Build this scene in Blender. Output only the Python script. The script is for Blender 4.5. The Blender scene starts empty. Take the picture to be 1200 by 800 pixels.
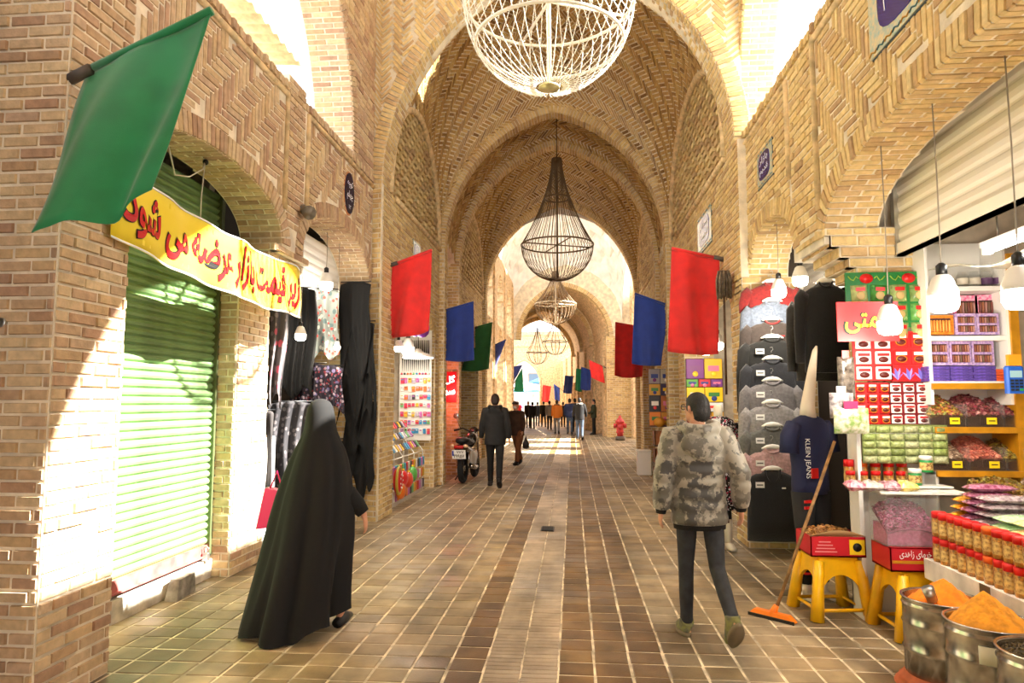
import bpy, bmesh, math, random
from mathutils import Vector, Matrix, Quaternion
random.seed(7)
SC = bpy.context.scene
COL = SC.collection
PI = math.pi

# ------------------------------------------------------------------ camera, world, sun, exposure
CAM_H = 1.62
FPX = 800.0
_p = math.atan(71 / 800); _a = math.atan(71 / 800 * math.cos(_p))
cd = bpy.data.cameras.new('camera'); cam = bpy.data.objects.new('camera', cd); COL.objects.link(cam)
cd.lens = 24.0; cd.sensor_width = 36.0; cd.clip_end = 300
cam.location = (0, 0, CAM_H); cam.rotation_euler = (PI / 2 + _p, 0, _a)
SC.camera = cam

SC.view_settings.view_transform = 'Standard'
SC.view_settings.look = 'None'
SC.view_settings.gamma = 1.0
SC.view_settings.use_curve_mapping = False
SC.view_settings.exposure = 0.85

w = bpy.data.worlds.new('sky'); SC.world = w; w.use_nodes = True
bg = w.node_tree.nodes['Background']
bg.inputs[0].default_value = (0.93, 0.96, 1.0, 1); bg.inputs[1].default_value = 2.4

sd = bpy.data.lights.new('sun', 'SUN'); sun = bpy.data.objects.new('sun', sd); COL.objects.link(sun)
sd.energy = 24.0; sd.angle = math.radians(0.6); sd.color = (1.0, 0.95, 0.86)
sun.rotation_euler = Vector((-1.0, 0.0, -0.87)).to_track_quat('-Z', 'Y').to_euler()
sun.location = (30, 6, 28)

# ------------------------------------------------------------------ helpers
CR = Vector((math.cos(_a), math.sin(_a), 0))
CF = Vector((-math.sin(_a) * math.cos(_p), math.cos(_a) * math.cos(_p), math.sin(_p)))
CU = CR.cross(CF)
def px(P):
    v = Vector(P) - Vector((0, 0, CAM_H)); d = v.dot(CF)
    if d < 0.1: return None
    return (600 + FPX * v.dot(CR) / d, 400 - FPX * v.dot(CU) / d)
def _ray(x, y): return CF + CR * ((x - 600) / FPX) + CU * ((400 - y) / FPX)
def at(x, y, Y):          # where the measured photo point lies at depth Y
    d = _ray(x, y); return Vector((0, 0, CAM_H)) + d * (Y / d.y)
def at_x(x, y, X):
    d = _ray(x, y); return Vector((0, 0, CAM_H)) + d * (X / d.x)
def lin(c):
    return tuple((v / 255 / 12.92 if v / 255 <= 0.04045 else ((v / 255 + 0.055) / 1.055) ** 2.4) for v in c)

class MB:
    """collects shapes; build() links them as one mesh object"""
    def __init__(s): s.v = []; s.f = []; s.m = []; s.sm = []
    def add(s, vs, fs, mi=0, smooth=False):
        o = len(s.v); s.v += [tuple(v) for v in vs]
        for f in fs: s.f.append([i + o for i in f]); s.m.append(mi); s.sm.append(smooth)
        return s
    def box(s, a, b, mi=0):
        (x0, y0, z0), (x1, y1, z1) = a, b
        return s.add([(x0,y0,z0),(x1,y0,z0),(x1,y1,z0),(x0,y1,z0),(x0,y0,z1),(x1,y0,z1),(x1,y1,z1),(x0,y1,z1)],
              [(0,3,2,1),(4,5,6,7),(0,1,5,4),(1,2,6,5),(2,3,7,6),(3,0,4,7)], mi)
    def obox(s, M, size, mi=0, taper=1.0):
        x, y, z = (q / 2 for q in size); t = taper
        vs = [(-x,-y,-z),(x,-y,-z),(x,y,-z),(-x,y,-z),(-x*t,-y*t,z),(x*t,-y*t,z),(x*t,y*t,z),(-x*t,y*t,z)]
        return s.add([M @ Vector(v) for v in vs], [(0,3,2,1),(4,5,6,7),(0,1,5,4),(1,2,6,5),(2,3,7,6),(3,0,4,7)], mi)
    def rbox(s, a, b, r=0.01, mi=0, M=None):      # box with chamfered upright and top edges
        (x0, y0, z0), (x1, y1, z1) = a, b; vs = []
        def ring(i, z): return [(x0+r+i,y0+i,z),(x1-r-i,y0+i,z),(x1-i,y0+r+i,z),(x1-i,y1-r-i,z),(x1-r-i,y1-i,z),(x0+r+i,y1-i,z),(x0+i,y1-r-i,z),(x0+i,y0+r+i,z)]
        vs = ring(0, z0) + ring(0, z1 - r) + ring(r * .6, z1)
        if M is not None: vs = [M @ Vector(v) for v in vs]
        fs = [tuple(range(7, -1, -1)), tuple(range(16, 24))]
        for k in (0, 8):
            for i in range(8): fs.append((k+i, k+(i+1) % 8, k+8+(i+1) % 8, k+8+i))
        return s.add(vs, fs, mi)
    def prism(s, pts, d, mi=0):                   # polygon (3D points) extruded by vector d
        n = len(pts); d = Vector(d)
        vs = [Vector(p) for p in pts] + [Vector(p) + d for p in pts]
        fs = [tuple(range(n - 1, -1, -1)), tuple(range(n, 2 * n))] + [(i, (i+1) % n, n+(i+1) % n, n+i) for i in range(n)]
        return s.add(vs, fs, mi)
    def rings(s, rs, cap=True, mi=0, smooth=True, closed=True):
        n = len(rs[0]); vs = [p for r in rs for p in r]; fs = []
        for k in range(len(rs) - 1):
            for i in range(n if closed else n - 1):
                j = (i + 1) % n
                fs.append((k*n+i, k*n+j, (k+1)*n+j, (k+1)*n+i))
        if cap and closed: fs += [tuple(range(n-1, -1, -1)), tuple(range((len(rs)-1)*n, len(rs)*n))]
        return s.add(vs, fs, mi, smooth)
    def tube(s, pts, r, n=8, mi=0, cap=True, smooth=True, flat=1.0, up=None):
        pts = [Vector(p) for p in pts]; m = len(pts)
        rad = r if isinstance(r, (list, tuple)) else [r] * m
        rs = []; prev = None
        for i, p in enumerate(pts):
            t = (pts[min(i+1, m-1)] - pts[max(i-1, 0)])
            t = t.normalized() if t.length > 1e-9 else Vector((0,0,1))
            if prev is None:
                q = Vector(up) if up is not None else (Vector((0,0,1)) if abs(t.z) < .9 else Vector((0,1,0)))
                a = (q - t * q.dot(t)).normalized()
            else:
                a = prev - t * prev.dot(t); a = a.normalized() if a.length > 1e-6 else prev
            prev = a; b = t.cross(a)
            ra = rad[i] if not isinstance(rad[i], (tuple, list)) else rad[i][0]
            rb = ra * flat if not isinstance(rad[i], (tuple, list)) else rad[i][1]
            rs.append([p + a * (math.cos(2*PI*k/n) * ra) + b * (math.sin(2*PI*k/n) * rb) for k in range(n)])
        return s.rings(rs, cap, mi, smooth)
    def lathe(s, prof, c=(0,0,0), n=16, mi=0, cap=True, smooth=True, sx=1, sy=1):
        return s.rings([[(c[0]+r*sx*math.cos(2*PI*k/n), c[1]+r*sy*math.sin(2*PI*k/n), c[2]+z) for k in range(n)] for r, z in prof], cap, mi, smooth)
    def ball(s, c, r, n=10, m=6, mi=0):
        r = r if isinstance(r, (tuple, list)) else (r, r, r); rs = []
        for j in range(m + 1):
            t = -PI/2 + PI * (j + .02 if j == 0 else j - .02 if j == m else j) / m
            rs.append([(c[0]+r[0]*math.cos(t)*math.cos(2*PI*k/n), c[1]+r[1]*math.cos(t)*math.sin(2*PI*k/n), c[2]+r[2]*math.sin(t)) for k in range(n)])
        return s.rings(rs, True, mi, True)
    def grid(s, fn, nu, nv, mi=0, smooth=True, thick=None):
        vs = [Vector(fn(i / nu, j / nv)) for j in range(nv + 1) for i in range(nu + 1)]
        q = lambda i, j: j * (nu + 1) + i
        fs = [(q(i,j), q(i+1,j), q(i+1,j+1), q(i,j+1)) for j in range(nv) for i in range(nu)]
        if thick:
            t = Vector(thick); N = len(vs); vs2 = vs + [v + t for v in vs]
            f2 = [tuple(N + k for k in reversed(f)) for f in fs]; e = []
            B = [q(i,0) for i in range(nu)] + [q(nu,j) for j in range(nv)] + [q(i,nv) for i in range(nu,0,-1)] + [q(0,j) for j in range(nv,0,-1)]
            for k in range(len(B)):
                a, b = B[k], B[(k+1) % len(B)]; e.append((b, a, a + N, b + N))
            return s.add(vs2, fs + f2 + e, mi, smooth)
        return s.add(vs, fs, mi, smooth)
    def mesh(s, name, off=None):
        me = bpy.data.meshes.new(name)
        vs = s.v if off is None else [(v[0]-off[0], v[1]-off[1], v[2]-off[2]) for v in s.v]
        me.from_pydata(vs, [], s.f); me.polygons.foreach_set('use_smooth', s.sm)
        if any(s.m): me.polygons.foreach_set('material_index', s.m)
        me.update(); return me
    def build(s, name, mat, parent=None, world=False, loc=None):
        off = None
        if world and parent is not None:
            off = parent.location.copy(); q = parent.parent
            while q is not None: off += q.location; q = q.parent
        me = s.mesh(name, off)
        for m in (mat if isinstance(mat, (list, tuple)) else [mat]): me.materials.append(m)
        o = bpy.data.objects.new(name, me); COL.objects.link(o)
        if parent is not None: o.parent = parent
        if loc is not None: o.location = loc
        return o

def tag(o, label=None, cat=None, group=None, kind=None):
    if label: o['label'] = label
    if cat: o['category'] = cat
    if group: o['group'] = group
    if kind: o['kind'] = kind
    return o
def thing(name, label, cat, loc=(0,0,0), rz=0.0, group=None):
    o = bpy.data.objects.new(name, None); COL.objects.link(o); o.empty_display_size = .1
    o.location = loc; o.rotation_euler = (0, 0, rz)
    return tag(o, label, cat, group)
def copy_tree(o, parent=None):
    c = o.copy(); COL.objects.link(c); c.parent = parent
    for ch in list(o.children): copy_tree(ch, c)
    return c
def R3(rx=0, ry=0, rz=0, loc=(0,0,0)):
    return Matrix.Translation(loc) @ Matrix.Rotation(rz, 4, 'Z') @ Matrix.Rotation(ry, 4, 'Y') @ Matrix.Rotation(rx, 4, 'X')

# ------------------------------------------------------------------ materials
_mats = {}
def mat(name, col, rough=.6, metal=0.0, vary=0.0, scale=8.0, bump=0.0, bscale=60.0, emit=None, estr=0.0, col2=None, trans=0.0, alpha=1.0, coat=0.0, sheen=0.0):
    if name in _mats: return _mats[name]
    m = bpy.data.materials.new(name); m.use_nodes = True; nt = m.node_tree; N = nt.nodes; L = nt.links
    b = N['Principled BSDF']; c = lin(col) + (1,)
    b.inputs['Base Color'].default_value = c; b.inputs['Roughness'].default_value = rough; b.inputs['Metallic'].default_value = metal
    if trans: b.inputs['Transmission Weight'].default_value = trans
    if alpha < 1: b.inputs['Alpha'].default_value = alpha
    if coat: b.inputs['Coat Weight'].default_value = coat
    if sheen: b.inputs['Sheen Weight'].default_value = sheen
    if emit: b.inputs['Emission Color'].default_value = lin(emit) + (1,); b.inputs['Emission Strength'].default_value = estr
    if vary or bump: tc = N.new('ShaderNodeTexCoord')
    if vary:
        n = N.new('ShaderNodeTexNoise'); n.inputs['Scale'].default_value = scale; n.inputs['Detail'].default_value = 4
        L.new(tc.outputs['Object'], n.inputs['Vector'])
        r = N.new('ShaderNodeValToRGB'); k = col2 or tuple(max(0, v * (1 - vary)) for v in col); k1 = col if col2 else tuple(min(255, v * (1 + vary * .5)) for v in col)
        r.color_ramp.elements[0].position = .35; r.color_ramp.elements[0].color = lin(k) + (1,)
        r.color_ramp.elements[1].position = .65; r.color_ramp.elements[1].color = lin(k1) + (1,)
        L.new(n.outputs['Fac'], r.inputs['Fac']); L.new(r.outputs['Color'], b.inputs['Base Color'])
    if bump:
        n2 = N.new('ShaderNodeTexNoise'); n2.inputs['Scale'].default_value = bscale; n2.inputs['Detail'].default_value = 3
        L.new(tc.outputs['Object'], n2.inputs['Vector'])
        bp = N.new('ShaderNodeBump'); bp.inputs['Strength'].default_value = bump; bp.inputs['Distance'].default_value = .01
        L.new(n2.outputs['Fac'], bp.inputs['Height']); L.new(bp.outputs['Normal'], b.inputs['Normal'])
    _mats[name] = m; return m

def piece_mat(name, cols, rough=.85, nscale=18.0, dirt=.35, bump=.5, wet=None):
    """each brick or tile takes its own tone from the list; fine grain on top"""
    m = bpy.data.materials.new(name); m.use_nodes = True; nt = m.node_tree; N = nt.nodes; L = nt.links
    b = N['Principled BSDF']; b.inputs['Roughness'].default_value = rough
    oi = N.new('ShaderNodeObjectInfo'); ge = N.new('ShaderNodeNewGeometry')
    ad = N.new('ShaderNodeMath'); ad.operation = 'ADD'; L.new(oi.outputs['Random'], ad.inputs[0]); L.new(ge.outputs['Random Per Island'], ad.inputs[1])
    fr = N.new('ShaderNodeMath'); fr.operation = 'FRACT'; L.new(ad.outputs[0], fr.inputs[0])
    r = N.new('ShaderNodeValToRGB'); cr = r.color_ramp
    while len(cr.elements) < len(cols): cr.elements.new(.5)
    for i, c in enumerate(cols):
        cr.elements[i].position = i / (len(cols) - 1); cr.elements[i].color = lin(c) + (1,)
    L.new(fr.outputs[0], r.inputs['Fac'])
    n = N.new('ShaderNodeTexNoise'); n.inputs['Scale'].default_value = nscale; n.inputs['Detail'].default_value = 5
    L.new(ge.outputs['Position'], n.inputs['Vector'])
    mp = N.new('ShaderNodeMapRange'); mp.inputs[1].default_value = .3; mp.inputs[2].default_value = .75; mp.inputs[3].default_value = 1 - dirt; mp.inputs[4].default_value = 1.08
    L.new(n.outputs['Fac'], mp.inputs[0])
    mx = N.new('ShaderNodeMix'); mx.data_type = 'RGBA'; mx.blend_type = 'MULTIPLY'; mx.inputs['Factor'].default_value = 1
    L.new(r.outputs['Color'], mx.inputs['A']); L.new(mp.outputs[0], mx.inputs['B']); L.new(mx.outputs['Result'], b.inputs['Base Color'])
    if wet:      # old stains in long patches down the street
        mg = N.new('ShaderNodeMapping'); mg.inputs['Scale'].default_value = (1.5, .35, 1); L.new(ge.outputs['Position'], mg.inputs[0])
        n4 = N.new('ShaderNodeTexNoise'); n4.inputs['Scale'].default_value = 1.0; n4.inputs['Detail'].default_value = 6; L.new(mg.outputs[0], n4.inputs['Vector'])
        m4 = N.new('ShaderNodeMapRange'); m4.inputs[1].default_value = .4; m4.inputs[2].default_value = .62; m4.inputs[3].default_value = .5; m4.inputs[4].default_value = 1.05; L.new(n4.outputs['Fac'], m4.inputs[0])
        x4 = N.new('ShaderNodeMix'); x4.data_type = 'RGBA'; x4.blend_type = 'MULTIPLY'; x4.inputs['Factor'].default_value = 1; L.new(mx.outputs['Result'], x4.inputs['A']); L.new(m4.outputs[0], x4.inputs['B']); L.new(x4.outputs['Result'], b.inputs['Base Color'])
    n2 = N.new('ShaderNodeTexNoise'); n2.inputs['Scale'].default_value = 70; n2.inputs['Detail'].default_value = 3
    L.new(ge.outputs['Position'], n2.inputs['Vector'])
    bp = N.new('ShaderNodeBump'); bp.inputs['Strength'].default_value = bump; bp.inputs['Distance'].default_value = .006
    L.new(n2.outputs['Fac'], bp.inputs['Height']); L.new(bp.outputs['Normal'], b.inputs['Normal'])
    if wet:
        n3 = N.new('ShaderNodeTexNoise'); n3.inputs['Scale'].default_value = wet[0]; n3.inputs['Detail'].default_value = 4
        L.new(ge.outputs['Position'], n3.inputs['Vector'])
        sx = N.new('ShaderNodeSeparateXYZ'); L.new(ge.outputs['Position'], sx.inputs[0])
        m3 = N.new('ShaderNodeMapRange'); m3.inputs[1].default_value = wet[1]; m3.inputs[2].default_value = wet[2]; m3.inputs[3].default_value = rough; m3.inputs[4].default_value = wet[3]
        L.new(n3.outputs['Fac'], m3.inputs[0]); L.new(m3.outputs[0], b.inputs['Roughness'])
    return m

BRICK = piece_mat('fired_brick', [(230, 204, 146), (218, 188, 126), (236, 212, 156), (208, 174, 120), (230, 200, 134), (196, 160, 112), (234, 208, 148), (216, 184, 134), (186, 152, 110), (232, 202, 138)], dirt=.25)
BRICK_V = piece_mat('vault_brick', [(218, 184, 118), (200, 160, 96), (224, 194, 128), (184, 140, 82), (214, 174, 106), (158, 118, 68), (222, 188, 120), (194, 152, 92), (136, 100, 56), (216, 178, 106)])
BRICK_P = piece_mat('pinkish_fired_brick', [(216, 190, 148), (202, 168, 134), (224, 200, 158), (188, 150, 122), (214, 184, 138), (176, 140, 114), (218, 192, 150), (200, 170, 142)], dirt=.28)
MORTAR = mat('lime_mortar', (232,220,196), .95, vary=.1, scale=6, bump=.4, bscale=50)
TILE = piece_mat('stone_paver', [(194,174,140),(182,160,124),(202,182,148),(172,150,116),(192,168,128),(160,136,100),(198,174,132)], rough=.6, nscale=3.2, dirt=.55, bump=.35, wet=(1.3, .45, .68, .3))
TILE_D = piece_mat('stained_paver', [(160,124,76),(140,106,62),(170,138,92),(126,96,58),(154,116,66)], rough=.55, nscale=4, dirt=.5, bump=.35, wet=(1.3, .45, .68, .3))
WORN = piece_mat('worn_paving_brick', [(214,194,168),(204,184,158),(220,200,174),(194,174,148)], rough=.6, nscale=5, dirt=.3, bump=.4, wet=(1.1, .45, .65, .28))
GROUT = mat('paving_joint', (224,208,180), .9, vary=.3, scale=5, bump=.4)
TRIM = mat('buff_brick_moulding', (222,194,146), .85, vary=.15, scale=10, bump=.4)
PLASTER = mat('white_plaster', (246,245,244), .8, vary=.06, scale=3, bump=.1)
TANPL = mat('tan_brick_plaster', (216,186,144), .85, vary=.18, scale=9, bump=.5, bscale=30)
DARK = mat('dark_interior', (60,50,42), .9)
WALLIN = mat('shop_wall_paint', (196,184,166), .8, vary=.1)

# ------------------------------------------------------------------ brickwork
_UB = MB().add([(-.5,-.5,0),(.5,-.5,0),(.5,.5,0),(-.5,.5,0),(-.48,-.44,1),(.48,-.44,1),(.48,.44,1),(-.48,.44,1)],
               [(4,5,6,7),(0,1,5,4),(1,2,6,5),(2,3,7,6),(3,0,4,7)])
_unit = {}
def unit_mesh(m):
    if m.name not in _unit:
        me = _UB.mesh('brick'); me.materials.append(m); _unit[m.name] = me
    return _unit[m.name]

def arch_z(u, a, r):
    """height above the springing of an arch of half span a and rise r"""
    u = abs(u)
    if u >= a: return 0.0
    if r > a:
        xc = (r*r - a*a) / (2*a); R = a + xc; return math.sqrt(max(0, R*R - (u + xc)**2))
    return r * (1 - (u/a)**2.2) ** (1/2.2)      # basket-shaped shop arch
def arch_pts(a, r, n=48):
    """points (u, z, nu, nz) equally spaced along the arch, left foot to right foot; normal points outward"""
    P = []
    if r > a:
        xc = (r*r - a*a) / (2*a); R = a + xc; t1 = math.acos(xc / R)
        h = n // 2
        for i in range(h + 1):
            t = t1 * i / h; P.append((xc - R*math.cos(t), R*math.sin(t), -math.cos(t), math.sin(t)))
        for i in range(h - 1, -1, -1):
            u, z, p, q = P[i]; P.append((-u, z, -p, q))
        ln = 2 * R * t1
    else:
        Q = []
        for i in range(401):
            t = PI - PI*i/400; c, q = math.cos(t), max(0, math.sin(t)); Q.append((a*math.copysign(abs(c)**(2/2.2), c), r*q**(2/2.2)))
        D = [0.0]
        for i in range(400): D.append(D[-1] + math.hypot(Q[i+1][0]-Q[i][0], Q[i+1][1]-Q[i][1]))
        ln = D[-1]; k = 0
        for i in range(n + 1):
            d = ln*i/n
            while k < 399 and D[k+1] < d: k += 1
            f = (d-D[k])/max(1e-9, D[k+1]-D[k]); u, z = (Q[k][m]+(Q[k+1][m]-Q[k][m])*f for m in (0, 1))
            tx, tz = Q[min(400,k+1)][0]-Q[max(0,k-1)][0], Q[min(400,k+1)][1]-Q[max(0,k-1)][1]; h = math.hypot(tx, tz); P.append((u, z, -tz/h, tx/h))
    return P, ln
def arch_fn(a, r, n=64):
    P, ln = arch_pts(a, r, n)
    def f(s):
        k = max(0.0, min(1.0, s / ln)) * (len(P) - 1); i = min(int(k), len(P) - 2); t = k - i
        A, B = P[i], P[i+1]; return tuple(A[j] + (B[j] - A[j]) * t for j in range(4))
    return f, ln

class Brickwork:
    def __init__(s, name, brick=BRICK, mortar=MORTAR): s.nf = 0; s.name = name; s.b = []; s.mb = MB(); s.brick = brick; s.mortar = mortar
    def piece(s, q, n, pr):      # q: four corners in order, n: outward normal, pr: how far it stands proud
        s.b.append(([Vector(c) for c in q], Vector(n), pr))
    def face(s, O, U, V, W, H, iv=None, course=.071, blen=.215, j=.016, thick=.3, pr=.012, back=True, off=0, vert=False):
        O, U, V = Vector(O), Vector(U), Vector(V); n = U.cross(V); s.nf += 1; O = O + n*(.0015*(s.nf % 4)) if back else O; nc = max(1, round(H / course)); course = H / nc
        for k in range(nc):
            v0, v1 = k*course, (k+1)*course
            for a, b in (iv((v0+v1)/2) if iv else [(0, W)]):
                if b - a < .02: continue
                if back:
                    P = [O+U*a+V*v0, O+U*b+V*v0, O+U*b+V*v1, O+U*a+V*v1]
                    s.mb.prism([p - n*thick for p in P], n*thick)
                x = a - (blen/2 if (k+off) % 2 else 0) - random.uniform(0, .01)
                while x < b:
                    x0, x1 = max(a, x) + j/2, min(b, x + blen) - j/2; x += blen
                    if x1 - x0 < .02: continue
                    jt = random.uniform(-.002, .002)
                    s.piece([O+U*x0+V*(v0+j/2+jt), O+U*x1+V*(v0+j/2+jt), O+U*x1+V*(v1-j/2+jt), O+U*x0+V*(v1-j/2+jt)], n, pr * random.uniform(.5, 1.4))
    def herring(s, M, u0, u1, v0, v1, mask=None, w=.055, n=4, ang=0.0, j=.015, pr=.01):
        """M(u,v,d) -> point; herringbone of w x n*w pieces"""
        c, si = math.cos(ang), math.sin(ang); cu, cv = (u0+u1)/2, (v0+v1)/2; R = math.hypot(u1-u0, v1-v0)/2 + n*w
        K = int(R / w) + 2
        def put(ax, ay, bx, by):
            mx, my = (ax+bx)/2*w, (ay+by)/2*w; u, v = cu + mx*c - my*si, cv + mx*si + my*c
            if not (u0 <= u <= u1 and v0 <= v <= v1) or (mask and not mask(u, v)): return
            h = j/2/w; q = []
            for x, y in ((ax+h, ay+h), (bx-h, ay+h), (bx-h, by-h), (ax+h, by-h)):
                x *= w; y *= w; uu, vv = cu + x*c - y*si, cv + x*si + y*c
                q.append(Vector(M(min(max(uu,u0),u1), min(max(vv,v0),v1), 0)))
            nn = Vector(M(u, v, .01)) - Vector(M(u, v, 0))
            s.piece(q, nn.normalized(), pr * random.uniform(.4, 1.5))
        for x in range(-K, K):
            for y in range(-K, K):
                d = (x - y) % (2*n)
                if d == 0: put(x, y, x+n, y+1)
                elif d == 2*n - 1: put(x, y, x+1, y+n)
    def ring(s, M, a, r, u, z, width=.2, depth=.3, w=.062, pr=.016, face=True, soffit=True, j=.014):
        """voussoirs round an arch in the wall M(u,v,d) and the bricks of its soffit going back by depth"""
        f, ln = arch_fn(a, r); n = max(3, round(ln / w)); st = ln / n
        for i in range(n):
            p0, p1 = f(i*st + j/2), f((i+1)*st - j/2)
            if face:
                q = [M(u+p0[0], z+p0[1], 0), M(u+p1[0], z+p1[1], 0), M(u+p1[0]+p1[2]*width, z+p1[1]+p1[3]*width, 0), M(u+p0[0]+p0[2]*width, z+p0[1]+p0[3]*width, 0)]
                nn = Vector(M(0,0,1)) - Vector(M(0,0,0)); s.piece(q, nn, pr * random.uniform(.7, 1.3))
            if soffit:
                k = max(1, round(depth / .2)); dl = depth / k; sh = (i % 2) * dl / 2; e = -sh
                while e < depth:
                    d0, d1 = max(0, e) + (j/2 if e > 0 else 0), min(depth, e + dl) - j/2; e += dl
                    if d1 - d0 < .03: continue
                    q = [M(u+p0[0], z+p0[1], -d0), M(u+p1[0], z+p1[1], -d0), M(u+p1[0], z+p1[1], -d1), M(u+p0[0], z+p0[1], -d1)]
                    a0 = Vector(M(u+p0[0]-p0[2], z+p0[1]-p0[3], 0)) - Vector(M(u+p0[0], z+p0[1], 0))
                    s.piece(q, a0.normalized(), .008 * random.uniform(.4, 1.4))
        if soffit:      # bed behind the soffit bricks
            for i in range(n):
                p0, p1 = f(i*st), f((i+1)*st); t = .12
                A = [M(u+p0[0], z+p0[1], -.004), M(u+p1[0], z+p1[1], -.004), M(u+p1[0]+p1[2]*t, z+p1[1]+p1[3]*t, -.004), M(u+p0[0]+p0[2]*t, z+p0[1]+p0[3]*t, -.004)]
                s.mb.prism(A, Vector(M(0,0,-depth)) - Vector(M(0,0,0)))
    def done(s, parts=300, parent=None, kind='structure'):
        if s.mb.v: o = s.mb.build(s.name, s.mortar, parent)
        else: o = bpy.data.objects.new(s.name, None); COL.objects.link(o); o.parent = parent
        if parent is None and kind: o['kind'] = kind
        sc = []
        for i, (q, n, pr) in enumerate(s.b):
            P = [px(c) for c in q]; ar = 0
            if all(P):
                cx, cy = sum(p[0] for p in P)/4, sum(p[1] for p in P)/4
                cen = sum(q, Vector())/4
                if -5 < cx < 1205 and -5 < cy < 805 and n.dot(Vector((0,0,CAM_H)) - cen) > 0:
                    ar = abs(sum(P[k][0]*P[(k+1)%4][1] - P[(k+1)%4][0]*P[k][1] for k in range(4)))/2
            sc.append((ar, i))
        sc.sort(reverse=True); solo = {i for ar, i in sc[:parts] if ar > 12}
        rest = MB(); um = unit_mesh(s.brick)
        for i, (q, n, pr) in enumerate(s.b):
            if i in solo:
                c = sum(q, Vector())/4; U = (q[1]-q[0]+q[2]-q[3])/2; V = (q[3]-q[0]+q[2]-q[1])/2
                b = bpy.data.objects.new('brick', um); COL.objects.link(b); b.parent = o
                d = n * pr
                b.matrix_local = Matrix(((U.x,V.x,d.x,c.x),(U.y,V.y,d.y,c.y),(U.z,V.z,d.z,c.z),(0,0,0,1)))
            else:
                c = sum(q, Vector())/4; d = n * pr
                rest.add(q + [p + (c - p)*.05 + d for p in q], [(4,5,6,7),(0,1,5,4),(1,2,6,5),(2,3,7,6),(3,0,4,7)])
        if rest.v:
            ro = rest.build('bricks', s.brick, o); ro['kind'] = 'stuff'
        return o
def struct(o): o['kind'] = 'structure'; return o
def tube_trim(name, pts, r=.035, m=TRIM): return struct(MB().tube(pts, r, 8).build(name, m))

# ================================================================== THE PLACE
XL, XR = -2.8, 2.05            # upper wall faces of the near bay
PL, PR = -3.2, 2.35            # set-back piers below the corbels
ZP = 4.8                        # parapet
VL, VR = -2.66, 1.95            # piers of the vaulted bays
VC = (VL + VR) / 2
def yf(x): return 9.25 + (x - XL) * (8.1 - 9.25) / (XR - XL)   # line of the first vault front (slightly skewed)

# ---------------------------------------------------------------- floor
fl = MB(); fl.box((-9, -6, -.3), (9, 75, -.004)); floor = struct(fl.build('floor', GROUT))
def floor_tiles():
    px_, py_ = .222, .205; T = []; Wn = []
    xs0 = -.1
    cols = [xs0 + i * px_ for i in range(0, 16)] + [xs0 - .45 - i * px_ for i in range(1, 14)]
    for x in cols:
        if x > 3.4 or x < -3.7: continue
        y = 2.6 + random.uniform(0, .02)
        while y < 34:
            T.append((x, y, px_, py_)); y += py_
    y = 2.6
    while y < 34:
        for k in range(2): Wn.append((xs0 - .45 + k*.225, y + (k % 2)*.02, .225, .0625))
        y += .0625
    def lay(L, m, nparts, nm):
        sc = []
        for i, (x, y, a, b) in enumerate(L):
            p = px((x+a/2, y+b/2, 0)); ok = p and 0 < p[0] < 1200 and 0 < p[1] < 800
            sc.append((y if ok else 99, i))
        sc.sort(); solo = {i for d, i in sc[:nparts] if d < 90}; rest = MB()
        me = MB().add(*[[(-.5,-.5,0),(.5,-.5,0),(.5,.5,0),(-.5,.5,0),(-.47,-.47,1),(.47,-.47,1),(.47,.47,1),(-.47,.47,1)], [(4,5,6,7),(0,1,5,4),(1,2,6,5),(2,3,7,6),(3,0,4,7)]]).mesh(nm)
        me.materials.append(m)
        for i, (x, y, a, b) in enumerate(L):
            j = .016 if a < b*1.6 else .008; h = random.uniform(.004, .0062); jx, jy = random.uniform(-.003,.003), random.uniform(-.003,.003)
            x += jx; y += jy
            if i in solo:
                o = bpy.data.objects.new(nm, me); COL.objects.link(o); o.parent = floor
                o.location = (x+a/2, y+b/2, -.004); o.scale = (a-j, b-j, h); o.rotation_euler = (random.uniform(-.004,.004), random.uniform(-.004,.004), random.uniform(-.01,.01))
            else:
                x0, x1, y0, y1 = x+j/2, x+a-j/2, y+j/2, y+b-j/2; e = .004; z = h-.004
                rest.add([(x0,y0,-.004),(x1,y0,-.004),(x1,y1,-.004),(x0,y1,-.004),(x0+e,y0+e,z),(x1-e,y0+e,z),(x1-e,y1-e,z),(x0+e,y1-e,z)], [(4,5,6,7),(0,1,5,4),(1,2,6,5),(2,3,7,6),(3,0,4,7)])
        ro = rest.build(nm + '_field', m, floor); ro['kind'] = 'stuff'
    dk = lambda x: -.12 < x < .4 or -.8 < x < -.6
    lay([t for t in T if not dk(t[0])], TILE, 210, 'paving_tile'); lay([t for t in T if dk(t[0])], TILE_D, 90, 'paving_tile'); lay(Wn, WORN, 300, 'paving_brick')
floor_tiles()
# concrete paving beyond the tiles
struct(MB().box((-9, 34.1, -.004), (9, 75, .004)).build('floor_far', mat('far_paving', (150,126,96), .55, vary=.3, scale=1.5)))
dr = thing('drain_cover', 'small dark iron drain cover set into the worn middle strip of the paving', 'drain', (-.33, 8.92, .004))
d = MB(); d.box((-.085,-.16,0),(.085,.16,.004)); d.build('frame', mat('dark_iron', (38,32,28), .5, .7), dr)
for i in range(6): MB().box((-.07,-.14+i*.05,.004),(.07,-.115+i*.05,.012)).build('bar', mat('dark_iron', (38,32,28), .5, .7), dr)

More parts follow.
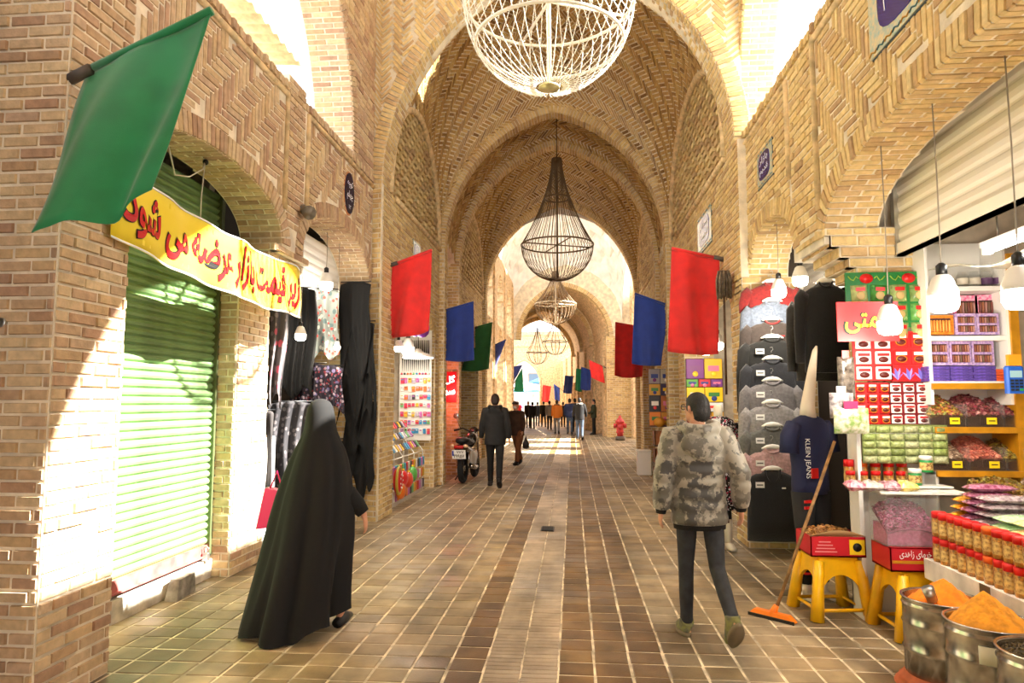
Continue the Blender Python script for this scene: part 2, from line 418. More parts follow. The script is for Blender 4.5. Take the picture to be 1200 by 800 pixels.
# ---------------------------------------------------------------- near bay, left wall
def ML(x0): return lambda u, v, d: (x0 + d, u, v)
def MR(x0): return lambda u, v, d: (x0 - d, u, v)
A1 = (5.15, 1.15, 3.15, .47)     # centre, half span, springing, rise of the shutter arch
A2 = (7.98, 1.2, 3.12, .66)
def wall_left_near():
    bw = Brickwork('wall_left', BRICK_P)
    U, V = Vector((0,1,0)), Vector((0,0,1))
    # face seen from the street: U runs +Y, V up -> normal +X
    def iv(z):
        z += 3.12; out = [(3.45, 9.3)]
        def cut(out, a, b):
            r = []
            for p, q in out:
                if b <= p or a >= q: r.append((p, q)); continue
                if a > p: r.append((p, a))
                if b < q: r.append((b, q))
            return r
        for c, a, zs, r in (A1, A2):
            dz = z - zs
            if dz < r:
                k = a if dz <= 0 else a
                if dz > 0:
                    lo, hi = 0, a
                    for _ in range(30):
                        m = (lo+hi)/2
                        if arch_z(m, a, r) > dz: lo = m
                        else: hi = m
                    k = lo
                out = cut(out, c - k - .1*(dz > 0), c + k + .1*(dz > 0))
        return out
    # plain courses only on the vertical strips, herringbone between them; the mortar bed is one wall
    O = Vector((XL, 0, 3.12)); nc = 24; H = ZP - 3.12
    for k in range(nc):
        v0, v1 = k*H/nc, (k+1)*H/nc
        for a, b in iv(v0+.004):
            P = [O+U*a+V*v0, O+U*b+V*v0, O+U*b+V*v1, O+U*a+V*v1]; bw.mb.prism([p - Vector((.45,0,0)) for p in P], (.45,0,0))
    def strip(y0, y1, z0, z1): bw.face((XL, y0, z0), U, V, y1-y0, z1-z0, back=False)
    strip(6.36, 6.78, 3.35, ZP+.1); strip(3.45, 3.98, 3.12, ZP)
    bw.mb.box((XL-.45, 6.36, ZP), (XL, 6.78, ZP+.1))
    def inarch(u, v, g=.2):
        for c, a, zs, r in (A1, A2):
            if abs(u-c) < a+g and v < zs + arch_z((u-c)*a/(a+g), a, r)*(1+g/r) : return True
        return False
    m = ML(XL)
    bw.herring(m, 4.02, 6.28, 3.3, ZP-.14, lambda u, v: not inarch(u, v), w=.062, n=4)
    bw.herring(m, 6.86, 9.22, 3.3, ZP-.14, lambda u, v: not inarch(u, v), w=.062, n=4)
    # coping course on edge
    bw.face((XL, 3.45, ZP-.1), U, V, 5.8, .1, iv=lambda v: [(0, 2.9), (3.34, 5.8)], course=.1, blen=.066, back=False, pr=.03)
    for c, a, zs, r in (A1, A2): bw.ring(m, a, r, c, zs, width=.17, depth=.42)
    # near pier, full height, no set-back
    bw.face((XL, 3.45, 0), U, V, .58, 3.12, thick=.45)
    bw.face((XL-.9, 3.45, 0), (1,0,0), V, .9, ZP, thick=.3)
    bw.mb.box((XL-.45, 4.03, 0), (XL-.05, 4.06, 3.12))
    # pier between the shutter and the clothes shop, set back, with corbels
    y0, y1 = 6.26, 6.93
    bw.face((PL, y0, 0), U, V, y1-y0, 2.72, thick=.5)
    bw.face((PL-.5, y0, 0), (1,0,0), V, .5, 2.72, thick=.1)
    zc = 2.72
    for i, (ex, h) in enumerate(((.07,.08),(.15,.08),(.24,.09),(.33,.09),(.40,.07))):
        bw.face((PL+ex, y0-ex*.25, zc), U, V, y1-y0+ex*.35, h, course=h, thick=.5+ex)
        bw.face((PL-.5, y0-ex*.25, zc), (1,0,0), V, .5+ex, h, course=h, thick=.1); zc += h
    # far jamb of the clothes shop = vault pier returning
    return bw.done(300)
wall_left_near()
# half-round mouldings framing the herringbone panels
for i, pts in enumerate(([(XL+.01,4.02,ZP-.14),(XL+.01,6.3,ZP-.14),(XL+.01,6.3,3.5)], [(XL+.01,6.84,3.6),(XL+.01,6.84,ZP-.14),(XL+.01,9.25,ZP-.14)])):
    tube_trim('trim_%d' % (i+1), pts, .032)

# ---------------------------------------------------------------- near bay, right wall
B1 = (3.9, 1.76, 2.95, .53)       # big shop arch (centre, half span, springing, rise)
B2 = (7.2, .78, 3.02, .5)
def wall_right_near():
    bw = Brickwork('wall_right', BRICK)
    U, V = Vector((0,-1,0)), Vector((0,0,1))
    arcs = (B1, B2)
    O = Vector((XR, 0, 2.9)); H = ZP - 2.9; nc = 27
    def iv(z):
        out = [(1.6, 8.15)]
        for c, a, zs, r in arcs:
            dz = z - zs
            if dz < r:
                k = a
                if dz > 0:
                    lo, hi = 0, a
                    for _ in range(30):
                        m = (lo+hi)/2
                        if arch_z(m, a, r) > dz: lo = m
                        else: hi = m
                    k = lo + .06
                r2 = []
                for p, q in out:
                    if c-k > p: r2.append((p, min(q, c-k)))
                    if c+k < q: r2.append((max(p, c+k), q))
                    if c+k <= p or c-k >= q: pass
                out = [t for t in r2 if t[1]-t[0] > .01]
                # keep disjoint pieces only
                out = sorted(set(out))
        # merge by intersection of the cuts
        good = []
        for p, q in [(1.6, 8.15)]:
            segs = [(p, q)]
            for c, a, zs, r in arcs:
                dz = z - zs
                if dz >= r: continue
                k = a
                if dz > 0:
                    lo, hi = 0, a
                    for _ in range(30):
                        m = (lo+hi)/2
                        if arch_z(m, a, r) > dz: lo = m
                        else: hi = m
                    k = lo + .06
                ns = []
                for s0, s1 in segs:
                    if c+k <= s0 or c-k >= s1: ns.append((s0, s1)); continue
                    if c-k > s0: ns.append((s0, c-k))
                    if c+k < s1: ns.append((c+k, s1))
                segs = ns
            good += segs
        return good
    for k in range(nc):
        v0, v1 = k*H/nc, (k+1)*H/nc
        for a, b in iv(2.9 + v0+.004): bw.mb.box((XR, a, 2.9+v0), (XR+.45, b, 2.9+v1))
    def strip(y0, y1, z0, z1): bw.face((XR, y1, z0), U, V, y1-y0, z1-z0, back=False)
    strip(5.78, 6.4, 3.05, ZP-.1)
    def inarch(u, v, g=.2):
        for c, a, zs, r in arcs:
            if abs(u-c) < a+g and v < zs + arch_z((u-c)*a/(a+g), a, r)*(1+g/r): return True
        return False
    m = MR(XR)
    bw.herring(m, 1.7, 5.68, 3.1, ZP-.14, lambda u, v: not inarch(u, v), w=.062, n=4)
    bw.face((XR, 8.1, 3.05), U, V, 1.64, ZP-.16-3.05, iv=lambda z: [t for t in ([(0, 1.64)] if z+3.05 > B2[2]+B2[3]+.15 else [(0, max(0, 8.1-B2[0]-math.sqrt(max(0, 1-((max(0, z+3.05-B2[2]))/(B2[3]+.17))**2))*(B2[1]+.17))), (min(1.64, 8.1-B2[0]+math.sqrt(max(0, 1-((max(0, z+3.05-B2[2]))/(B2[3]+.17))**2))*(B2[1]+.17)), 1.64)]) if t[1]-t[0] > .03], back=False)
    bw.face((XR, 8.15, ZP-.1), U, V, 6.5, .1, course=.1, blen=.066, back=False, pr=.03)
    for c, a, zs, r in arcs: bw.ring(m, a, r, c, zs, width=.17, depth=.42)
    # pier between the two shops, set back below the corbels
    y0, y1 = 5.66, 6.02
    bw.face((PR, y1, 0), U, V, y1-y0, 2.62, thick=.4)
    bw.face((PR, y0, 0), (1,0,0), V, .4, 2.62, thick=.1)
    zc = 2.62
    for ex, h in ((.06,.08),(.12,.08),(.19,.09),(.26,.09),(.3,.06)):
        bw.face((PR-ex, y1+ex*1.1, zc), U, V, y1-y0+ex*1.2, h, course=h, thick=.4+ex)
        bw.face((PR-ex, y0-ex*.1, zc), (1,0,0), V, .4+ex, h, course=h, thick=.1); zc += h
    return bw.done(300)
wall_right_near()
for i, pts in enumerate(([(XR-.01,1.7,ZP-.14),(XR-.01,5.72,ZP-.14),(XR-.01,5.72,3.2)], [(XR-.01,6.44,3.7),(XR-.01,6.44,ZP-.16),(XR-.01,8.05,ZP-.16),(XR-.01,8.05,3.2)])):
    tube_trim('trim_%d' % (i+3), pts, .032)

# ---------------------------------------------------------------- side arches above the parapets and the roof of the near bay
def side_opening(name, x0, x1, yc, a, r, y0, y1, ztop=8.6):
    """wall standing on the parapet with one wide arched opening"""
    bw = Brickwork(name, BRICK_P if x0 < 0 else BRICK); n = 40; H = ztop - ZP
    sgn = 1 if x0 < 0 else -1
    for k in range(n):
        v0, v1 = ZP + k*H/n, ZP + (k+1)*H/n; dz = v0+.004 - ZP
        kk = 0
        if dz < r:
            lo, hi = 0, a
            for _ in range(30):
                m = (lo+hi)/2
                if arch_z(m, a, r) > dz: lo = m
                else: hi = m
            kk = lo
        for p, q in ([(y0, yc-kk), (yc+kk, y1)] if kk else [(y0, y1)]): bw.mb.box((x0, p, v0), (x1, q, v1))
        if kk:
            q0 = yc+kk+.12
            if sgn > 0: bw.face((x1, q0, v0), (0,1,0), (0,0,1), y1-q0, v1-v0, course=v1-v0, back=False, off=k)
            else: bw.face((x0, y1, v0), (0,-1,0), (0,0,1), y1-q0, v1-v0, course=v1-v0, back=False, off=k)
    M = ML(x1) if sgn > 0 else MR(x0)
    bw.ring(M, a, r, yc, ZP, width=.2, depth=x1-x0)
    return bw.done(120)
side_opening('wall_left_upper', XL-.5, XL, 5.9, 2.45, 2.6, 2.2, 9.25)
side_opening('wall_right_upper', XR, XR+.4, 5.75, 2.5, 2.95, 2.2, 8.35)
ro = MB()
ro.grid(lambda u, v: (XL-.5 + u*(XR-XL+.9), 2.2+v*7.4, 7.95 + 1.5*math.sin(PI*u)), 16, 2, thick=(0,0,.25))
struct(ro.build('ceiling_near', TANPL))
# corrugated roof of the neighbour, seen through the left opening
cr = MB()
cr.grid(lambda u, v: (-4.9 - 2.6*u, 8.7+v*2.9, 7.75 + .2*u + .035*math.sin(v*60)), 2, 90, thick=(0,0,.02))
tag(cr.build('corrugated_roof', mat('corrugated_sheet', (222,206,164), .6, vary=.1)), 'corrugated yellowish sheet roof edge seen through the open arch on the left', 'roof')


# ---------------------------------------------------------------- vault front (big pointed arch) and ribs
AR = (2.2, 2.78)       # rib half span and rise
AV = (2.3, 2.92)       # vault half span and rise
ZS = 4.7
def arch_wall(name, Y, a, r, zs, x0, x1, ztop, thick, ring=.2, front='herring', parts=300, mason=BRICK, skew=0.0, below=True, course=.071, VC=VC):
    """transverse wall with a pointed arch, facing the camera"""
    bw = Brickwork(name, mason)
    def M(u, v, d): return (u, Y + (u - VC)*skew - d, v)
    n = 44; H = ztop - zs
    for k in range(n):
        v0, v1 = zs + k*H/n, zs + (k+1)*H/n; dz = v0+.004 - zs
        kk = 0
        if dz < r:
            lo, hi = 0, a
            for _ in range(30):
                m = (lo+hi)/2
                if arch_z(m, a, r) > dz: lo = m
                else: hi = m
            kk = lo
        for p, q in ([(x0, VC-kk), (VC+kk, x1)] if kk else [(x0, x1)]):
            if q-p > .01: bw.mb.prism([M(p,v0,0), M(q,v0,0), M(q,v1,0), M(p,v1,0)], (0, thick, 0))
    bw.ring(M, a, r, VC, zs, width=ring, depth=thick)
    out = lambda u, v: not (abs(u-VC) < a+ring and v < zs + arch_z((u-VC)*a/(a+ring), a, r)*(1+ring/r))
    if front == 'herring': bw.herring(M, x0, x1, zs, ztop, out, w=.058, n=4, ang=PI/4)
    if below:
        for p, q in ((x0, VC-a), (VC+a, x1)):
            bw.face(M(p, 0, 0), (Vector(M(q,0,0))-Vector(M(p,0,0))).normalized(), (0,0,1), q-p, zs, thick=.03 if skew else thick, course=course)
        A_, B_ = Vector(M(VC-a, 0, 0)), Vector(M(VC+a, 0, 0))
        if not skew: bw.face(A_, (0,1,0), (0,0,1), thick, zs, thick=.02, course=course); bw.face(B_ + Vector((0,thick,0)), (0,-1,0), (0,0,1), thick, zs, thick=.02, course=course)
    return bw.done(parts)
SK = (8.1-9.25)/(XR-XL)
arch_wall('wall_front', yf(VC), 2.3, 2.95, ZS, XL, XR, 8.6, .45, skew=SK, below=True)

def vault_bay(name, y0, y1, zb, parts=200, skew=0.0, hole=0.0, flatb=False):
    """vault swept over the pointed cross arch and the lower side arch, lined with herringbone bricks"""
    bw = Brickwork(name, BRICK_V)
    fa, la = arch_fn(*AV); hb = (y1-y0)/2; fb, lb = arch_fn(hb, zb) if not flatb else (None, y1-y0)
    def M(s, t, d):
        p = fa(s); u = VC + p[0]
        if flatb: yy, dz, ny, nz = y0 + t, 0.0, 0, 1
        else: q = fb(t); yy, dz, ny, nz = y0 + hb + q[0], q[1], q[2], q[3]
        n = Vector((-p[2]*nz, -ny*p[3], -p[3]*nz)); n = n.normalized() if n.length > 1e-6 else Vector((0,0,-1))
        k = max(0, 1 - (yy-y0)/(y1-y0)) * skew
        return (u + n.x*d, yy + (u-VC)*k + n.y*d, ZS + p[1] + dz + n.z*d)
    hole_ok = (lambda s, t: math.hypot(s-la/2, t-lb/2) > hole) if hole else None
    bw.herring(M, 0, la, 0, lb, hole_ok, w=.062, n=4, ang=-PI/4, pr=.014, j=.018)
    nu, nv = 40, 28
    for i in range(nu):
        for j in range(nv):
            s0, s1, t0, t1 = la*i/nu, la*(i+1)/nu, lb*j/nv, lb*(j+1)/nv
            if hole and math.hypot((s0+s1)/2-la/2, (t0+t1)/2-lb/2) < hole: continue
            bw.mb.add([M(s0,t0,0), M(s1,t0,0), M(s1,t1,0), M(s0,t1,0), M(s0,t0,-.15), M(s1,t0,-.15), M(s1,t1,-.15), M(s0,t1,-.15)], [(0,1,2,3),(7,6,5,4),(0,4,5,1),(1,5,6,2),(2,6,7,3),(3,7,4,0)])
    return bw.done(parts)
Y1, Y2, Y3, Y4, Y5, Y6, YE = 9.0, 13.4, 15.2, 20.0, 32.2, 45.0, 55.0
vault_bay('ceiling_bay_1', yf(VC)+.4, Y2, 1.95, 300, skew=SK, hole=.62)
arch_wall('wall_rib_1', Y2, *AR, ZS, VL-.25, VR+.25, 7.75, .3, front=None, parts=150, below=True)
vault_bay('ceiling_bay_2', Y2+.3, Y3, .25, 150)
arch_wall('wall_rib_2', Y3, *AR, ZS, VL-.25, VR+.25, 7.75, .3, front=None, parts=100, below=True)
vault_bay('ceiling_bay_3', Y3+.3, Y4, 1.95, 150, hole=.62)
arch_wall('wall_rib_3', Y4, *AR, ZS, VL-.6, VR+.9, 8.8, .35, front=None, parts=80, below=True)

# ---------------------------------------------------------------- side walls of the vaulted bays
def side_wall(name, side, y0, y1, op, x, lattice=None, parts=250, ztop=ZS, mason=BRICK, sign=None, arch_r=.45):
    """pier + arched shop opening + panel + moulding + lunette screen above"""
    bw = Brickwork(name, mason); L = side < 0
    U = Vector((0,1,0)) if L else Vector((0,-1,0)); V = Vector((0,0,1))
    def P(y, z): return Vector((x, y, z))
    def face(a, b, z0, z1, **k): bw.face(P(a if L else b, z0), U, V, b-a, z1-z0, **k)
    if op:
        oa, ob, oz = op; c, hs = (oa+ob)/2, (ob-oa)/2
        face(y0, oa, 0, oz, thick=.5); face(ob, y1, 0, oz, thick=.5)
        bw.face((x-.5 if L else x, ob, 0), (1,0,0), V, .5, oz, thick=.05)      # far jamb, faces the camera
        M = ML(x) if L else MR(x)
        bw.ring(M, hs, arch_r, c, oz, width=.16, depth=.45)
        H = ztop - oz; n = max(1, round(H/.071))
        for k in range(n):
            v0, v1 = oz + k*H/n, oz + (k+1)*H/n; dz = v0+.004 - oz; kk = 0
            if dz < arch_r:
                lo, hi = 0, hs
                for _ in range(30):
                    m = (lo+hi)/2
                    if arch_z(m, hs, arch_r) > dz: lo = m
                    else: hi = m
                kk = lo
            g = .12 if kk else 0
            for p, q in ([(y0, c-kk), (c+kk, y1)] if kk else [(y0, y1)]):
                if q-p > .01: bw.mb.box((x-.45 if L else x, p, v0), (x if L else x+.45, q, v1))
            for p, q in ([(y0, c-kk-g), (c+kk+g, y1)] if kk else [(y0, y1)]):
                if q-p > .05: face(p, q, v0, v1, course=v1-v0, back=False, off=k)
    else:
        face(y0, y1, 0, ztop, thick=.45)
    o = bw.done(parts)
    if lattice:
        la, lb, rise = lattice; c, hs = (la+lb)/2, (lb-la)/2
        s = Brickwork(name + '_screen', mason)
        z = ztop
        row = 0
        while z < ztop + rise:
            y = la - .155 * (row % 2)
            while y < lb:
                ym = y + .1
                if abs(ym-c) < hs and z + .03 < ztop + arch_z(ym-c, hs, rise):
                    for dd in ((0, .0),):
                        xx = x - .1 if L else x + .1
                        s.mb.box((min(x, xx), y, z), (max(x, xx), y+.19, z+.07))
                y += .31
            z += .125; row += 1
        s.mortar = mason
        so = s.mb.build('lattice_screen', mason); struct(so)
        if not L or True:   # added closed backing: stops light leaks, dark colour paints the shade in the holes
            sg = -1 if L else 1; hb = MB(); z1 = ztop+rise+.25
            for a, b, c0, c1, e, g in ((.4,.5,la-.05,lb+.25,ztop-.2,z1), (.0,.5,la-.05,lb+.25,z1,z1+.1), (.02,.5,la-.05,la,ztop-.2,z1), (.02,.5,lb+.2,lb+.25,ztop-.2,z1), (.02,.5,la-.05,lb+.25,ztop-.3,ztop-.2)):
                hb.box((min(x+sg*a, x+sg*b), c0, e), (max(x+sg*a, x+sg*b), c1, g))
            struct(hb.build('wall_behind_screen', mat('dark_hole_backing', (96,72,48), .9, vary=.2)))
        fr = MB(); f, ln = arch_fn(hs, rise); pts = [(x, c + f(ln*i/24)[0], ztop + f(ln*i/24)[1]) for i in range(25)]
        fr.tube(pts, .06, 6); struct(fr.build('trim_lunette', TRIM))
    tube_trim('trim_ledge', [(x + (.02 if L else -.02), y0+.6, ztop-.02), (x + (.02 if L else -.02), y1-.1, ztop-.02)], .04)
    return o
side_wall('wall_left_bay_1', -1, 9.3, Y2+.35, (10.0, 13.05, 2.75), VL, (9.65, 13.35, 1.93))
side_wall('wall_left_bay_2', -1, Y2+.35, Y3+.35, None, VL-.5, None, parts=120)
side_wall('wall_left_bay_3', -1, Y3+.33, Y4+.3, (16.2, 19.2, 2.7), VL, (15.6, 19.95, 1.93), parts=120)
side_wall('wall_right_bay_1', 1, 7.98, Y2-.7, (8.5, 12.1, 2.75), VR, (8.6, 13.35, 1.93))
side_wall('wall_right_bay_2', 1, Y2-.7, Y3+.3, (12.75, 14.3, 2.75), VR, None, parts=120)
side_wall('wall_right_bay_3', 1, Y3+.3, Y4+.3, (16.2, 19.2, 2.7), VR, (15.6, 19.95, 1.93), parts=80)
# pier returns facing the street's near end
def block(name, x0, x1, y, z1, depth, parts=120, mason=BRICK):
    bw = Brickwork(name, mason); bw.face((x0, y, 0), (1,0,0), (0,0,1), x1-x0, z1, thick=depth); return bw.done(parts)
block('wall_niche_left', VL-.5, VL, Y3+.32, ZS, .3, parts=150)
block('wall_pier_left', -3.6, VL, 9.28, ZS, .3)
block('wall_pier_right', VR, 2.75, 7.97, 3.05, .3)

# ---------------------------------------------------------------- white domed bay, far vaults, end wall
def far_shell():
    m = MB(); fa, la = arch_fn(2.45, 2.75); fb, lb = arch_fn((Y5-Y4)/2, 3.2)
    def M(u, v):
        p = fa(u*la); q = fb(v*lb); return (VC + p[0]*1.1, Y4+.35 + (Y5-Y4-.35)/2 + q[0], ZS - .2 + p[1] + q[1])
    nu, nv = 14, 18
    for i in range(nu):
        for j in range(nv):
            if abs(i - 6.5) < 2 and abs(j - 8.5) < 3: continue       # roof lantern opening
            A = [Vector(M((i+a)/nu, (j+b)/nv)) for a, b in ((0,0),(1,0),(1,1),(0,1))]
            c = sum(A, Vector())/4 + Vector((0,0,.3 if (i+j) % 2 else -.05))
            m.add(A + [c], [(0,1,4),(1,2,4),(2,3,4),(3,0,4)])
            m.add([p + Vector((0,0,.3)) for p in A], [(3,2,1,0)])
    struct(m.build('ceiling_white_vault', PLASTER))
    # walls of that bay: left with openings, right opening into a cross passage
    for s, x in ((-1, VL-.1), (1, 2.7)):
        w_ = MB(); t = .4 * s
        cuts = ((20.35,21.6),(23.6,25.0),(27.4,28.6),(31.0,32.2))
        for a, b in cuts: w_.box((min(x,x+t), a, 0), (max(x,x+t), b, 7.2))
        for (a, b), (c, d_) in zip(cuts, cuts[1:]):
            n = 14
            for k in range(n):
                yy0, yy1 = b + (c-b)*k/n, b + (c-b)*(k+1)/n; mid = (yy0+yy1)/2 - (b+c)/2
                z0 = 3.0 + arch_z(mid, (c-b)/2, 1.5)
                w_.box((min(x,x+t), yy0, z0), (max(x,x+t), yy1, 4.5)); 
                z1 = 5.2 + arch_z(mid, (c-b)/2, 1.4)
                w_.box((min(x,x+t), yy0, z1), (max(x,x+t), yy1, 7.2))
        for a, b in cuts: w_.box((min(x,x+t) - (0 if s < 0 else .06), a+.1, 0), (max(x,x+t) + (.06 if s < 0 else 0), a+.3, 7))
        struct(w_.build('wall_%s_domed_bay' % ('left' if s < 0 else 'right'), TANPL if s < 0 else TANPL))
far_shell()
bw = Brickwork('wall_left_far_pier'); bw.face((VL-.6, 20.3, 0), (1,0,0), (0,0,1), .6, 4.7, thick=.3); bw.done(20)
arch_wall('wall_rib_5', Y5, 2.1, 2.5, ZS-.1, VL-1, VR+1.6, 8.8, .5, front=None, parts=40, below=False)
bw = Brickwork('wall_right_pier_far'); bw.face((1.6, Y5-.1, 0), (1,0,0), (0,0,1), 1.15, 4.7, thick=.6, course=.09, blen=.27); bw.face((1.6, Y5+.5, 0), (0,-1,0), (0,0,1), .6, 4.7, thick=.1); bw.done(60)
def sh(y): return -.3 - max(0, y - 32.0) * .115        # the street bends to the left here
def far_barrel(name, y0, y1, m_):
    m = MB(); f, ln = arch_fn(2.3, 2.6); n = 26; k = 8
    for i in range(n):
        for j in range(k):
            p, q = f(ln*i/n), f(ln*(i+1)/n); a, b = y0+(y1-y0)*j/k, y0+(y1-y0)*(j+1)/k; c = VC + sh(a)
            m.prism([(c+p[0],a,ZS+p[1]),(c+q[0],a,ZS+q[1]),(c+q[0]+q[2]*.2,a,ZS+q[1]+q[3]*.2),(c+p[0]+p[2]*.2,a,ZS+p[1]+p[3]*.2)], (sh(b)-sh(a),b-a,0))
    struct(m.build(name, m_))
far_barrel('ceiling_barrel', Y5+.5, Y6, TANPL)
for yb in (36.4, 40.6, Y6):
    c = VC + sh(yb); arch_wall('wall_rib_far', yb, 2.1, 2.45, ZS-.1, c-3.2, c+3.2, 7.8, .4, front=None, parts=0, below=False, VC=c)
for s, x in ((-1, VL-.2), (1, 2.0)):
    w_ = MB(); t = .5*s; y = Y5+.5
    def pb(x0, x1, a, b, z0, z1): w_.prism([(x0+sh(a),a,z0),(x1+sh(a),a,z0),(x1+sh(a),a,z1),(x0+sh(a),a,z1)], (sh(b)-sh(a),b-a,0))
    while y < YE:
        pb(min(x,x+t), max(x,x+t), y, y+1.0, 0, 4.8); pb(min(x,x+t), max(x,x+t), y+1, min(YE,y+3.4), 2.9, 4.8)
        pb(min(x,x+t*.5)-(.0 if s < 0 else .12), max(x,x+t*.5)+(.12 if s < 0 else 0), y+.2, y+.7, 0, 4.8)
        pb(x+t*1.1, x+t*1.2, y+1, y+3.4, 0, 2.9); y += 3.4
    struct(w_.build('wall_%s_far' % ('left' if s < 0 else 'right'), TANPL))
# end wall with the pointed doorway
EX = -3.9
ew = MB(); n = 30
for k in range(n):
    u0, u1 = -1.3 + 2.6*k/n, -1.3 + 2.6*(k+1)/n
    ew.box((EX+u0, YE, 3.1 + arch_z((u0+u1)/2, 1.3, 1.9)), (EX+u1, YE+.6, 7.2))
ew.box((EX-3, YE, 0), (EX-1.3, YE+.6, 7.2)); ew.box((EX+1.3, YE, 0), (4, YE+.6, 7.2))
ew.box((EX-3,YE-.1,6.1),(4,YE,6.35)); ew.box((EX-3,YE-.1,7.0),(4,YE,7.3))
f, ln = arch_fn(1.34, 1.95)
ew.tube([(EX-1.34, YE, 0)] + [(EX+f(ln*i/24)[0], YE, 3.1+f(ln*i/24)[1]) for i in range(25)] + [(EX+1.34, YE, 0)], .1, 6)
struct(ew.build('wall_end', TANPL))
# glazed roof over the last bay: steel ribs under panes
gl = mat('roof_glass', (235,240,240), .1, alpha=.35)
gr = MB()
for i in range(9):
    y = Y6+.6+i*1.2; c = VC + sh(y)
    gr.tube([(c+2.6*math.cos(PI*k/16), y, 6.6+2.0*math.sin(PI*k/16)) for k in range(17)], .04, 5)
for k in range(1, 16, 2): gr.tube([(VC+sh(y)+2.6*math.cos(PI*k/16), y, 6.6+2.0*math.sin(PI*k/16)) for y in (Y6+.5, YE)], .03, 5)
struct(gr.build('ceiling_glass_ribs', mat('grey_steel', (120,116,110), .5, .6)))

# the street goes on behind the camera
struct(MB().box((-3.6,-14,0),(-3.3,1.5,5.4)).box((2.9,-14,0),(3.2,1.6,5.4)).build('wall_behind', TANPL))
bk = MB(); f, ln = arch_fn(3.2, 3.4)
for i in range(20):
    p, q = f(ln*i/20), f(ln*(i+1)/20); bk.prism([(-.25+p[0],-14,4.9+p[1]),(-.25+q[0],-14,4.9+q[1]),(-.25+q[0]+q[2]*.2,-14,4.9+q[1]+q[3]*.2),(-.25+p[0]+p[2]*.2,-14,4.9+p[1]+p[3]*.2)], (0,16.2,0))
struct(bk.build('ceiling_behind', TANPL))

for x0, x1 in ((VL-.7, VL-.55), (VR+.5, VR+.65)): struct(MB().box((x0,13.2,4.5),(x1,15.8,6.8)).build('wall_bay_2_upper', TANPL))

# ================================================================== lettering
_AR = {'ا':(0xFE8D,2),'ب':(0xFE8F,4),'پ':(0xFB56,4),'ت':(0xFE95,4),'ج':(0xFE9D,4),'چ':(0xFB7A,4),'ح':(0xFEA1,4),'خ':(0xFEA5,4),'د':(0xFEA9,2),'ر':(0xFEAD,2),'ز':(0xFEAF,2),
       'س':(0xFEB1,4),'ش':(0xFEB5,4),'ص':(0xFEB9,4),'ض':(0xFEBD,4),'ط':(0xFEC1,4),'ع':(0xFEC9,4),'ف':(0xFED1,4),'ق':(0xFED5,4),'ک':(0xFB8E,4),'گ':(0xFB92,4),'ل':(0xFEDD,4),
       'م':(0xFEE1,4),'ن':(0xFEE5,4),'و':(0xFEED,2),'ه':(0xFEE9,4),'ی':(0xFBFC,4)}
def shape_text(s):
    out = []
    for i, c in enumerate(s):
        if c not in _AR: out.append(c); continue
        base, n = _AR[c]; pv = i > 0 and s[i-1] in _AR and _AR[s[i-1]][1] == 4; nx = n == 4 and i + 1 < len(s) and s[i+1] in _AR
        out.append(chr(base + (3 if pv and nx else 2 if nx else 1 if pv else 0)))
    return ''.join(reversed(out)) if any(c in _AR for c in s) else s
_tc = {}
def text_geo(s, bold=0.0):
    if (s, bold) in _tc: return _tc[s, bold]
    c = bpy.data.curves.new('lettering', 'FONT'); c.body = shape_text(s); c.offset = bold; c.resolution_u = 3; c.size = 1.0
    o = bpy.data.objects.new('lettering', c); COL.objects.link(o)
    bpy.context.view_layer.update(); me = o.to_mesh()
    vs = [(v.co.x, v.co.y) for v in me.vertices]; fs = [tuple(p.vertices) for p in me.polygons]
    o.to_mesh_clear(); bpy.data.objects.remove(o); bpy.data.curves.remove(c)
    x0 = min(v[0] for v in vs); x1 = max(v[0] for v in vs); y0 = min(v[1] for v in vs); y1 = max(v[1] for v in vs)
    _tc[s, bold] = ([(v[0]-x0, v[1]-y0) for v in vs], fs, x1-x0, y1-y0); return _tc[s, bold]
def letters(name, s, M, u0, u1, v0, v1, m, parent, bold=.0, lift=.002, world=True):
    """lettering stretched into the rectangle u0..u1, v0..v1 of the surface M(u,v,d)"""
    vs, fs, W, H = text_geo(s, bold); mb = MB()
    mb.add([M(u0 + (u1-u0)*x/W, v0 + (v1-v0)*y/H, lift) for x, y in vs], fs)
    return mb.build(name, m, parent, world=world)
def plane(O, U, V):
    O, U, V = Vector(O), Vector(U), Vector(V); n = U.cross(V).normalized()
    return lambda u, v, d: O + U*u + V*v + n*d
def pix_plane(x0, y0, x1, y1, Y):    # upright board at depth Y between two measured photo points; u,v in metres
    a, b = at(x0, y1, Y), at(x1, y0, Y)
    return Vector((a.x, Y, a.z)), b.x - a.x, b.z - a.z

# ================================================================== materials of things
WHITE = mat('white_paint', (238,236,230), .45)
OFFWH = mat('ivory_metal', (236,230,214), .4, .1)
STEEL = mat('galvanised_steel', (196,196,192), .28, .9, vary=.25, scale=5)
BLACKM = mat('black_plastic', (18,18,20), .4)
DWOOD = mat('dark_wood', (88,60,36), .6, vary=.3)
GOLD = mat('gold_board', (214,150,30), .35, .35, vary=.1)
GLASS = mat('clear_acrylic', (200,208,204), .04, alpha=.1)
RED = mat('red_plastic', (212,22,24), .35)
YEL = mat('yellow_plastic', (244,186,10), .35, vary=.06)
BULB = mat('lamp_glow', (255,250,240), .4, emit=(255,246,228), estr=7.0)
TUBE = mat('tube_glow', (255,255,250), .4, emit=(250,252,255), estr=12.0)
TXT_W = mat('white_print', (248,248,244), .5); TXT_K = mat('black_print', (14,12,12), .6); TXT_R = mat('red_print', (206,16,20), .5); TXT_Y = mat('yellow_print', (252,214,20), .5)
PLASTIC_CLEAR = mat('clear_film', (245,245,245), .12, alpha=.3)
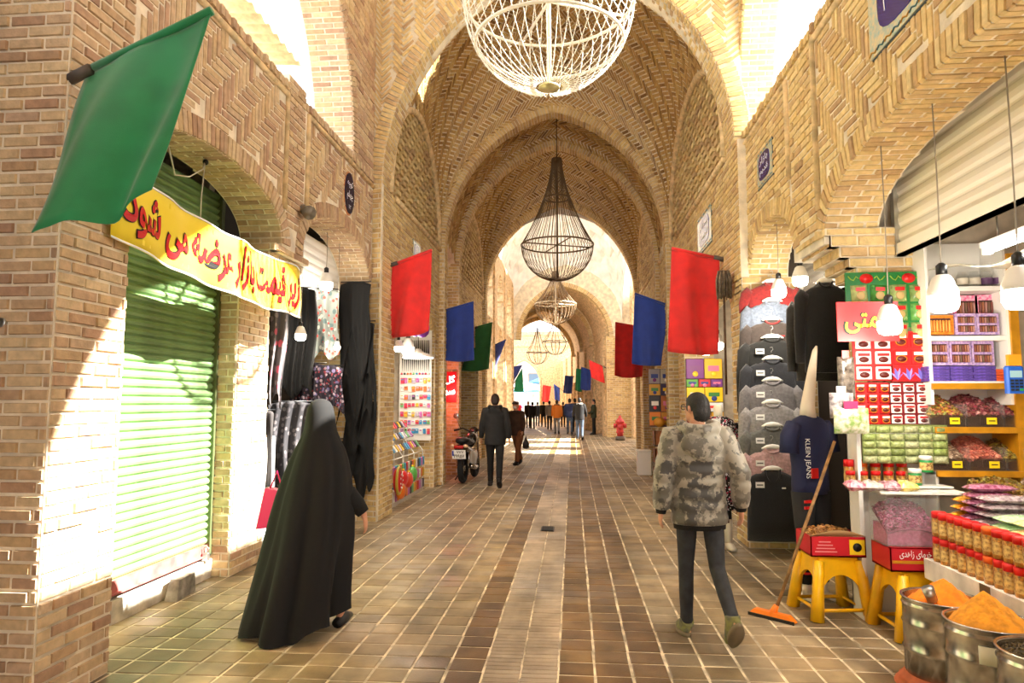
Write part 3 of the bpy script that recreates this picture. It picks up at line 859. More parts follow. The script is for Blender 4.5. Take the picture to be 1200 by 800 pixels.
def flatc(c, r=.45): return mat('c_%d_%d_%d' % c, c, r)

# ================================================================== shop rooms
def room(side, x0, x1, y0, y1, z1, m=WALLIN, name='wall_shop'):
    """back, side walls and ceiling of a shop behind the street wall (x0 street side, x1 back)"""
    t = .1; lo, hi = min(x0, x1), max(x0, x1); w_ = MB()
    w_.box((x1 if side > 0 else x1-t, y0-t, 0), (x1+t if side > 0 else x1, y1+t, z1)); w_.box((lo, y0-t, 0), (hi, y0, z1)); w_.box((lo, y1, 0), (hi, y1+t, z1)); w_.box((lo, y0-t, z1), (hi, y1+t, z1+t))
    return struct(w_.build(name, m))
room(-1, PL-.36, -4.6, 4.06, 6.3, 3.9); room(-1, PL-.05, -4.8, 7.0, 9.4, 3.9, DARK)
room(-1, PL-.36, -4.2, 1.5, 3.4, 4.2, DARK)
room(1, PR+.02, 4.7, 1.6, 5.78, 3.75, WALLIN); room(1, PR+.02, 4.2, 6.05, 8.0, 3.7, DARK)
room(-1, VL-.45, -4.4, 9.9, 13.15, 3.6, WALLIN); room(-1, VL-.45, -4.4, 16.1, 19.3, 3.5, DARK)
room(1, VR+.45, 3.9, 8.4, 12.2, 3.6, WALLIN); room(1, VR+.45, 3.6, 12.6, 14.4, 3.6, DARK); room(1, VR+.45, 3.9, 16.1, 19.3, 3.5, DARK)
for x0, x1, y0, y1 in ((-7.5,-7.3,20,33),(6.0,6.2,20,33)): struct(MB().box((x0,y0,0),(x1,y1,5.0)).build('wall_passage', TANPL))
# roofs over the shops and solid mass behind the upper walls
struct(MB().box((-9,9.5,4.5),(VL-.75,20,4.7)).box((-9,-2,3.95),(XL-.46,9.5,4.15)).box((VR+.75,8.2,4.5),(9,20,4.7)).box((XR+.46,-2,3.9),(9,8.1,4.1)).build('ceiling_shops', MORTAR))

# ================================================================== green roller shutter on the left
def shutter(name, label, x, y0, y1, z0, z1, pitch, m, s, rail=None, sun_side=1, lock=False):
    t = thing(name, label, 'shutter', (x, (y0+y1)/2, z0)); n = int((z1-z0-.1)/pitch)
    k_ = 1.25 if lock else .7; prof = [(0, 0), (.12, .002), (.3, .016), (.6, .022), (.9, .012), (1.0, .002)]
    vs = []
    for f, d in prof: vs += [(s*d*k_, -(y1-y0)/2, f*pitch), (s*d*k_, (y1-y0)/2, f*pitch)]
    for f, d in reversed(prof): vs += [(-s*.006, -(y1-y0)/2, f*pitch), (-s*.006, (y1-y0)/2, f*pitch)]
    me = MB(); k = len(vs)//2
    me.add(vs, [(2*i, 2*i+1, (2*i+3) % len(vs), (2*i+2) % len(vs)) for i in range(k)] + [tuple(range(0, 2*k, 2)), tuple(range(2*k-1, 0, -2))])
    ms = me.mesh('slat'); ms.materials.append(m)
    for i in range(n):
        o = bpy.data.objects.new('slat', ms); COL.objects.link(o); o.parent = t; o.location = (0, 0, .1 + i*pitch)
    MB().box((-.03, -(y1-y0)/2, 0), (.03, (y1-y0)/2, .1)).box((-.03, -(y1-y0)/2, .0), (.05*s if s > 0 else .03, (y1-y0)/2, .015)).build('bottom_rail', rail or m, t)
    for sy in (-1, 1): MB().box((-.04, sy*(y1-y0)/2-.03, 0), (.05, sy*(y1-y0)/2+.03, z1-z0)).build('guide_rail', mat('dull_green_steel', (96,104,70), .5, .4) if lock else STEEL, t)
    if lock:
        a = MB(); a.rbox((-.03,-.02,-.04),(.03,.02,.03), .006); lk = a.build('padlock', STEEL, t); lk.location = (.07, (y1-y0)/2-.12, .02)
        MB().tube([(-.02,0,.03),(-.02,0,.07),(0,0,.085),(.02,0,.07),(.02,0,.03)], .006, 6).build('shackle', STEEL, lk)
    return t
SHX = -3.42
GREEN_S = mat('green_shutter_paint', (126,158,106), .5, .15, vary=.12, scale=2.5)
MB_STEP = MB().box((-3.9, 4.06, 0), (-3.36, 6.26, .17)); struct(MB_STEP.build('floor_threshold', mat('pale_concrete', (214,206,190), .85, vary=.15, bump=.3)))
shutter('roller_shutter', 'closed green corrugated roller shutter under the yellow banner', SHX, 4.08, 6.24, .2, 3.66, .068, GREEN_S, 1, mat('faded_red_rail', (176,96,92), .6, .1, vary=.2), lock=True)
sb = MB(); p = at(195, 690, 5.55); sb.obox(R3(0, .1, .1, (-3.28, 5.62, .085)), (.1, .34, .17), taper=.8)
tag(sb.build('stone_block', mat('grey_stone', (150,142,130), .9, vary=.3, bump=.6)), 'rough grey stone block wedged under the green shutter', 'stone')
# white roller shutters, half raised
shutter('roller_shutter', 'white roller shutter half raised above the hanging scarves', -3.24, 6.95, 9.24, 2.92, 3.75, .11, WHITE, 1)
shutter('roller_shutter', 'large ivory roller shutter half raised over the candy shop', 2.62, 2.4, 5.64, 2.78, 3.72, .125, OFFWH, -1)
shutter('roller_shutter', 'small grey roller shutter half raised behind the hanging sweaters', 2.62, 6.4, 7.95, 2.7, 3.52, .1, mat('grey_slat', (120,116,108), .5, .3), -1)

# ================================================================== hanging bulbs
def bulb(p, top, r, label, group=None, cord_m=None):
    """p: lowest point of the bulb; top: height where the flex is fixed"""
    t = thing('hanging_bulb', label, 'lamp', p, 0, group); k = r/.08
    MB().lathe([(r*.55,0),(r*.85,.012*k),(r,.04*k),(r,.095*k)], n=16).build('glow_cap', BULB, t)
    MB().lathe([(r,.095*k),(r*1.0,.12*k),(r*.62,.2*k),(r*.4,.215*k)], n=16).build('bulb_body', WHITE, t)
    MB().lathe([(r*.36,.213*k),(r*.36,.27*k),(r*.15,.285*k)], n=12).build('socket', BLACKM, t)
    MB().tube([(0,0,.28*k),(.004,0,(top-p[2])*.6),(0,0,top-p[2])], .004, 5).build('flex', cord_m or mat('grey_flex', (150,140,124), .6), t)
    l = bpy.data.lights.new('bulb_light', 'POINT'); l.energy = 18*k; l.color = (1.0, .9, .74); l.shadow_soft_size = r
    lo = bpy.data.objects.new('bulb_light', l); COL.objects.link(lo); lo.parent = t; lo.location = (0, 0, -.06)
    return t
GB = 'hanging bulbs over the shop fronts'
bulb(at(1043, 392, 4.86), 3.45, .078, 'hanging bulb in front of the red shop sign', GB)
bulb(at(1106, 366, 4.3), 3.62, .085, 'hanging bulb in front of the shelf of boxed sweets', GB)
bulb(at(1197, 362, 3.75), 3.6, .085, 'hanging bulb cut by the right edge of the picture', GB)
bulb(at(913, 349, 7.3), 3.5, .075, 'left one of two hanging bulbs by the sweaters', GB)
bulb(at(938, 335, 7.0), 3.5, .075, 'right one of two hanging bulbs by the sweaters', GB)
bulb(at(382, 340, 8.0), 3.7, .08, 'topmost hanging bulb below the white half shutter on the left', GB)
bulb(at(352, 399, 7.3), 3.6, .06, 'hanging bulb in front of the black scarf on the left', GB)
bulb(at(395, 410, 8.2), 3.6, .04, 'smallest hanging bulb beside the tall black chador display', GB)
bulb(at(827, 416, 10.3), 3.2, .09, 'hanging bulb below the large right red flag', GB)
bulb(at(841, 410, 10.6), 3.2, .09, 'hanging bulb half behind the large right red flag', GB)
bulb(at(478, 416, 11.5), 3.2, .11, 'hanging bulb below the left red flag at the toy shop', GB)
bulb(at(467, 412, 10.8), 3.12, .07, 'small hanging bulb at the edge of the toy shop', GB)
dl = thing('dish_lamp', 'flat dish-shaped lamp above the black necklaces in the toy shop', 'lamp', at(490, 419, 12.0))
MB().lathe([(.3,0),(.3,.03),(.1,.1),(.04,.16)], n=20).build('shade', WHITE, dl); MB().lathe([(.27,-.01),(.27,0)], n=20).build('glow_panel', BULB, dl)
MB().tube([(0,0,.15),(0,0,.9)], .006, 5).build('flex', BLACKM, dl)

# ================================================================== candy and spice shop on the right
def dboard(name, label, x0, y0, x1, y1, Y, m, cat='display'):
    O, W, H = pix_plane(x0, y0, x1, y1, Y); t = thing(name, label, cat, O)
    MB().box((0, 0, 0), (W, .015, H)).build('board', m, t); return t, W, H
def sachet_mesh(w, h, d, name='sachet'):
    def f(u, v):
        x, z = (u-.5)*w, (v-.5)*h; b = max(0, (1-(2*u-1)**4)*(1-(2*v-1)**4)); return (x, -d*b, z)
    return MB().grid(f, 4, 4, thick=(0, .003, 0)).mesh(name)
def put(me, parent, loc, m=None, rot=None, name=None):
    o = bpy.data.objects.new(name or me.name.split('.')[0], me); COL.objects.link(o); o.parent = parent; o.location = loc
    if rot: o.rotation_euler = rot
    return o
GPK = piece_mat('green_sachet_foil', [(70,150,60),(110,180,90),(190,200,130),(60,130,50)], rough=.3, nscale=30, dirt=.4, bump=.2)
t, W, H = dboard('green_sachet_board', 'green card of seed sachets hanging above the red boards', 993, 318, 1081, 384, 5.58, flatc((14,120,48)))
me = sachet_mesh(.125, .135, .03); me.materials.append(GPK)
for i in range(4):
    for j in range(3):
        if i < 2 and j > 0: continue
        o = put(me, t, (.1 + i*.148, -.004, H - .17 - j*.15), rot=(0, random.uniform(-.05,.05), 0))
        MB().box((-.035,-.034,.015),(.035,-.03,.045)).build('label_badge', RED, o)
        MB().lathe([(.0,0),(.035,.001),(.03,.004)], n=10).build('seed_window', flatc((196,170,110)), o).rotation_euler = (PI/2, 0, 0)
        o.children[-1].location = (0, -.028, -.02)
for i in range(2):
    b = MB().lathe([(.0,0),(.04,0),(.04,.004)], n=12, sx=1.3).build('crest', RED, t); b.rotation_euler = (PI/2,0,0); b.location = (.16+.32*i, 0, H-.05)
    for s in (-1, 1):
        MB().tube([(.16+.32*i+s*(.06+.02*k), -.004, H-.05+.02*math.sin(k*2)) for k in range(5)], .005, 5).build('scroll', flatc((160,190,60)), t)
RB = flatc((206,20,24)); WIN = flatc((246,226,220)); BRN = flatc((90,24,18))
def saffron_board(label, x0, y0, x1, y1, Y, cols, rows, m, kind, gap_from=0):
    t, W, H = dboard('saffron_board', label, x0, y0, x1, y1, Y, m)
    w_, h_ = W/cols*.8, H/rows*.82
    base = MB().rbox((-w_/2, -.02, -h_/2), (w_/2, 0, h_/2), .008).mesh('saffron_pack'); base.materials.append(WIN if kind == 0 else RB)
    for i in range(cols):
        for j in range(rows):
            o = put(base, t, (W*(i+.5)/cols, -.001, H*(rows-j-.5)/rows))
            MB().lathe([(.0,0),(w_*.33,0),(w_*.31,.006),(.0,.008)], n=14, sy=.62).build('window', BRN, o).rotation_euler = (PI/2,0,0)
            o.children[-1].location = (0, -.019, -h_*.16)
            MB().box((-w_*.38,-.024,h_*.12),(w_*.38,-.02,h_*.34)).build('label_strip', RB if kind == 0 else WIN, o)
            if kind: MB().tube([(w_*.36*math.cos(a), -.022, -h_*.16+w_*.25*math.sin(a)) for a in [2*PI*k/12 for k in range(13)]], .003, 4).build('gold_rim', GOLD, o)
    return t, W, H
t, W, H = saffron_board('red card with white windowed saffron packs, upper left one', 1001, 392, 1044, 446, 5.57, 2, 3, RB, 0)
t, W, H = saffron_board('red card with round gold-rimmed saffron packs, upper right one', 1045, 388, 1085, 428, 5.57, 2, 2, flatc((214,24,28)), 1)
FLP = flatc((150,140,220)); FLP2 = flatc((112,100,196))
t, W, H = dboard('crocus_poster', 'red card printed with large lilac crocus flowers', 1045, 428, 1086, 447, 5.57, flatc((196,18,24)))
for i in range(3):
    for k in range(6):
        a = PI*k/5; cx = W*(i+.5)/3; q = [(cx,-.003,.01),(cx+.035*math.cos(a)-.012*math.sin(a),-.003,.02+.05*math.sin(a)),(cx+.065*math.cos(a),-.003,.02+.09*math.sin(a)),(cx+.035*math.cos(a)+.012*math.sin(a),-.003,.02+.06*math.sin(a))]
        MB().prism(q, (0,-.002-.0005*k,0)).build('petal', (FLP, FLP2)[k % 2], t)
t, W, H = saffron_board('dark red card with small gold-rimmed saffron packs, lower left one', 1002, 448, 1042, 497, 5.57, 3, 4, flatc((176,14,22)), 1)
t, W, H = saffron_board('dark red card with small white windowed saffron packs, lower right one', 1043, 448, 1087, 497, 5.57, 3, 4, flatc((120,12,24)), 0)
# red painted sign with the shop name
O, W, H = pix_plane(982, 353, 1052, 400, 5.2)
t = thing('shop_sign', 'red board with yellow Persian lettering edged in black behind a bulb', 'sign', O)
MB().box((0,0,0),(W,.012,H)).build('board', flatc((222,16,20)), t)
M_ = plane(O, (1,0,0), (0,0,1))
letters('letter_edge', 'نعمتی', M_, .04, W*.98, H*.17, H*.82, TXT_K, t, bold=.045, lift=.002)
letters('lettering', 'نعمتی', M_, .055, W*.965, H*.2, H*.79, TXT_Y, t, bold=.012, lift=.005)

# white shelf unit on the side wall
def Zs(y, Y): return at(1100, y, Y).z
SY = 5.46
xa, xb = at(1088, 400, SY).x, at(1184, 400, SY).x
t = thing('shelf_unit', 'white shelf unit of boxed sweets against the shop side wall', 'shelf', (xa, SY, 1.0))
zb = [Zs(y, SY) for y in (338, 396, 449)]
for z in zb: MB().box((.021, .004, z-1.0-.02), (xb-xa-.021, .288, z-1.0+.015)).build('shelf_board', WHITE, t)
for x in (0, xb-xa-.02): MB().box((x, .0, .6), (x+.02, .3, 1.9)).build('side_panel', WHITE, t)
MB().box((0,.29,.6),(xb-xa,.3,1.9)).build('back_panel', WHITE, t)
MB().box((xb-xa, -.02, 0), (xb-xa+.06, .3, 1.75)).build('gold_post', GOLD, t)
GR = [Zs(y, SY) for y in (449, 500, 551)]
gs = thing('gold_rack', 'rack of gold edged shelves holding open bins of dried fruit', 'shelf', (xa, SY, 0))
XE = at(1260, 500, SY).x
for z in GR: MB().box((0,-.03,z-.045),(XE-xa,-.005,z)).build('gold_edge', GOLD, gs)
for z in GR[1:]: MB().box((0,-.005,z-.03),(XE-xa,.32,z-.01)).build('shelf_board', WHITE, gs)
for x in (-.0, XE-xa): MB().box((x,0,0),(x+.02,.32,GR[2])).build('upright', WHITE, gs)
# boxes of sweets: printed frame with two windows of sweets
def sweet_box(label, x0, y0, x1, y1, Y, frame, fill, d=.06, win=2, group='boxed sweets on the white shelves', name='sweet_box', tilt=0):
    O, W, H = pix_plane(x0, y0, x1, y1, Y); t = thing(name, label, 'box', O, 0, group)
    MB().box((0,0,0),(W,d,H)).build('carton', frame, t)
    for j in range(win):
        z0 = H*(.12+.42*j) if win == 2 else H*.15; z1 = z0 + (H*.32 if win == 2 else H*.68)
        wd = MB().box((W*.12,-.004,z0),(W*.88,-.001,z1)).build('window', flatc((70,44,40)), t)
        n = 7
        for i in range(n): MB().lathe([(W*.035,0),(W*.05,.004),(W*.05,(z1-z0)*.8),(W*.035,(z1-z0)*.86)], (W*(.17+.66*i/(n-1)),-.006,z0+.01*0), n=6).build('sweet', fill[i % len(fill)], wd)
    return t
LIL = mat('lilac_print', (150,120,190), .4, vary=.35, scale=60, col2=(220,190,220)); ORG = mat('orange_print', (226,130,40), .4, vary=.2, scale=50)
PNK = mat('pink_print', (230,80,140), .4, vary=.3, scale=50, col2=(246,200,214)); PUR = mat('purple_print', (92,70,160), .4, vary=.25, scale=40)
F1 = [flatc(c) for c in ((120,60,50),(150,90,60),(170,120,110),(110,80,60))]; F2 = [flatc(c) for c in ((236,150,60),(226,130,50))]
sweet_box('orange box of sweets behind the hanging bulb', 1086, 369, 1117, 392, 5.5, ORG, F2, win=1)
sweet_box('pink sweet box leaning at the back, left one', 1119, 346, 1145, 392, 5.62, PNK, F1)
sweet_box('pink sweet box leaning at the back, right one', 1145, 345, 1173, 392, 5.62, PNK, F1)
sweet_box('lilac framed sweet box on the middle shelf, left one', 1120, 367, 1144, 392, 5.5, LIL, F1)
sweet_box('lilac framed sweet box on the middle shelf, right one', 1145, 367, 1170, 392, 5.5, LIL, F1)
for i, nm in enumerate(('left', 'middle', 'right')): sweet_box('lilac framed sweet box on the lower shelf, %s one' % nm, 1087+26*i, 399, 1112+26*i, 428, 5.53, LIL, F1)
for i in range(3):
    for j in range(5):
        a = at(1088+27*i, 446, SY); o = MB().box((.003+random.uniform(-.004,.004),0,0),(.165,.1,.0215)); o = o.build('flat_sweet_box', PUR, loc=(a.x, SY+.012, zb[2]+.016+j*.023))
        tag(o, 'flat purple sweet box in the %s stack below the lilac boxes' % ('left', 'middle', 'right')[i], 'box', 'flat purple boxes stacked on the lower shelf')
for j in range(4):
    a = at(1169, 446, SY); tag(MB().box((0,0,0),(.09,.1,.021)).build('flat_sweet_box', flatc((212,84,40)), loc=(a.x, SY+.012, zb[2]+.016+j*.023)), 'flat orange sweet box in the short stack beside the card reader', 'box', 'flat orange boxes stacked on the lower shelf')
for i in range(4):
    a = at(1128+14*i, 336, 5.56); t = thing('glass_jar', 'clear glass jar with a plain label on the top shelf', 'jar', (a.x, 5.56, zb[0]+.016), 0, 'glass jars on the top shelf')
    MB().lathe([(.035,0),(.044,.01),(.044,.09),(.03,.115),(.03,.13)], n=12).build('glass', GLASS, t); MB().lathe([(.045,.025),(.045,.075)], n=12, cap=False).build('label_band', flatc((214,206,190)) if i < 2 else flatc((92,60,100)), t)
# card reader
O = at(1192, 461, 5.2); t = thing('card_reader', 'blue payment card reader standing upright by the gold post', 'card reader', O)
MB().rbox((-.06,0,0),(.06,.05,.2), .012).build('body', flatc((30,90,190)), t)
MB().box((-.04,-.004,.115),(.04,0,.165)).build('screen', flatc((150,190,200)), t)
for i in range(3):
    for j in range(4): MB().box((-.04+i*.03,-.006,.02+j*.022),(-.018+i*.03,0,.035+j*.022)).build('key', flatc((30,34,40)) if (i, j) != (2, 0) else flatc((40,160,60)), t)
MB().box((-.045,.0,.2),(.045,.03,.28)).build('paper_note', flatc((246,150,30)), t)

# open bins of dried fruit (each heap is loose stuff in its bin)
def chips(n, w, d, h, size, flat=.5, seed=1):
    rnd = random.Random(seed); m = MB()
    def top(x, y): return h*(.78+.22*(1-(2*x/w-1)**2))*(.42+.58*min(1,y/d))
    nx = 14
    m.grid(lambda u, v: (u*w, v*d, top(u*w, v*d)-.022), nx, 6)
    for _ in range(n):
        x, y = rnd.uniform(.01,w-.01), rnd.uniform(.005,d-.01); s = size*rnd.uniform(.6,1.4)
        m.obox(R3(rnd.uniform(-1,1), rnd.uniform(-1,1), rnd.uniform(0,6), (x, y, top(x,y))), (s*1.5, s, s*flat), taper=.6)
    return m
def heap_mat(name, cols): return piece_mat(name, cols, rough=.45, nscale=40, dirt=.4, bump=.2)
H1 = heap_mat('mixed_fruit_rolls', [(170,50,60),(226,186,70),(120,50,46),(200,90,70),(160,170,70),(100,36,40)]); H2 = heap_mat('dark_fruit_leather', [(100,36,44),(170,66,84),(66,28,34),(140,84,66),(200,130,130)])
H3 = heap_mat('dried_figs', [(190,160,130),(120,90,70),(220,196,170),(150,110,80)]); H4 = heap_mat('pink_dried_fruit', [(206,110,90),(226,140,116),(180,80,70),(240,170,140)]); H5 = heap_mat('yellow_green_mix', [(200,170,40),(120,60,40),(160,150,60),(90,40,30)])
def bin_(label, hlabel, x0, x1, z, m, seed, hcat):
    t = thing('display_bin', 'clear open bin ' + label, 'bin', (x0, SY, z), 0, 'clear bins on the gold rack'); W = x1-x0
    MB().box((0,0,0),(W,.012,.09)).build('front_pane', mat('smoked_acrylic', (90,70,60), .1, alpha=.35), t); MB().box((0,0,0),(.008,.3,.17)).build('divider', GLASS, t); MB().box((0,.29,0),(W,.3,.2)).build('back_pane', GLASS, t)
    MB().box((0,0,-.005),(W,.3,.004)).build('tray', flatc((120,96,70)), t)
    pt = MB().box((W*.55,-.008,.02),(W*.55+.07,-.001,.07)).build('price_tag', TXT_Y, t); MB().box((W*.55+.012,-.01,.042),(W*.55+.058,-.008,.05)).build('price_print', TXT_K, pt)
    h = chips(900, W-.02, .26, .24, .024, seed=seed).build('heap', m, loc=(x0+.01, SY+.014, z+.004)); tag(h, hlabel, hcat, kind='stuff')
xs = [at(x, 480, SY).x for x in (1090, 1132, 1176, 1230)]
for i, (lb, hm, hl) in enumerate((('of fruit rolls on the upper row', H1, 'multicoloured fruit rolls heaped in the upper left bin'), ('of dark fruit leather on the upper row', H2, 'dark fruit leather heaped in the upper middle bin'), ('of black dried fruit on the upper row', H2, 'black dried fruit heaped in the upper right bin'))): bin_(lb, hl, xs[i], xs[i+1]-.01, GR[1], hm, 10+i, 'dried fruit')
for i, (lb, hm, hl) in enumerate((('of pale dried figs on the lower row', H3, 'pale brown dried figs heaped in the lower left bin'), ('of pink dried fruit on the lower row', H4, 'pink dried fruit heaped in the lower middle bin'), ('of yellow mixed nuts on the lower row', H5, 'yellow and brown nut mix heaped in the lower right bin'))): bin_(lb, hl, xs[i], xs[i+1]-.01, GR[2], hm, 20+i, 'dried fruit')
for i, hm in enumerate((H5, H3, H4)):
    h = chips(500, .34, .26, .15, .022, seed=40+i).build('heap', hm, loc=(2.92+.36*i, SY-.28, .92)); tag(h, ('loose yellow nuts', 'loose pale nuts', 'loose pink sweets')[i] + ' heaped below the lowest gold edge', 'nuts', kind='stuff')
    tt = thing('display_bin', ('left', 'middle', 'right')[i] + ' wooden tray below the lowest gold edge', 'bin', (2.91+.36*i, SY-.29, .0)); MB().box((0,0,.8),(.36,.3,.92)).build('tray', DWOOD, tt); MB().box((.02,.02,0),(.06,.06,.8)).box((.3,.2,0),(.34,.24,.8)).build('post', DWOOD, tt)
# white ledge and green foil wall with small jars, left of the rack
a, b = at(1000, 503, 5.5), at(1096, 545, 5.5)
ls = thing('side_ledge', 'narrow white ledge carrying jars under the red boards', 'shelf', (a.x, 5.45, 0))
for z in (at(1040,500,5.5).z-.03, at(1040,572,5.4).z): MB().box((0,0,z-.02),(b.x-a.x,.2,z)).build('shelf_board', WHITE, ls)
MB().box((0,.18,0),(b.x-a.x,.2,at(1040,500,5.5).z)).build('back_panel', WHITE, ls); MB().box((0,0,0),(.03,.2,at(1040,500,5.5).z)).build('side_panel', WHITE, ls)
gp = thing('green_foil_rack', 'rack of green foil sachets in rows under the red boards', 'display', (a.x+.04, 5.44, at(1040,543,5.44).z)); 
me = sachet_mesh(.1, .052, .02, 'foil_sachet'); me.materials.append(piece_mat('pale_green_foil', [(150,170,90),(190,200,140),(120,140,70),(210,214,170)], rough=.25, nscale=60, dirt=.5, bump=.3))
MB().box((0,.01,0),(.62,.016,.29)).build('card', flatc((120,130,70)), gp)
for i in range(6):
    for j in range(5): put(me, gp, (.055+i*.102, .006, .03+j*.056))
def spice_jar(p, label, group, lid=RED, body=None, r=.034, h=.12):
    t = thing('spice_jar', label, 'jar', p, 0, group)
    MB().lathe([(r*.95,0),(r,.006),(r,h*.7),(r*.88,h*.76)], n=12).build('glass', body or mat('ochre_spice', (176,120,44), .3, vary=.4, scale=60, coat=.5), t)
    MB().lathe([(r*1.01,h*.15),(r*1.01,h*.6)], n=12, cap=False).build('label_band', mat('cream_label', (226,196,120), .5, vary=.35, scale=45, col2=(120,70,30)), t)
    MB().lathe([(r*1.0,h*.74),(r*1.0,h*.96),(r*.9,h)], n=12).build('lid', lid, t); return t
zj = at(1040,572,5.4).z
for i in range(5): spice_jar((at(1003+15*i,572,5.38).x, 5.47, zj), 'red-lidded spice jar in the lower row on the white ledge', 'jars on the white ledge', lid=RED)
for i in range(5): spice_jar((at(1005+16*i,556,5.38).x, 5.54, zj), 'red-lidded spice jar in the back row on the white ledge', 'back jars on the white ledge', lid=RED if i != 1 else flatc((230,110,30)), r=.038, h=.2)
for k, (x, y) in enumerate(((1090, 545), (1077, 560))): spice_jar((at(x,y,5.3).x, 5.36, at(x,y+8,5.36).z), ('green and white tub of paste standing highest beside the foil sachets', 'green and white tub of paste in front of the red-lidded jars')[k], None, lid=WHITE, body=flatc((30,140,70)), r=.045, h=.12)
pl = MB().box((0,0,0),(.3,.14,.012)); tag(pl.build('plank', WHITE, loc=(at(1066,580,5.3).x, 5.28, at(1077,568,5.36).z-.014)), 'short white plank under the green and white tubs', 'plank')

# stools, cartons and acrylic bin
def stool(p, rz, label):
    t = thing('plastic_stool', label, 'stool', p, rz, 'yellow plastic stools'); h, a, b = .46, .155, .205
    MB().rbox((-a,-a,h-.03),(a,a,h), .015).build('seat', YEL, t)
    for sx in (-1, 1):
        for sy in (-1, 1):
            m = MB(); q = [Vector((sx*a*.97, sy*a*.97, h-.03)), Vector((sx*b, sy*b, 0))]
            m.tube([q[0], q[0].lerp(q[1], .5), q[1]], [.04,.042,.05], 6); m.build('leg', YEL, t)
    for k in range(4):    # arched aprons between the legs
        m = MB(); A = []; n = 10; Rk = Matrix.Rotation(k*PI/2, 4, 'Z')
        for i in range(n+1):
            u = -1 + 2*i/n; top = h-.025; lo = .13 + .2*math.sqrt(max(0, 1-u*u)); 
            wl = a + (b-a)*(1-lo/h); A.append((Rk @ Vector((u*wl*.92, -wl, lo)), Rk @ Vector((u*a*.95, -a, top))))
        vs = [p for q in A for p in q]; N = len(vs); off = Rk @ Vector((0, .012, 0)); vs += [p + off for p in vs]
        fs = [(2*i, 2*i+2, 2*i+3, 2*i+1) for i in range(n)] + [(N+2*i+1, N+2*i+3, N+2*i+2, N+2*i) for i in range(n)] + [(2*i+2, 2*i, N+2*i, N+2*i+2) for i in range(n)]
        m.add(vs, fs); m.build('apron', YEL, t)
    MB().tube([(b*.9*x, b*.9*y, .075) for x, y in ((-1,-1),(1,-1),(1,1),(-1,1),(-1,-1))], .014, 6).build('stretcher', YEL, t)
    return t
stool((1.97, 5.62, 0), .12, 'yellow plastic stool carrying the carton of loose nuts')
stool((2.4, 5.2, 0), .05, 'yellow plastic stool under the petal bin and date carton')
def carton(name, label, x0, x1, y, z, h, d, m, lip=0):
    t = thing(name, label, 'carton', (x0, y, z)); W = x1-x0
    w_ = MB(); 
    w_.box((0,0,0),(W,.008,h)).box((0,d-.008,0),(W,d,h)).box((0,0,0),(.008,d,h)).box((W-.008,0,0),(W,d,h)).box((0,0,0),(W,d,.01)); w_.build('carton_wall', m, t)
    return t, W
NUTS = heap_mat('roasted_nuts', [(150,96,40),(190,130,60),(110,66,30),(210,160,90)])
CRD = flatc((206,24,40))
t, W = carton('nut_carton', 'red carton of loose nuts on the front yellow stool', 1.78, 2.18, 5.44, .461, .15, .34, CRD)
MB().box((W-.12,-.004,.02),(W-.01,0,.13)).build('gold_label', TXT_Y, t); MB().lathe([(0,0),(.032,0),(.032,.003)], n=14).build('seal', TXT_K, t).rotation_euler = (PI/2,0,0); t.children[-1].location = (W-.065,-.004,.075)
for j in range(4): MB().box((.03+.01*j,-.003,.035+j*.024),(.19-.015*j,0,.043+j*.024)).build('print_line', flatc((236,150,150)), t)
fl_ = MB(); fl_.grid(lambda u, v: (u*W, -.0 - .03*v + .02, .15 + .05*v*math.sin(u*3)), 8, 2, thick=(0,.004,0)); fl_.build('flap', mat('card_brown', (196,160,110), .8), t)
h = chips(380, .37, .31, .17, .02, .7, seed=5).build('heap', NUTS, loc=(1.795, 5.455, .475)); tag(h, 'roasted nuts heaped in the carton on the front stool', 'nuts', kind='stuff')
t, W = carton('date_carton', 'red date carton with white Persian lettering on the back stool', 2.17, 2.52, 5.02, .461, .16, .3, flatc((196,20,36)))
M_ = plane((2.17, 5.02, .461), (1,0,0), (0,0,1)); letters('lettering', 'خرمای زاهدی', M_, .06, .27, .085, .145, TXT_W, t, bold=.01, lift=.003)
MB().box((.01,-.003,.055),(.34,0,.075)).build('gold_stripe', GOLD, t); MB().box((0,0,.155),(.35,.3,.16)).build('lid', CRD, t)
PET = heap_mat('rose_petals', [(120,20,70),(170,50,110),(90,16,50),(200,110,150),(60,10,30)])
t = thing('petal_bin', 'clear acrylic bin of dried purple petals standing on the date carton', 'bin', (2.16, 5.04, .625)); 
MB().box((0,0,0),(.36,.006,.33)).box((0,.26,0),(.36,.266,.36)).box((0,0,0),(.006,.26,.36)).box((.354,0,0),(.36,.26,.36)).build('acrylic_wall', GLASS, t); MB().box((0,0,0),(.36,.26,.006)).build('base', GLASS, t)
pb_ = chips(1200, .344, .24, .3, .016, seed=9); pb_.box((.004,.006,0),(.34,.235,.13)); tag(pb_.build('heap', PET, loc=(2.17, 5.05, .632)), 'dried purple petals filling the acrylic bin', 'petals', kind='stuff')

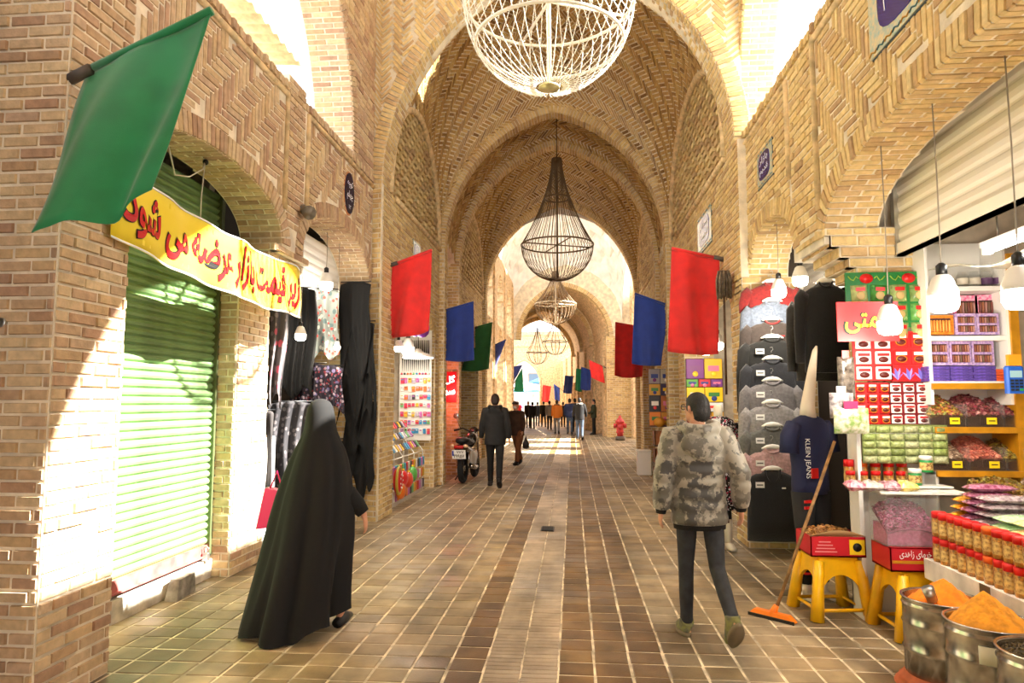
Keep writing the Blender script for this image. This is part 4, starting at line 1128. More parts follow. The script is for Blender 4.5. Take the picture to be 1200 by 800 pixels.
# ---- counter with jars and bags
CX, CZ = 2.36, .57
t = thing('display_counter', 'low white counter edge loaded with jars and bags of sweets', 'counter', (CX, 3.6, 0))
MB().box((0,-1.1,CZ-.13),(.03,1.36,CZ)).build('front_board', mat('worn_white_board', (226,222,212), .5, vary=.12, scale=6), t); MB().box((.03,-1.1,CZ-.03),(1.25,1.36,CZ-.002)).build('counter_top', WHITE, t)
MB().box((.35,-1.1,0),(.4,1.36,CZ-.03)).build('kick_board', flatc((120,110,100)), t); MB().box((-.004,.62,CZ-.07),(.0,.72,CZ-.0)).build('stuck_label', flatc((96,84,60)), t)
MB().box((.62,-1.1,CZ-.002),(1.25,1.3,CZ+.2)).build('step', WHITE, t)
i = 0; y = 4.86
proto = None
while y > 2.75:
    for lay in range(2):
        lidm = RED if (i * 7) % 10 != 2 else flatc((230,100,30))
        if proto is None:
            proto = {}
        key = lidm.name + str(lay)
        z = CZ + lay*.165
        if key not in proto:
            proto[key] = spice_jar((CX+.062, y, z), ('red' if lidm is RED else 'orange') + '-lidded spice jar in the %s layer along the counter edge' % ('bottom', 'top')[lay], 'spice jars along the counter edge', lid=lidm, r=.045, h=.16)
        else:
            c = copy_tree(proto[key]); c.location = (CX+.062+random.uniform(-.006,.006), y+random.uniform(-.004,.004), z)
    y -= .094; i += 1
def bag_mesh(w, d, h, seed, rough=.15):
    rnd = random.Random(seed); ph = [rnd.uniform(0,6) for _ in range(6)]
    def f(s):
        def g(u, v):
            x, y = (u-.5)*w, (v-.5)*d; b = max(0, (1-abs(2*u-1)**3))**.5 * max(0, (1-abs(2*v-1)**2.5))**.5
            n = 1 + rough*math.sin(9*u+ph[0]+5*v)*math.sin(7*v+ph[1]+3*u) + rough*.6*math.sin(17*u+ph[2])*math.sin(13*v+ph[3])
            return (x, y, s*h/2*b*n + h/2)
        return g
    m = MB(); m.grid(f(1), 9, 7); m.grid(lambda u, v: f(-1)(1-u, v), 9, 7); return m.mesh('sweet_bag')
def candy_mat(name, c, c2): return mat(name, c, .25, vary=.4, scale=38, col2=c2, coat=.7, bump=.5, bscale=45)
grp = [('yellow wafer pack', (240,180,50), (214,140,30), 4.86, .09, 9), ('purple sugar sweet bag', (130,50,80), (190,130,160), 4.74, .13, 11), ('silver-grey sugared sweet bag', (190,176,180), (120,100,110), 4.56, .17, 10), ('pale green sweet bag', (160,214,150), (206,230,190), 4.37, .18, 8),
       ('yellow sweet bag', (230,214,140), (240,232,180), 4.18, .18, 8), ('orange sweet bag', (240,176,110), (246,206,150), 3.96, .21, 8), ('pink sweet bag', (240,170,200), (246,206,224), 3.7, .24, 8), ('pale rose sweet bag', (246,200,206), (250,226,226), 3.42, .24, 8), ('cream sweet bag', (246,230,206), (236,206,190), 3.15, .24, 8)]
for gi, (nm, c, c2, y, wd, n) in enumerate(grp):
    ms = [bag_mesh(.3, wd, .05, gi*10+k) for k in range(3)]; mm = candy_mat(nm.replace(' ', '_').replace('-', '_'), c, c2)
    for m in ms: m.materials.append(mm)
    for k in range(n):
        o = bpy.data.objects.new('sweet_bag', ms[k % 3]); COL.objects.link(o); o.location = (CX+.26+.006*k+random.uniform(-.008,.008), y, CZ+.002+k*.047); o.rotation_euler = (0, 0, random.uniform(-.05,.05))
        tag(o, nm + ' in its own stack behind the jars on the counter', 'sweets', nm + 's stacked on the counter')
# big bags lying on the step behind
big = [((244,226,214),(250,244,236)),((240,190,200),(246,220,222)),((226,150,170),(240,200,206)),((236,222,200),(250,240,226)),((200,180,160),(236,226,214))]
nmb = ['cream', 'rose pink', 'deep pink', 'ivory', 'grey-brown']
k = 0
for lvl in range(3):
    for j in range(2*lvl, 7):
        ci = (j*2+lvl) % 5; m = bag_mesh(.42, .3, .13, 200+k, .25); m.materials.append(candy_mat('big_bag_%d' % ci, *big[ci]))
        o = bpy.data.objects.new('large_sweet_bag', m); COL.objects.link(o); o.location = (CX+.78-.03*lvl+.1*(j % 2), 4.75-j*.27-.05*lvl, CZ+.222+lvl*.11); o.rotation_euler = (0, .12, random.uniform(-.3,.3))
        tag(o, '%s large bag of sugared sweets heaped behind the stacked bags' % nmb[ci], 'sweets', '%s large bags on the counter step' % nmb[ci]); k += 1
for q, (x, y, c, c2, lb) in enumerate(((1158, 562, (230,120,140), (250,210,200), 'long pink bag of sweets lying across the top of the heap'), (1172, 566, (90,70,72), (200,180,180), 'long dark speckled bag of sweets lying across the top of the heap'), (1190, 550, (240,236,230), (200,190,184), 'long pale bag of sweets at the top right of the heap'))):
    m = bag_mesh(.5, .17, .12, 300+q, .2); m.materials.append(candy_mat('long_bag_%d' % q, c, c2)); o = bpy.data.objects.new('large_sweet_bag', m); COL.objects.link(o)
    o.location = (CX+.8+.06*q, 4.05-.22*q, CZ+.202+.33); o.rotation_euler = (0, -.2, -.6); tag(o, lb, 'sweets')
m = MB(); m.ball((0,0,.05), (.07,.06,.05), 12, 7); o = m.build('pink_bag', mat('hot_pink_film', (236,60,170), .3, coat=.5, bump=.4, bscale=30), loc=(CX+.72, 3.95, CZ+.202+.45)); tag(o, 'small hot pink wrapped bundle on top of the bag heap', 'bundle')
# clear tub of nougat near the green tub
p = at(1092, 578, 5.0); t = thing('nougat_tub', 'clear tub of pale nougat pieces beside the green paste tub', 'tub', (p.x, 5.02, at(1092,580,5.0).z-.03)); MB().lathe([(.06,0),(.085,.02),(.09,.12)], n=16, cap=False).build('tub', GLASS, t)
MB().ball((0,0,.06), (.08,.08,.06), 12, 6).build('nougat', candy_mat('nougat', (214,180,130), (240,220,190)), t)
t.location = (CX+.72, 4.86, CZ+.62)
# ---- drums of spice
DR = mat('drum_steel', (176,174,168), .24, .95, vary=.3, scale=7, bump=.15, bscale=12)
TUR = mat('orange_spice_powder', (240,126,16), .95, vary=.12, scale=20, bump=.5, bscale=40); CUM = mat('ochre_spice_powder', (206,134,22), .95, vary=.15, scale=20, bump=.5, bscale=40); THY = piece_mat('dried_herbs', [(70,56,34),(110,90,50),(50,40,26),(140,116,70)], rough=.9, nscale=60, dirt=.4)
def drum(p, r, h, label, z0=0):
    t = thing('steel_drum', label, 'drum', p); 
    pr = []
    pr += [(r*.98,0),(r,.005)]
    for z in (.32, .66):
        pr += [(r, h*z-.012), (r+.008, h*z), (r, h*z+.012)]
    pr += [(r,h*.88),(r+.006,h*.9),(r+.006,h*.905),(r,h*.92),(r,h-.012),(r+.01,h-.006),(r+.01,h),(r-.004,h),(r-.006,h-.01),(r-.006,h*.72)]
    MB().lathe(pr, n=36).build('drum_shell', DR, t); return t
def mound(p, r, hh, m, label, cat, peak=(0,0), grains=0, seed=3):
    b = MB(); n, k = 28, 9; rnd = random.Random(seed); rs = []
    for j in range(k+1):
        f = 1 - j/k; rs.append([(peak[0]*(1-f) + r*f*math.cos(2*PI*i/n), peak[1]*(1-f) + r*f*math.sin(2*PI*i/n), hh*(1-f)**.9*(1+.0*f) + .012*math.sin(3*i*.7+j*2.1)*math.sin(f*PI)) for i in range(n)])
    b.rings(rs, True)
    if grains:
        for _ in range(grains):
            a, q = rnd.uniform(0,6.28), r*math.sqrt(rnd.random())*.97; s = .008*rnd.uniform(.5,1.3)
            b.obox(R3(rnd.random()*3, rnd.random()*3, 0, (q*math.cos(a), q*math.sin(a), hh*(1-q/r)+.004)), (s*2, s, s*.6))
    tag(b.build('heap', m, loc=p), label, cat, kind='stuff')
pt = thing('clay_bowl', 'upturned ribbed terracotta bowl under the first spice drum', 'bowl', (2.11, 4.26, 0)); MB().lathe([(.26,0),(.255,.01),(.23,.03),(.235,.036),(.21,.055),(.205,.07)], n=28).build('bowl', mat('terracotta', (204,110,70), .7, vary=.15), pt)
drum((2.11,4.26,.071), .2, .43, 'steel drum of bright orange spice standing on a terracotta bowl'); mound((2.11,4.26,.45), .192, .15, TUR, 'bright orange spice powder heaped in the first drum', 'spice', (.03,.02))
sc_ = thing('scoop', 'metal scoop stuck in the bright orange spice', 'scoop', (2.02, 4.17, .5)); 
MB().tube([(0,0,0),(-.03,-.01,.075)], [.028,.034], 12).build('scoop_cup', STEEL, sc_)
drum((2.14,3.84,.0), .207, .5, 'steel drum heaped with ochre spice in the middle of the row'); mound((2.14,3.84,.46), .199, .18, CUM, 'ochre spice powder heaped in the second drum', 'spice', (-.01,.03))

dp = bpy.data.objects[[o.name for o in bpy.data.objects if o.name.startswith('steel_drum')][-1]]
nb = MB(); nb.grid(lambda u, v: (.2105*math.cos(-2.35+.42*u), .2105*math.sin(-2.35+.42*u), .33+.09*v), 5, 1, thick=(-.002,-.002,0)); nb.build('paper_label', flatc((226,226,206)), dp)
drum((2.14,3.4,.0), .2, .5, 'steel drum of dark dried herbs beside the ochre spice'); mound((2.14,3.4,.46), .192, .06, THY, 'dark dried herbs filling the third drum', 'herbs', grains=700)
drum((2.16,2.96,.0), .2, .5, 'steel drum cut by the right bottom corner of the picture'); mound((2.16,2.96,.38), .19, .05, THY, 'dark herbs low in the drum at the picture corner', 'herbs', grains=100)
# ---- fluorescent tube, clear dust sheet and cables under the ivory shutter
t = thing('tube_light', 'fluorescent tube fixed under the ivory shutter', 'lamp', (2.75, 4.1, 2.62)); MB().tube([(0,-.6,0),(0,.6,0)], .022, 10).build('glow_tube', TUBE, t); MB().box((-.03,-.65,.025),(.03,.65,.06)).build('batten', WHITE, t)
for s in (-1, 1): MB().box((-.025,s*.62-.02,-.025),(.025,s*.62+.02,.03)).build('lamp_holder', WHITE, t)
MB().tube([(0,.5,.06),(0,.5,.2)], .006, 5).build('hanger', STEEL, t)
ll = bpy.data.lights.new('tube_area', 'AREA'); ll.shape = 'RECTANGLE'; ll.size = .04; ll.size_y = 1.2; ll.energy = 30; ll.color = (1, .97, .9); lo = bpy.data.objects.new('tube_area', ll); COL.objects.link(lo); lo.parent = t; lo.location = (0,0,-.03)
cs = MB(); cs.grid(lambda u, v: (2.66+.5*v, 5.3-2.2*u, 2.6-.1*math.sin(u*PI)*(1-v)+.03*math.sin(u*14+v*3)), 18, 5, thick=(0,0,.003)); tag(cs.build('plastic_sheet', mat('milky_film', (232,226,206), .3, alpha=.6)), 'milky plastic sheet slung under the shutter beside the tube light', 'plastic sheet')
cb = MB(); rnd = random.Random(4); q = []
for k in range(26): q.append((3.2+.25*math.sin(k*1.3)+.01*k, 4.75+.12*math.cos(k*1.7), 2.42+.06*math.sin(k*2.3)))
cb.tube(q, .008, 5); cb.tube([(3.2,4.8,2.4),(3.5,4.6,2.35),(4.0,4.5,2.3)], .03, 6); tag(cb.build('cable_bundle', BLACKM), 'tangled black cables hanging below the shutter on the right', 'cable')
# ---- bags hanging on the pier left of the red boards
for k, (x0,y0,x1,y1,c,c2,lb) in enumerate(((983,418,1001,468,(60,52,46),(120,110,100),'clear bag of dark strips hanging beside the red boards'), (973,460,1000,490,(196,190,190),(110,100,104),'crinkled silver foil bag hanging below the dark strips'), (978,478,1018,508,(214,206,190),(120,150,80),'white printed tea bag hanging at the corner of the pier'))):
    O, W, H = pix_plane(x0,y0,x1,y1,5.38-.04*k); t = thing('hanging_bag', lb, 'bag', O); m = bag_mesh(W, H, .05, 400+k, .3); m.materials.append(mat('hang_bag_%d' % k, c, .2, vary=.5, scale=25, col2=c2, coat=.6, bump=.6, bscale=20))
    o = bpy.data.objects.new('pouch', m); COL.objects.link(o); o.parent = t; o.rotation_euler = (PI/2,0,0); o.location = (W/2,.03,H/2)
    MB().box((W*.3,.0,H-.01),(W*.7,.006,H+.05)).build('header_card', (RED, STEEL, flatc((190,30,90)))[k], t)
for k in range(4):
    x = at(1000+20*k, 575, 5.25).x; m = bag_mesh(.14,.12,.07,500+k,.3); m.materials.append(candy_mat('small_bag_%d' % k, ((200,90,120),(214,200,190),(140,70,90),(230,196,90))[k], ((240,200,210),(170,150,150),(220,170,180),(246,226,150))[k]))
    o = bpy.data.objects.new('small_sweet_bag', m); COL.objects.link(o); o.location = (x, 5.22, .985); o.rotation_euler = (.15,0,0); tag(o, ('pink and white','silver-grey','plum coloured','yellow')[k] + ' small sweet bag lying above the petal bin', 'sweets')
tag(MB().box((0,0,0),(.6,.2,.015)).build('plank', WHITE, loc=(2.17,5.12,.97)), 'short white plank under the small sweet bags above the petal bin', 'plank')
# ---- squeegee broom
t = thing('floor_squeegee', 'orange floor squeegee with long wooden handle leaning by the stool', 'broom', (1.48, 5.44, 0))
e = at(978, 517, 5.62) - Vector((1.48,5.44,0)); MB().tube([(0.03,0,.07), e], .013, 8).build('handle', mat('wood_handle', (150,112,66), .6, vary=.25, scale=14), t)
Mq = R3(0,0,-.75,(0,0,.03)); MB().obox(Mq, (.36,.07,.045), taper=.75).build('head', mat('orange_plastic', (248,130,24), .4), t); MB().obox(R3(0,0,-.75,(-.02,-.03,.012)), (.36,.012,.024)).build('rubber_blade', BLACKM, t)
MB().tube([(0,0,.03),(.035,0,.1)], [.035,.02], 8).build('handle_socket', mat('orange_plastic', (248,130,24), .4), t)

# ================================================================== flags
def flag(label, p00, p10, p01, p11, col, group, seed, pole_base=None, name='flag', thick=.006):
    """p00 pole side, p10 pole tip (upper edge), p01 / p11 lower corners"""
    p00, p10, p01, p11 = (Vector(p) for p in (p00, p10, p01, p11)); base = Vector(pole_base) if pole_base is not None else p00
    rnd = random.Random(seed); ph = [rnd.uniform(0, 6) for _ in range(4)]
    t = thing(name, label, 'flag', base, 0, group)
    n = (p10-p00).cross(p01-p00).normalized(); A = (p01-p00).length
    def f(u, v):
        p = p00*(1-u)*(1-v) + p10*u*(1-v) + p01*(1-u)*v + p11*u*v
        w_ = A * (.035*math.sin(u*9+ph[0]+v*1.5)*(.25+v) + .02*math.sin(u*4+ph[1]-v*4)*v + .012*math.sin(u*17+v*6+ph[2])*v)
        p = p + n*w_; p.z -= .03*A*math.sin(PI*u)*v*(1+.3*math.sin(ph[3])); return p
    MB().grid(f, 22, 20, thick=n*thick).build('cloth', col, t, world=True)
    MB().tube([base, p00 + (p10-p00)*.06], .014, 8).build('pole', mat('flag_pole', (120,104,90), .5, .3), t, world=True)
    MB().tube([p00 + (p10-p00)*0 + n*.003, p10 + n*.003], .024, 8).build('hem_sleeve', col, t, world=True)
    d = (p10-base).normalized(); MB().tube([base-d*.02, base+d*.13], .032, 10).build('wall_socket', mat('dull_socket', (92,84,78), .6, .3), t, world=True)
    return t
def cloth_mat(n, c, s=.25): return mat(n, c, .75, vary=.08, scale=5, sheen=.4, bump=.15, bscale=200)
FG = cloth_mat('green_cloth', (18,132,78)); FR = cloth_mat('red_cloth', (216,24,22)); FB = cloth_mat('blue_cloth', (24,58,150)); FG2 = cloth_mat('dull_green_cloth', (40,112,56)); FN = cloth_mat('navy_cloth', (26,40,110)); FP = cloth_mat('purple_blue_cloth', (60,60,150))
GF = 'flags on wall poles along the street'
flag('large green flag on a pole at the upper left', at_x(101, 83, XL+.07), at(248, 12, 3.4), at_x(27, 266, XL+.14), at(187, 230, 3.3), FG, GF, 1, pole_base=at_x(84, 92, XL))
def wall_hit(a, b, X):       # where the pole meets the wall
    d = (a-b).normalized(); return a + d*max(.05, min(1.2, (X-a.x)/d.x if abs(d.x) > .05 else .12))
def qflag(label, tl, tr, bl, br, Y, col, seed, mount='l'):
    P = {k: at(*v, Y) for k, v in (('tl', tl), ('tr', tr), ('bl', bl), ('br', br))}
    if mount == 'l':
        b = wall_hit(P['tl'], P['tr'], VL if Y < 20 else VL-.1 if Y < 32.6 else VL-.2+sh(Y)); flag(label, P['tl'], P['tr'], P['bl'], P['br'], col, GF, seed, b)
    else:
        b = wall_hit(P['tr'], P['tl'], VR if Y < 20 else 2.7 if Y < 32 else 1.6 if Y < 32.8 else 1.88+sh(Y)); flag(label, P['tr'], P['tl'], P['br'], P['bl'], col, GF, seed, b)
qflag('large red flag on the left vault pier', (460,310), (506,293), (453,395), (503,388), 9.75, FR, 2)
qflag('blue flag just right of the left red flag', (523,363), (555,354), (518,422), (556,422), 13.6, FB, 3)
qflag('dull green flag behind the left blue flag', (556,384), (577,378), (540,434), (573,432), 18.5, FG2, 4)
qflag('navy flag with a slanting edge beside the green flag on the left', (578,405), (593,398), (571,441), (582,428), 23.8, FN, 5)
qflag('far navy flag hanging left of the end doorway', (600,430), (612,428), (599,449), (606,440), 33, FN, 6)
qflag('far green flag hanging in front of the end doorway', (604,446), (612,432), (602,459), (614,459), 34, FG, 7)
qflag('largest red flag, on the right vault pier', (787,291), (843,303), (783,411), (841,415), 8.85, FR, 8, 'r')
qflag('blue flag left of the largest red flag', (744,344), (784,358), (740,426), (775,428), 13.6, FB, 9, 'r')
qflag('red flag partly behind the right blue flag', (721,378), (756,384), (720,440), (753,441), 18.1, FR, 10, 'r')
qflag('small red flag on the far right wall', (690,422), (706,429), (693,442), (709,449), 32.4, FR, 11, 'r')
qflag('small blue flag beside the far small red flag', (681,430), (693,434), (680,456), (692,457), 36, FB, 12, 'r')
qflag('small green flag mostly behind a far blue flag', (675,432), (682,433), (674,457), (682,459), 36.6, FG, 13, 'r')
qflag('far blue flag hanging above the man in the orange jacket', (662,440), (672,441), (660,460), (670,461), 45, FB, 14, 'r')
qflag('far narrow blue flag above the crowd', (649,450), (656,455), (650,468), (656,470), 51, FB, 15, 'r')
qflag('far red flag hanging at the right of the end doorway', (636,451), (646,453), (635,470), (643,471), 54, FR, 16, 'r')

# ================================================================== banner over the shutter
bt = thing('cloth_banner', 'yellow cloth banner with red Persian lettering hung across the shutter arch', 'banner', (-2.78, 3.8, 2.6))
def BM(u, v, d):     # u along the street, v up
    s_ = (u-3.8)/3.08; return (-2.745 - .1*s_ + .02*math.sin(u*5) + d + .015*math.sin(u*11+v*4), u, 2.6 - .1*s_ + v*(.46+.06*s_) - .05*math.sin(PI*s_) + .006*math.sin(u*7))
YB = mat('yellow_banner_cloth', (250,222,30), .7, sheen=.3)
MB().grid(lambda a, b: BM(3.8+3.08*a, b, 0), 40, 4, thick=(-.004,0,0)).build('cloth', YB, bt, world=True)
for v in (0.0, .97): MB().grid(lambda a, b, v=v: BM(3.8+3.08*a, v+.03*b, .003), 40, 1, thick=(-.002,0,0)).build('white_border', TXT_W, bt, world=True)
S_ = 'زیر قیمت بازار عرضه می شود'
letters('letter_edge', S_, BM, 3.86, 6.8, .12, .9, TXT_K, bt, bold=.045, lift=.004); letters('lettering', S_, BM, 3.87, 6.79, .135, .885, TXT_R, bt, bold=.022, lift=.008)
for y in (3.8, 6.88): MB().tube([BM(y, 1, 0), (XL-.02 if y < 5 else -2.95, y + (-.1 if y < 5 else .1), 3.2)], .004, 5).build('tie_cord', mat('grey_flex', (150,140,124), .6), bt, world=True)
MB().tube([BM(y_, v_, .012) for y_, v_ in ((6.3,1),(6.33,.7),(6.5,.5),(6.48,.2),(6.52,0))], .004, 5).build('loose_cord', BLACKM, bt, world=True)
ct = thing('power_cable', 'thin cable looping down in front of the green shutter', 'cable', (-3.0, 5.7, 3.55)); MB().tube([at_x(196,165,-3.0), at_x(205,205,-3.0), at_x(222,207,-3.0), at_x(238,198,-3.0), at_x(240,190,-3.0)], .006, 6).tube([at_x(240,192,-3.0), at_x(236,230,-3.0), at_x(234,280,-3.0)], .005, 6).build('cable', mat('pale_cable', (206,198,180), .5), ct, world=True)
MB().ball(tuple(at_x(241,190,-3.0)), .025, 8, 5).build('hook', BLACKM, ct, world=True)

# ================================================================== plaques
BLU = mat('cobalt_glaze', (44,36,128), .2, coat=.6); AQ = mat('pale_turquoise_glaze', (170,200,196), .25, vary=.5, scale=30, col2=(232,214,170), coat=.5)
def plaque(label, side, x, y0, y1, z0, z1, text, cart=True, name='tile_plaque'):
    U = (0,1,0) if side < 0 else (0,-1,0); O = (x, y0 if side < 0 else y1, z0); W, H = y1-y0, z1-z0; M = plane(O, U, (0,0,1)); t = thing(name, label, 'sign', O)
    def slab(a, b, c, d_, l0, l1, m, nm): MB().prism([M(a,c,l0),M(b,c,l0),M(b,d_,l0),M(a,d_,l0)], M(0,0,l1)-M(0,0,l0)).build(nm, m, t, world=True)
    slab(-.012, W+.012, -.012, H+.012, 0, .012, flatc((40,60,70)), 'dark_edge'); slab(0, W, 0, H, .012, .02, AQ, 'tile_border')
    n = 24; pts = [M(W/2 + W*.37*math.copysign(abs(math.cos(2*PI*k/n))**.55, math.cos(2*PI*k/n)), H/2 + H*.37*math.copysign(abs(math.sin(2*PI*k/n))**.55, math.sin(2*PI*k/n)), .02) for k in range(n)]
    MB().prism(pts, M(0,0,.006)-M(0,0,0)).build('blue_field', BLU, t, world=True)
    nb = 10
    for k in range(nb):        # painted scroll on the border
        a = W*k/nb
        for v in (H*.035, H*.93): MB().tube([M(a,v,.021), M(a+W/nb*.3,v+H*.03,.023), M(a+W/nb*.7,v,.021), M(a+W/nb,v+H*.025,.021)], .006*max(W,.4), 4).build('scroll', (flatc((190,140,40)), flatc((60,110,120)))[k % 2], t, world=True)
    for i, s_ in enumerate(text): letters('lettering', s_, M, W*.22, W*.78, H*(.55-.3*i) if len(text) > 1 else H*.33, H*(.78-.3*i) if len(text) > 1 else H*.7, TXT_W, t, bold=.01, lift=.029)
    return t
plaque('large blue tile plaque with white calligraphy cut by the top right edge', 1, XR, 3.55, 4.64, 3.92, 4.56, ['سعیدی مرام'])
plaque('small blue tile plaque above the sweater shop arch', 1, XR, 6.94, 7.48, 3.92, 4.3, ['بازار', 'قدیم'])
plaque('dusty tile plaque above the largest red flag', 1, VR, 9.5, 10.5, 3.85, 4.38, ['سرای', 'امید'])
plaque('small dark tile plaque above the left red flag', -1, VL, 11.1, 11.6, 4.0, 4.35, ['سرای'])
plaque('small tile plaque above the left blue flag', -1, VL-.5, 14.3, 14.9, 3.9, 4.3, ['سرای'])
op = thing('oval_plaque', 'narrow oval dark blue plaque with white script on the left herringbone wall', 'sign', (XL, 8.2, 4.24)); M = plane((XL, 8.2, 4.24), (0,1,0), (0,0,1))
for r, m, l, nm in ((1.08, flatc((196,130,70)), 0, 'ochre_rim'), (1.0, mat('dark_blue_enamel', (24,20,60), .25), .012, 'enamel')):
    MB().prism([M(.17*r*math.cos(2*PI*k/28), .26*r*math.sin(2*PI*k/28), l) for k in range(28)], (.012,0,0)).build(nm, m, op, world=True)
letters('lettering', 'کوچه', M, -.1, .1, .06, .17, TXT_W, op, bold=.01, lift=.027); letters('lettering', 'چهلم', M, -.11, .11, -.1, .03, TXT_W, op, bold=.01, lift=.027); letters('lettering', '۱۲', M, -.04, .04, -.2, -.15, TXT_W, op, lift=.027)
lp = thing('spotlight', 'small grey spotlight fixed on the brick pier at the left', 'lamp', (XL, 6.72, 3.6)); MB().box((0,-.02,0),(.05,.02,.06)).build('bracket', STEEL, lp); MB().tube([(.05,0,.0),(.13,-.08,-.05)], [.05,.075], 10).build('lamp_head', mat('grey_metal', (120,112,100), .4, .5), lp)
jb = thing('junction_box', 'round grey cable outlet on the near left pier', 'outlet', (XL-.3, 3.45, 2.05)); MB().lathe([(.03,0),(.03,.012),(.02,.016)], n=12).build('plate', STEEL, jb).rotation_euler = (PI/2,0,0)

# ================================================================== chandeliers
def chandelier(c, R, prof, label, m_str, m_fr, n, beads, top, rings=((0,1.0),), bar=True, bm=None, sr=.007):
    """c: centre of the widest ring; prof: (radius factor, height) down the side"""
    t = thing('chandelier', label, 'chandelier', c)
    pts = [(R*a, 0, z) for a, z in prof]; m = MB(); m.tube(pts, sr, 5)
    if beads:
        rnd = random.Random(3)
        for k in range(len(pts)-1):
            a, b = Vector(pts[k]), Vector(pts[k+1]); q = max(1, int((b-a).length/.05))
            for i in range(q):
                p = a.lerp(b, i/q); d = Vector((rnd.uniform(-1,1), rnd.uniform(-1,1), rnd.uniform(-.6,.6))).normalized(); m.tube([p, p+d*beads], [.004,.0015], 4)
    me = m.mesh('strand'); me.materials.append(m_str)
    for k in range(n):
        o = bpy.data.objects.new('strand', me); COL.objects.link(o); o.parent = t; o.rotation_euler = (0, 0, 2*PI*k/n)
    for z, f in rings: MB().tube([(R*f*math.cos(2*PI*k/40), R*f*math.sin(2*PI*k/40), z) for k in range(41)], .018, 6).build('ring', m_fr, t)
    if bar:
        for a in (.4, .4+PI/2): MB().tube([(-R*math.cos(a),-R*math.sin(a),0),(R*math.cos(a),R*math.sin(a),0)], .014, 6).build('cross_bar', m_fr, t)
    lo = prof[-1][1]; MB().tube([(0,0,lo),(0,0,prof[0][1])], .022, 8).build('centre_rod', m_fr, t)
    MB().lathe([(.0,-.02),(.1,-.01),(.1,.01),(.0,.02)], (0,0,lo), 14).build('bottom_plate', bm or m_fr, t)
    MB().tube([(0,0,prof[0][1]),(0,0,top-c[2])], .01, 6).build('chain', mat('dark_iron', (38,32,28), .5, .7), t)
    return t
bowl = [(math.cos(a), -.8*math.sin(a)) for a in [PI/2*.93*k/10 for k in range(11)]]
def tear(R, h, dep): return [(.14+.86*(1-k/10)**1.0*0 + .86*((k/10)**1.7), h*(1-k/10)) for k in range(11)] + [(math.cos(PI/2*.9*k/9), -dep*math.sin(PI/2*.9*k/9)) for k in range(1, 10)]
c1 = at(643, 2, 6.2); MW = mat('white_light_string', (236,228,210), .5)
chandelier(c1, .81, tear(.81, 1.5, .86), 'huge white chandelier of light strings cut by the top edge', MW, mat('ivory_frame', (226,218,200), .5), 44, .026, 9.2, rings=((0,1.0),(-.42,.86)), sr=.0045, bm=mat('brass_plate', (190,180,130), .4, .5))
c2 = at(653, 287, 14.4); MBK = mat('dark_bead_string', (104,88,68), .5, .2)
chandelier(c2, .77, tear(.77, 1.9, .78), 'dark beaded teardrop chandelier in the middle vault', MBK, mat('bronze_frame', (110,92,70), .4, .4), 52, .0, 8.6, rings=((0,1.0),(1.02,.36)), sr=.006)
c3 = at(651, 356, 24.8); chandelier(c3, .76, tear(.76, 1.2, .75), 'pale bronze teardrop chandelier beneath the dark one', mat('pale_bead_string', (132,108,78), .5, .2), mat('pale_frame', (214,200,174), .4, .3), 30, .0, 9.9, rings=((0,1.0),), sr=.011); struct(MB().box((-3.2,24.6,9.85),(2.4,25.0,10.05)).build('beam_lantern', TRIM))
c4 = at(630, 413, 44); chandelier(c4, .72, tear(.72, 1.6, .75), 'far bare wire chandelier above the end doorway, left one', mat('wire_frame', (110,98,84), .5, .5), mat('wire_frame', (110,98,84), .5, .5), 10, 0, 7.6, sr=.014)
c5 = at(651, 400, 41); chandelier(c5, .78, tear(.78, 1.4, .8), 'far bare wire chandelier above the end doorway, right one', mat('wire_frame', (110,98,84), .5, .5), mat('wire_frame', (110,98,84), .5, .5), 10, 0, 7.4, sr=.014)

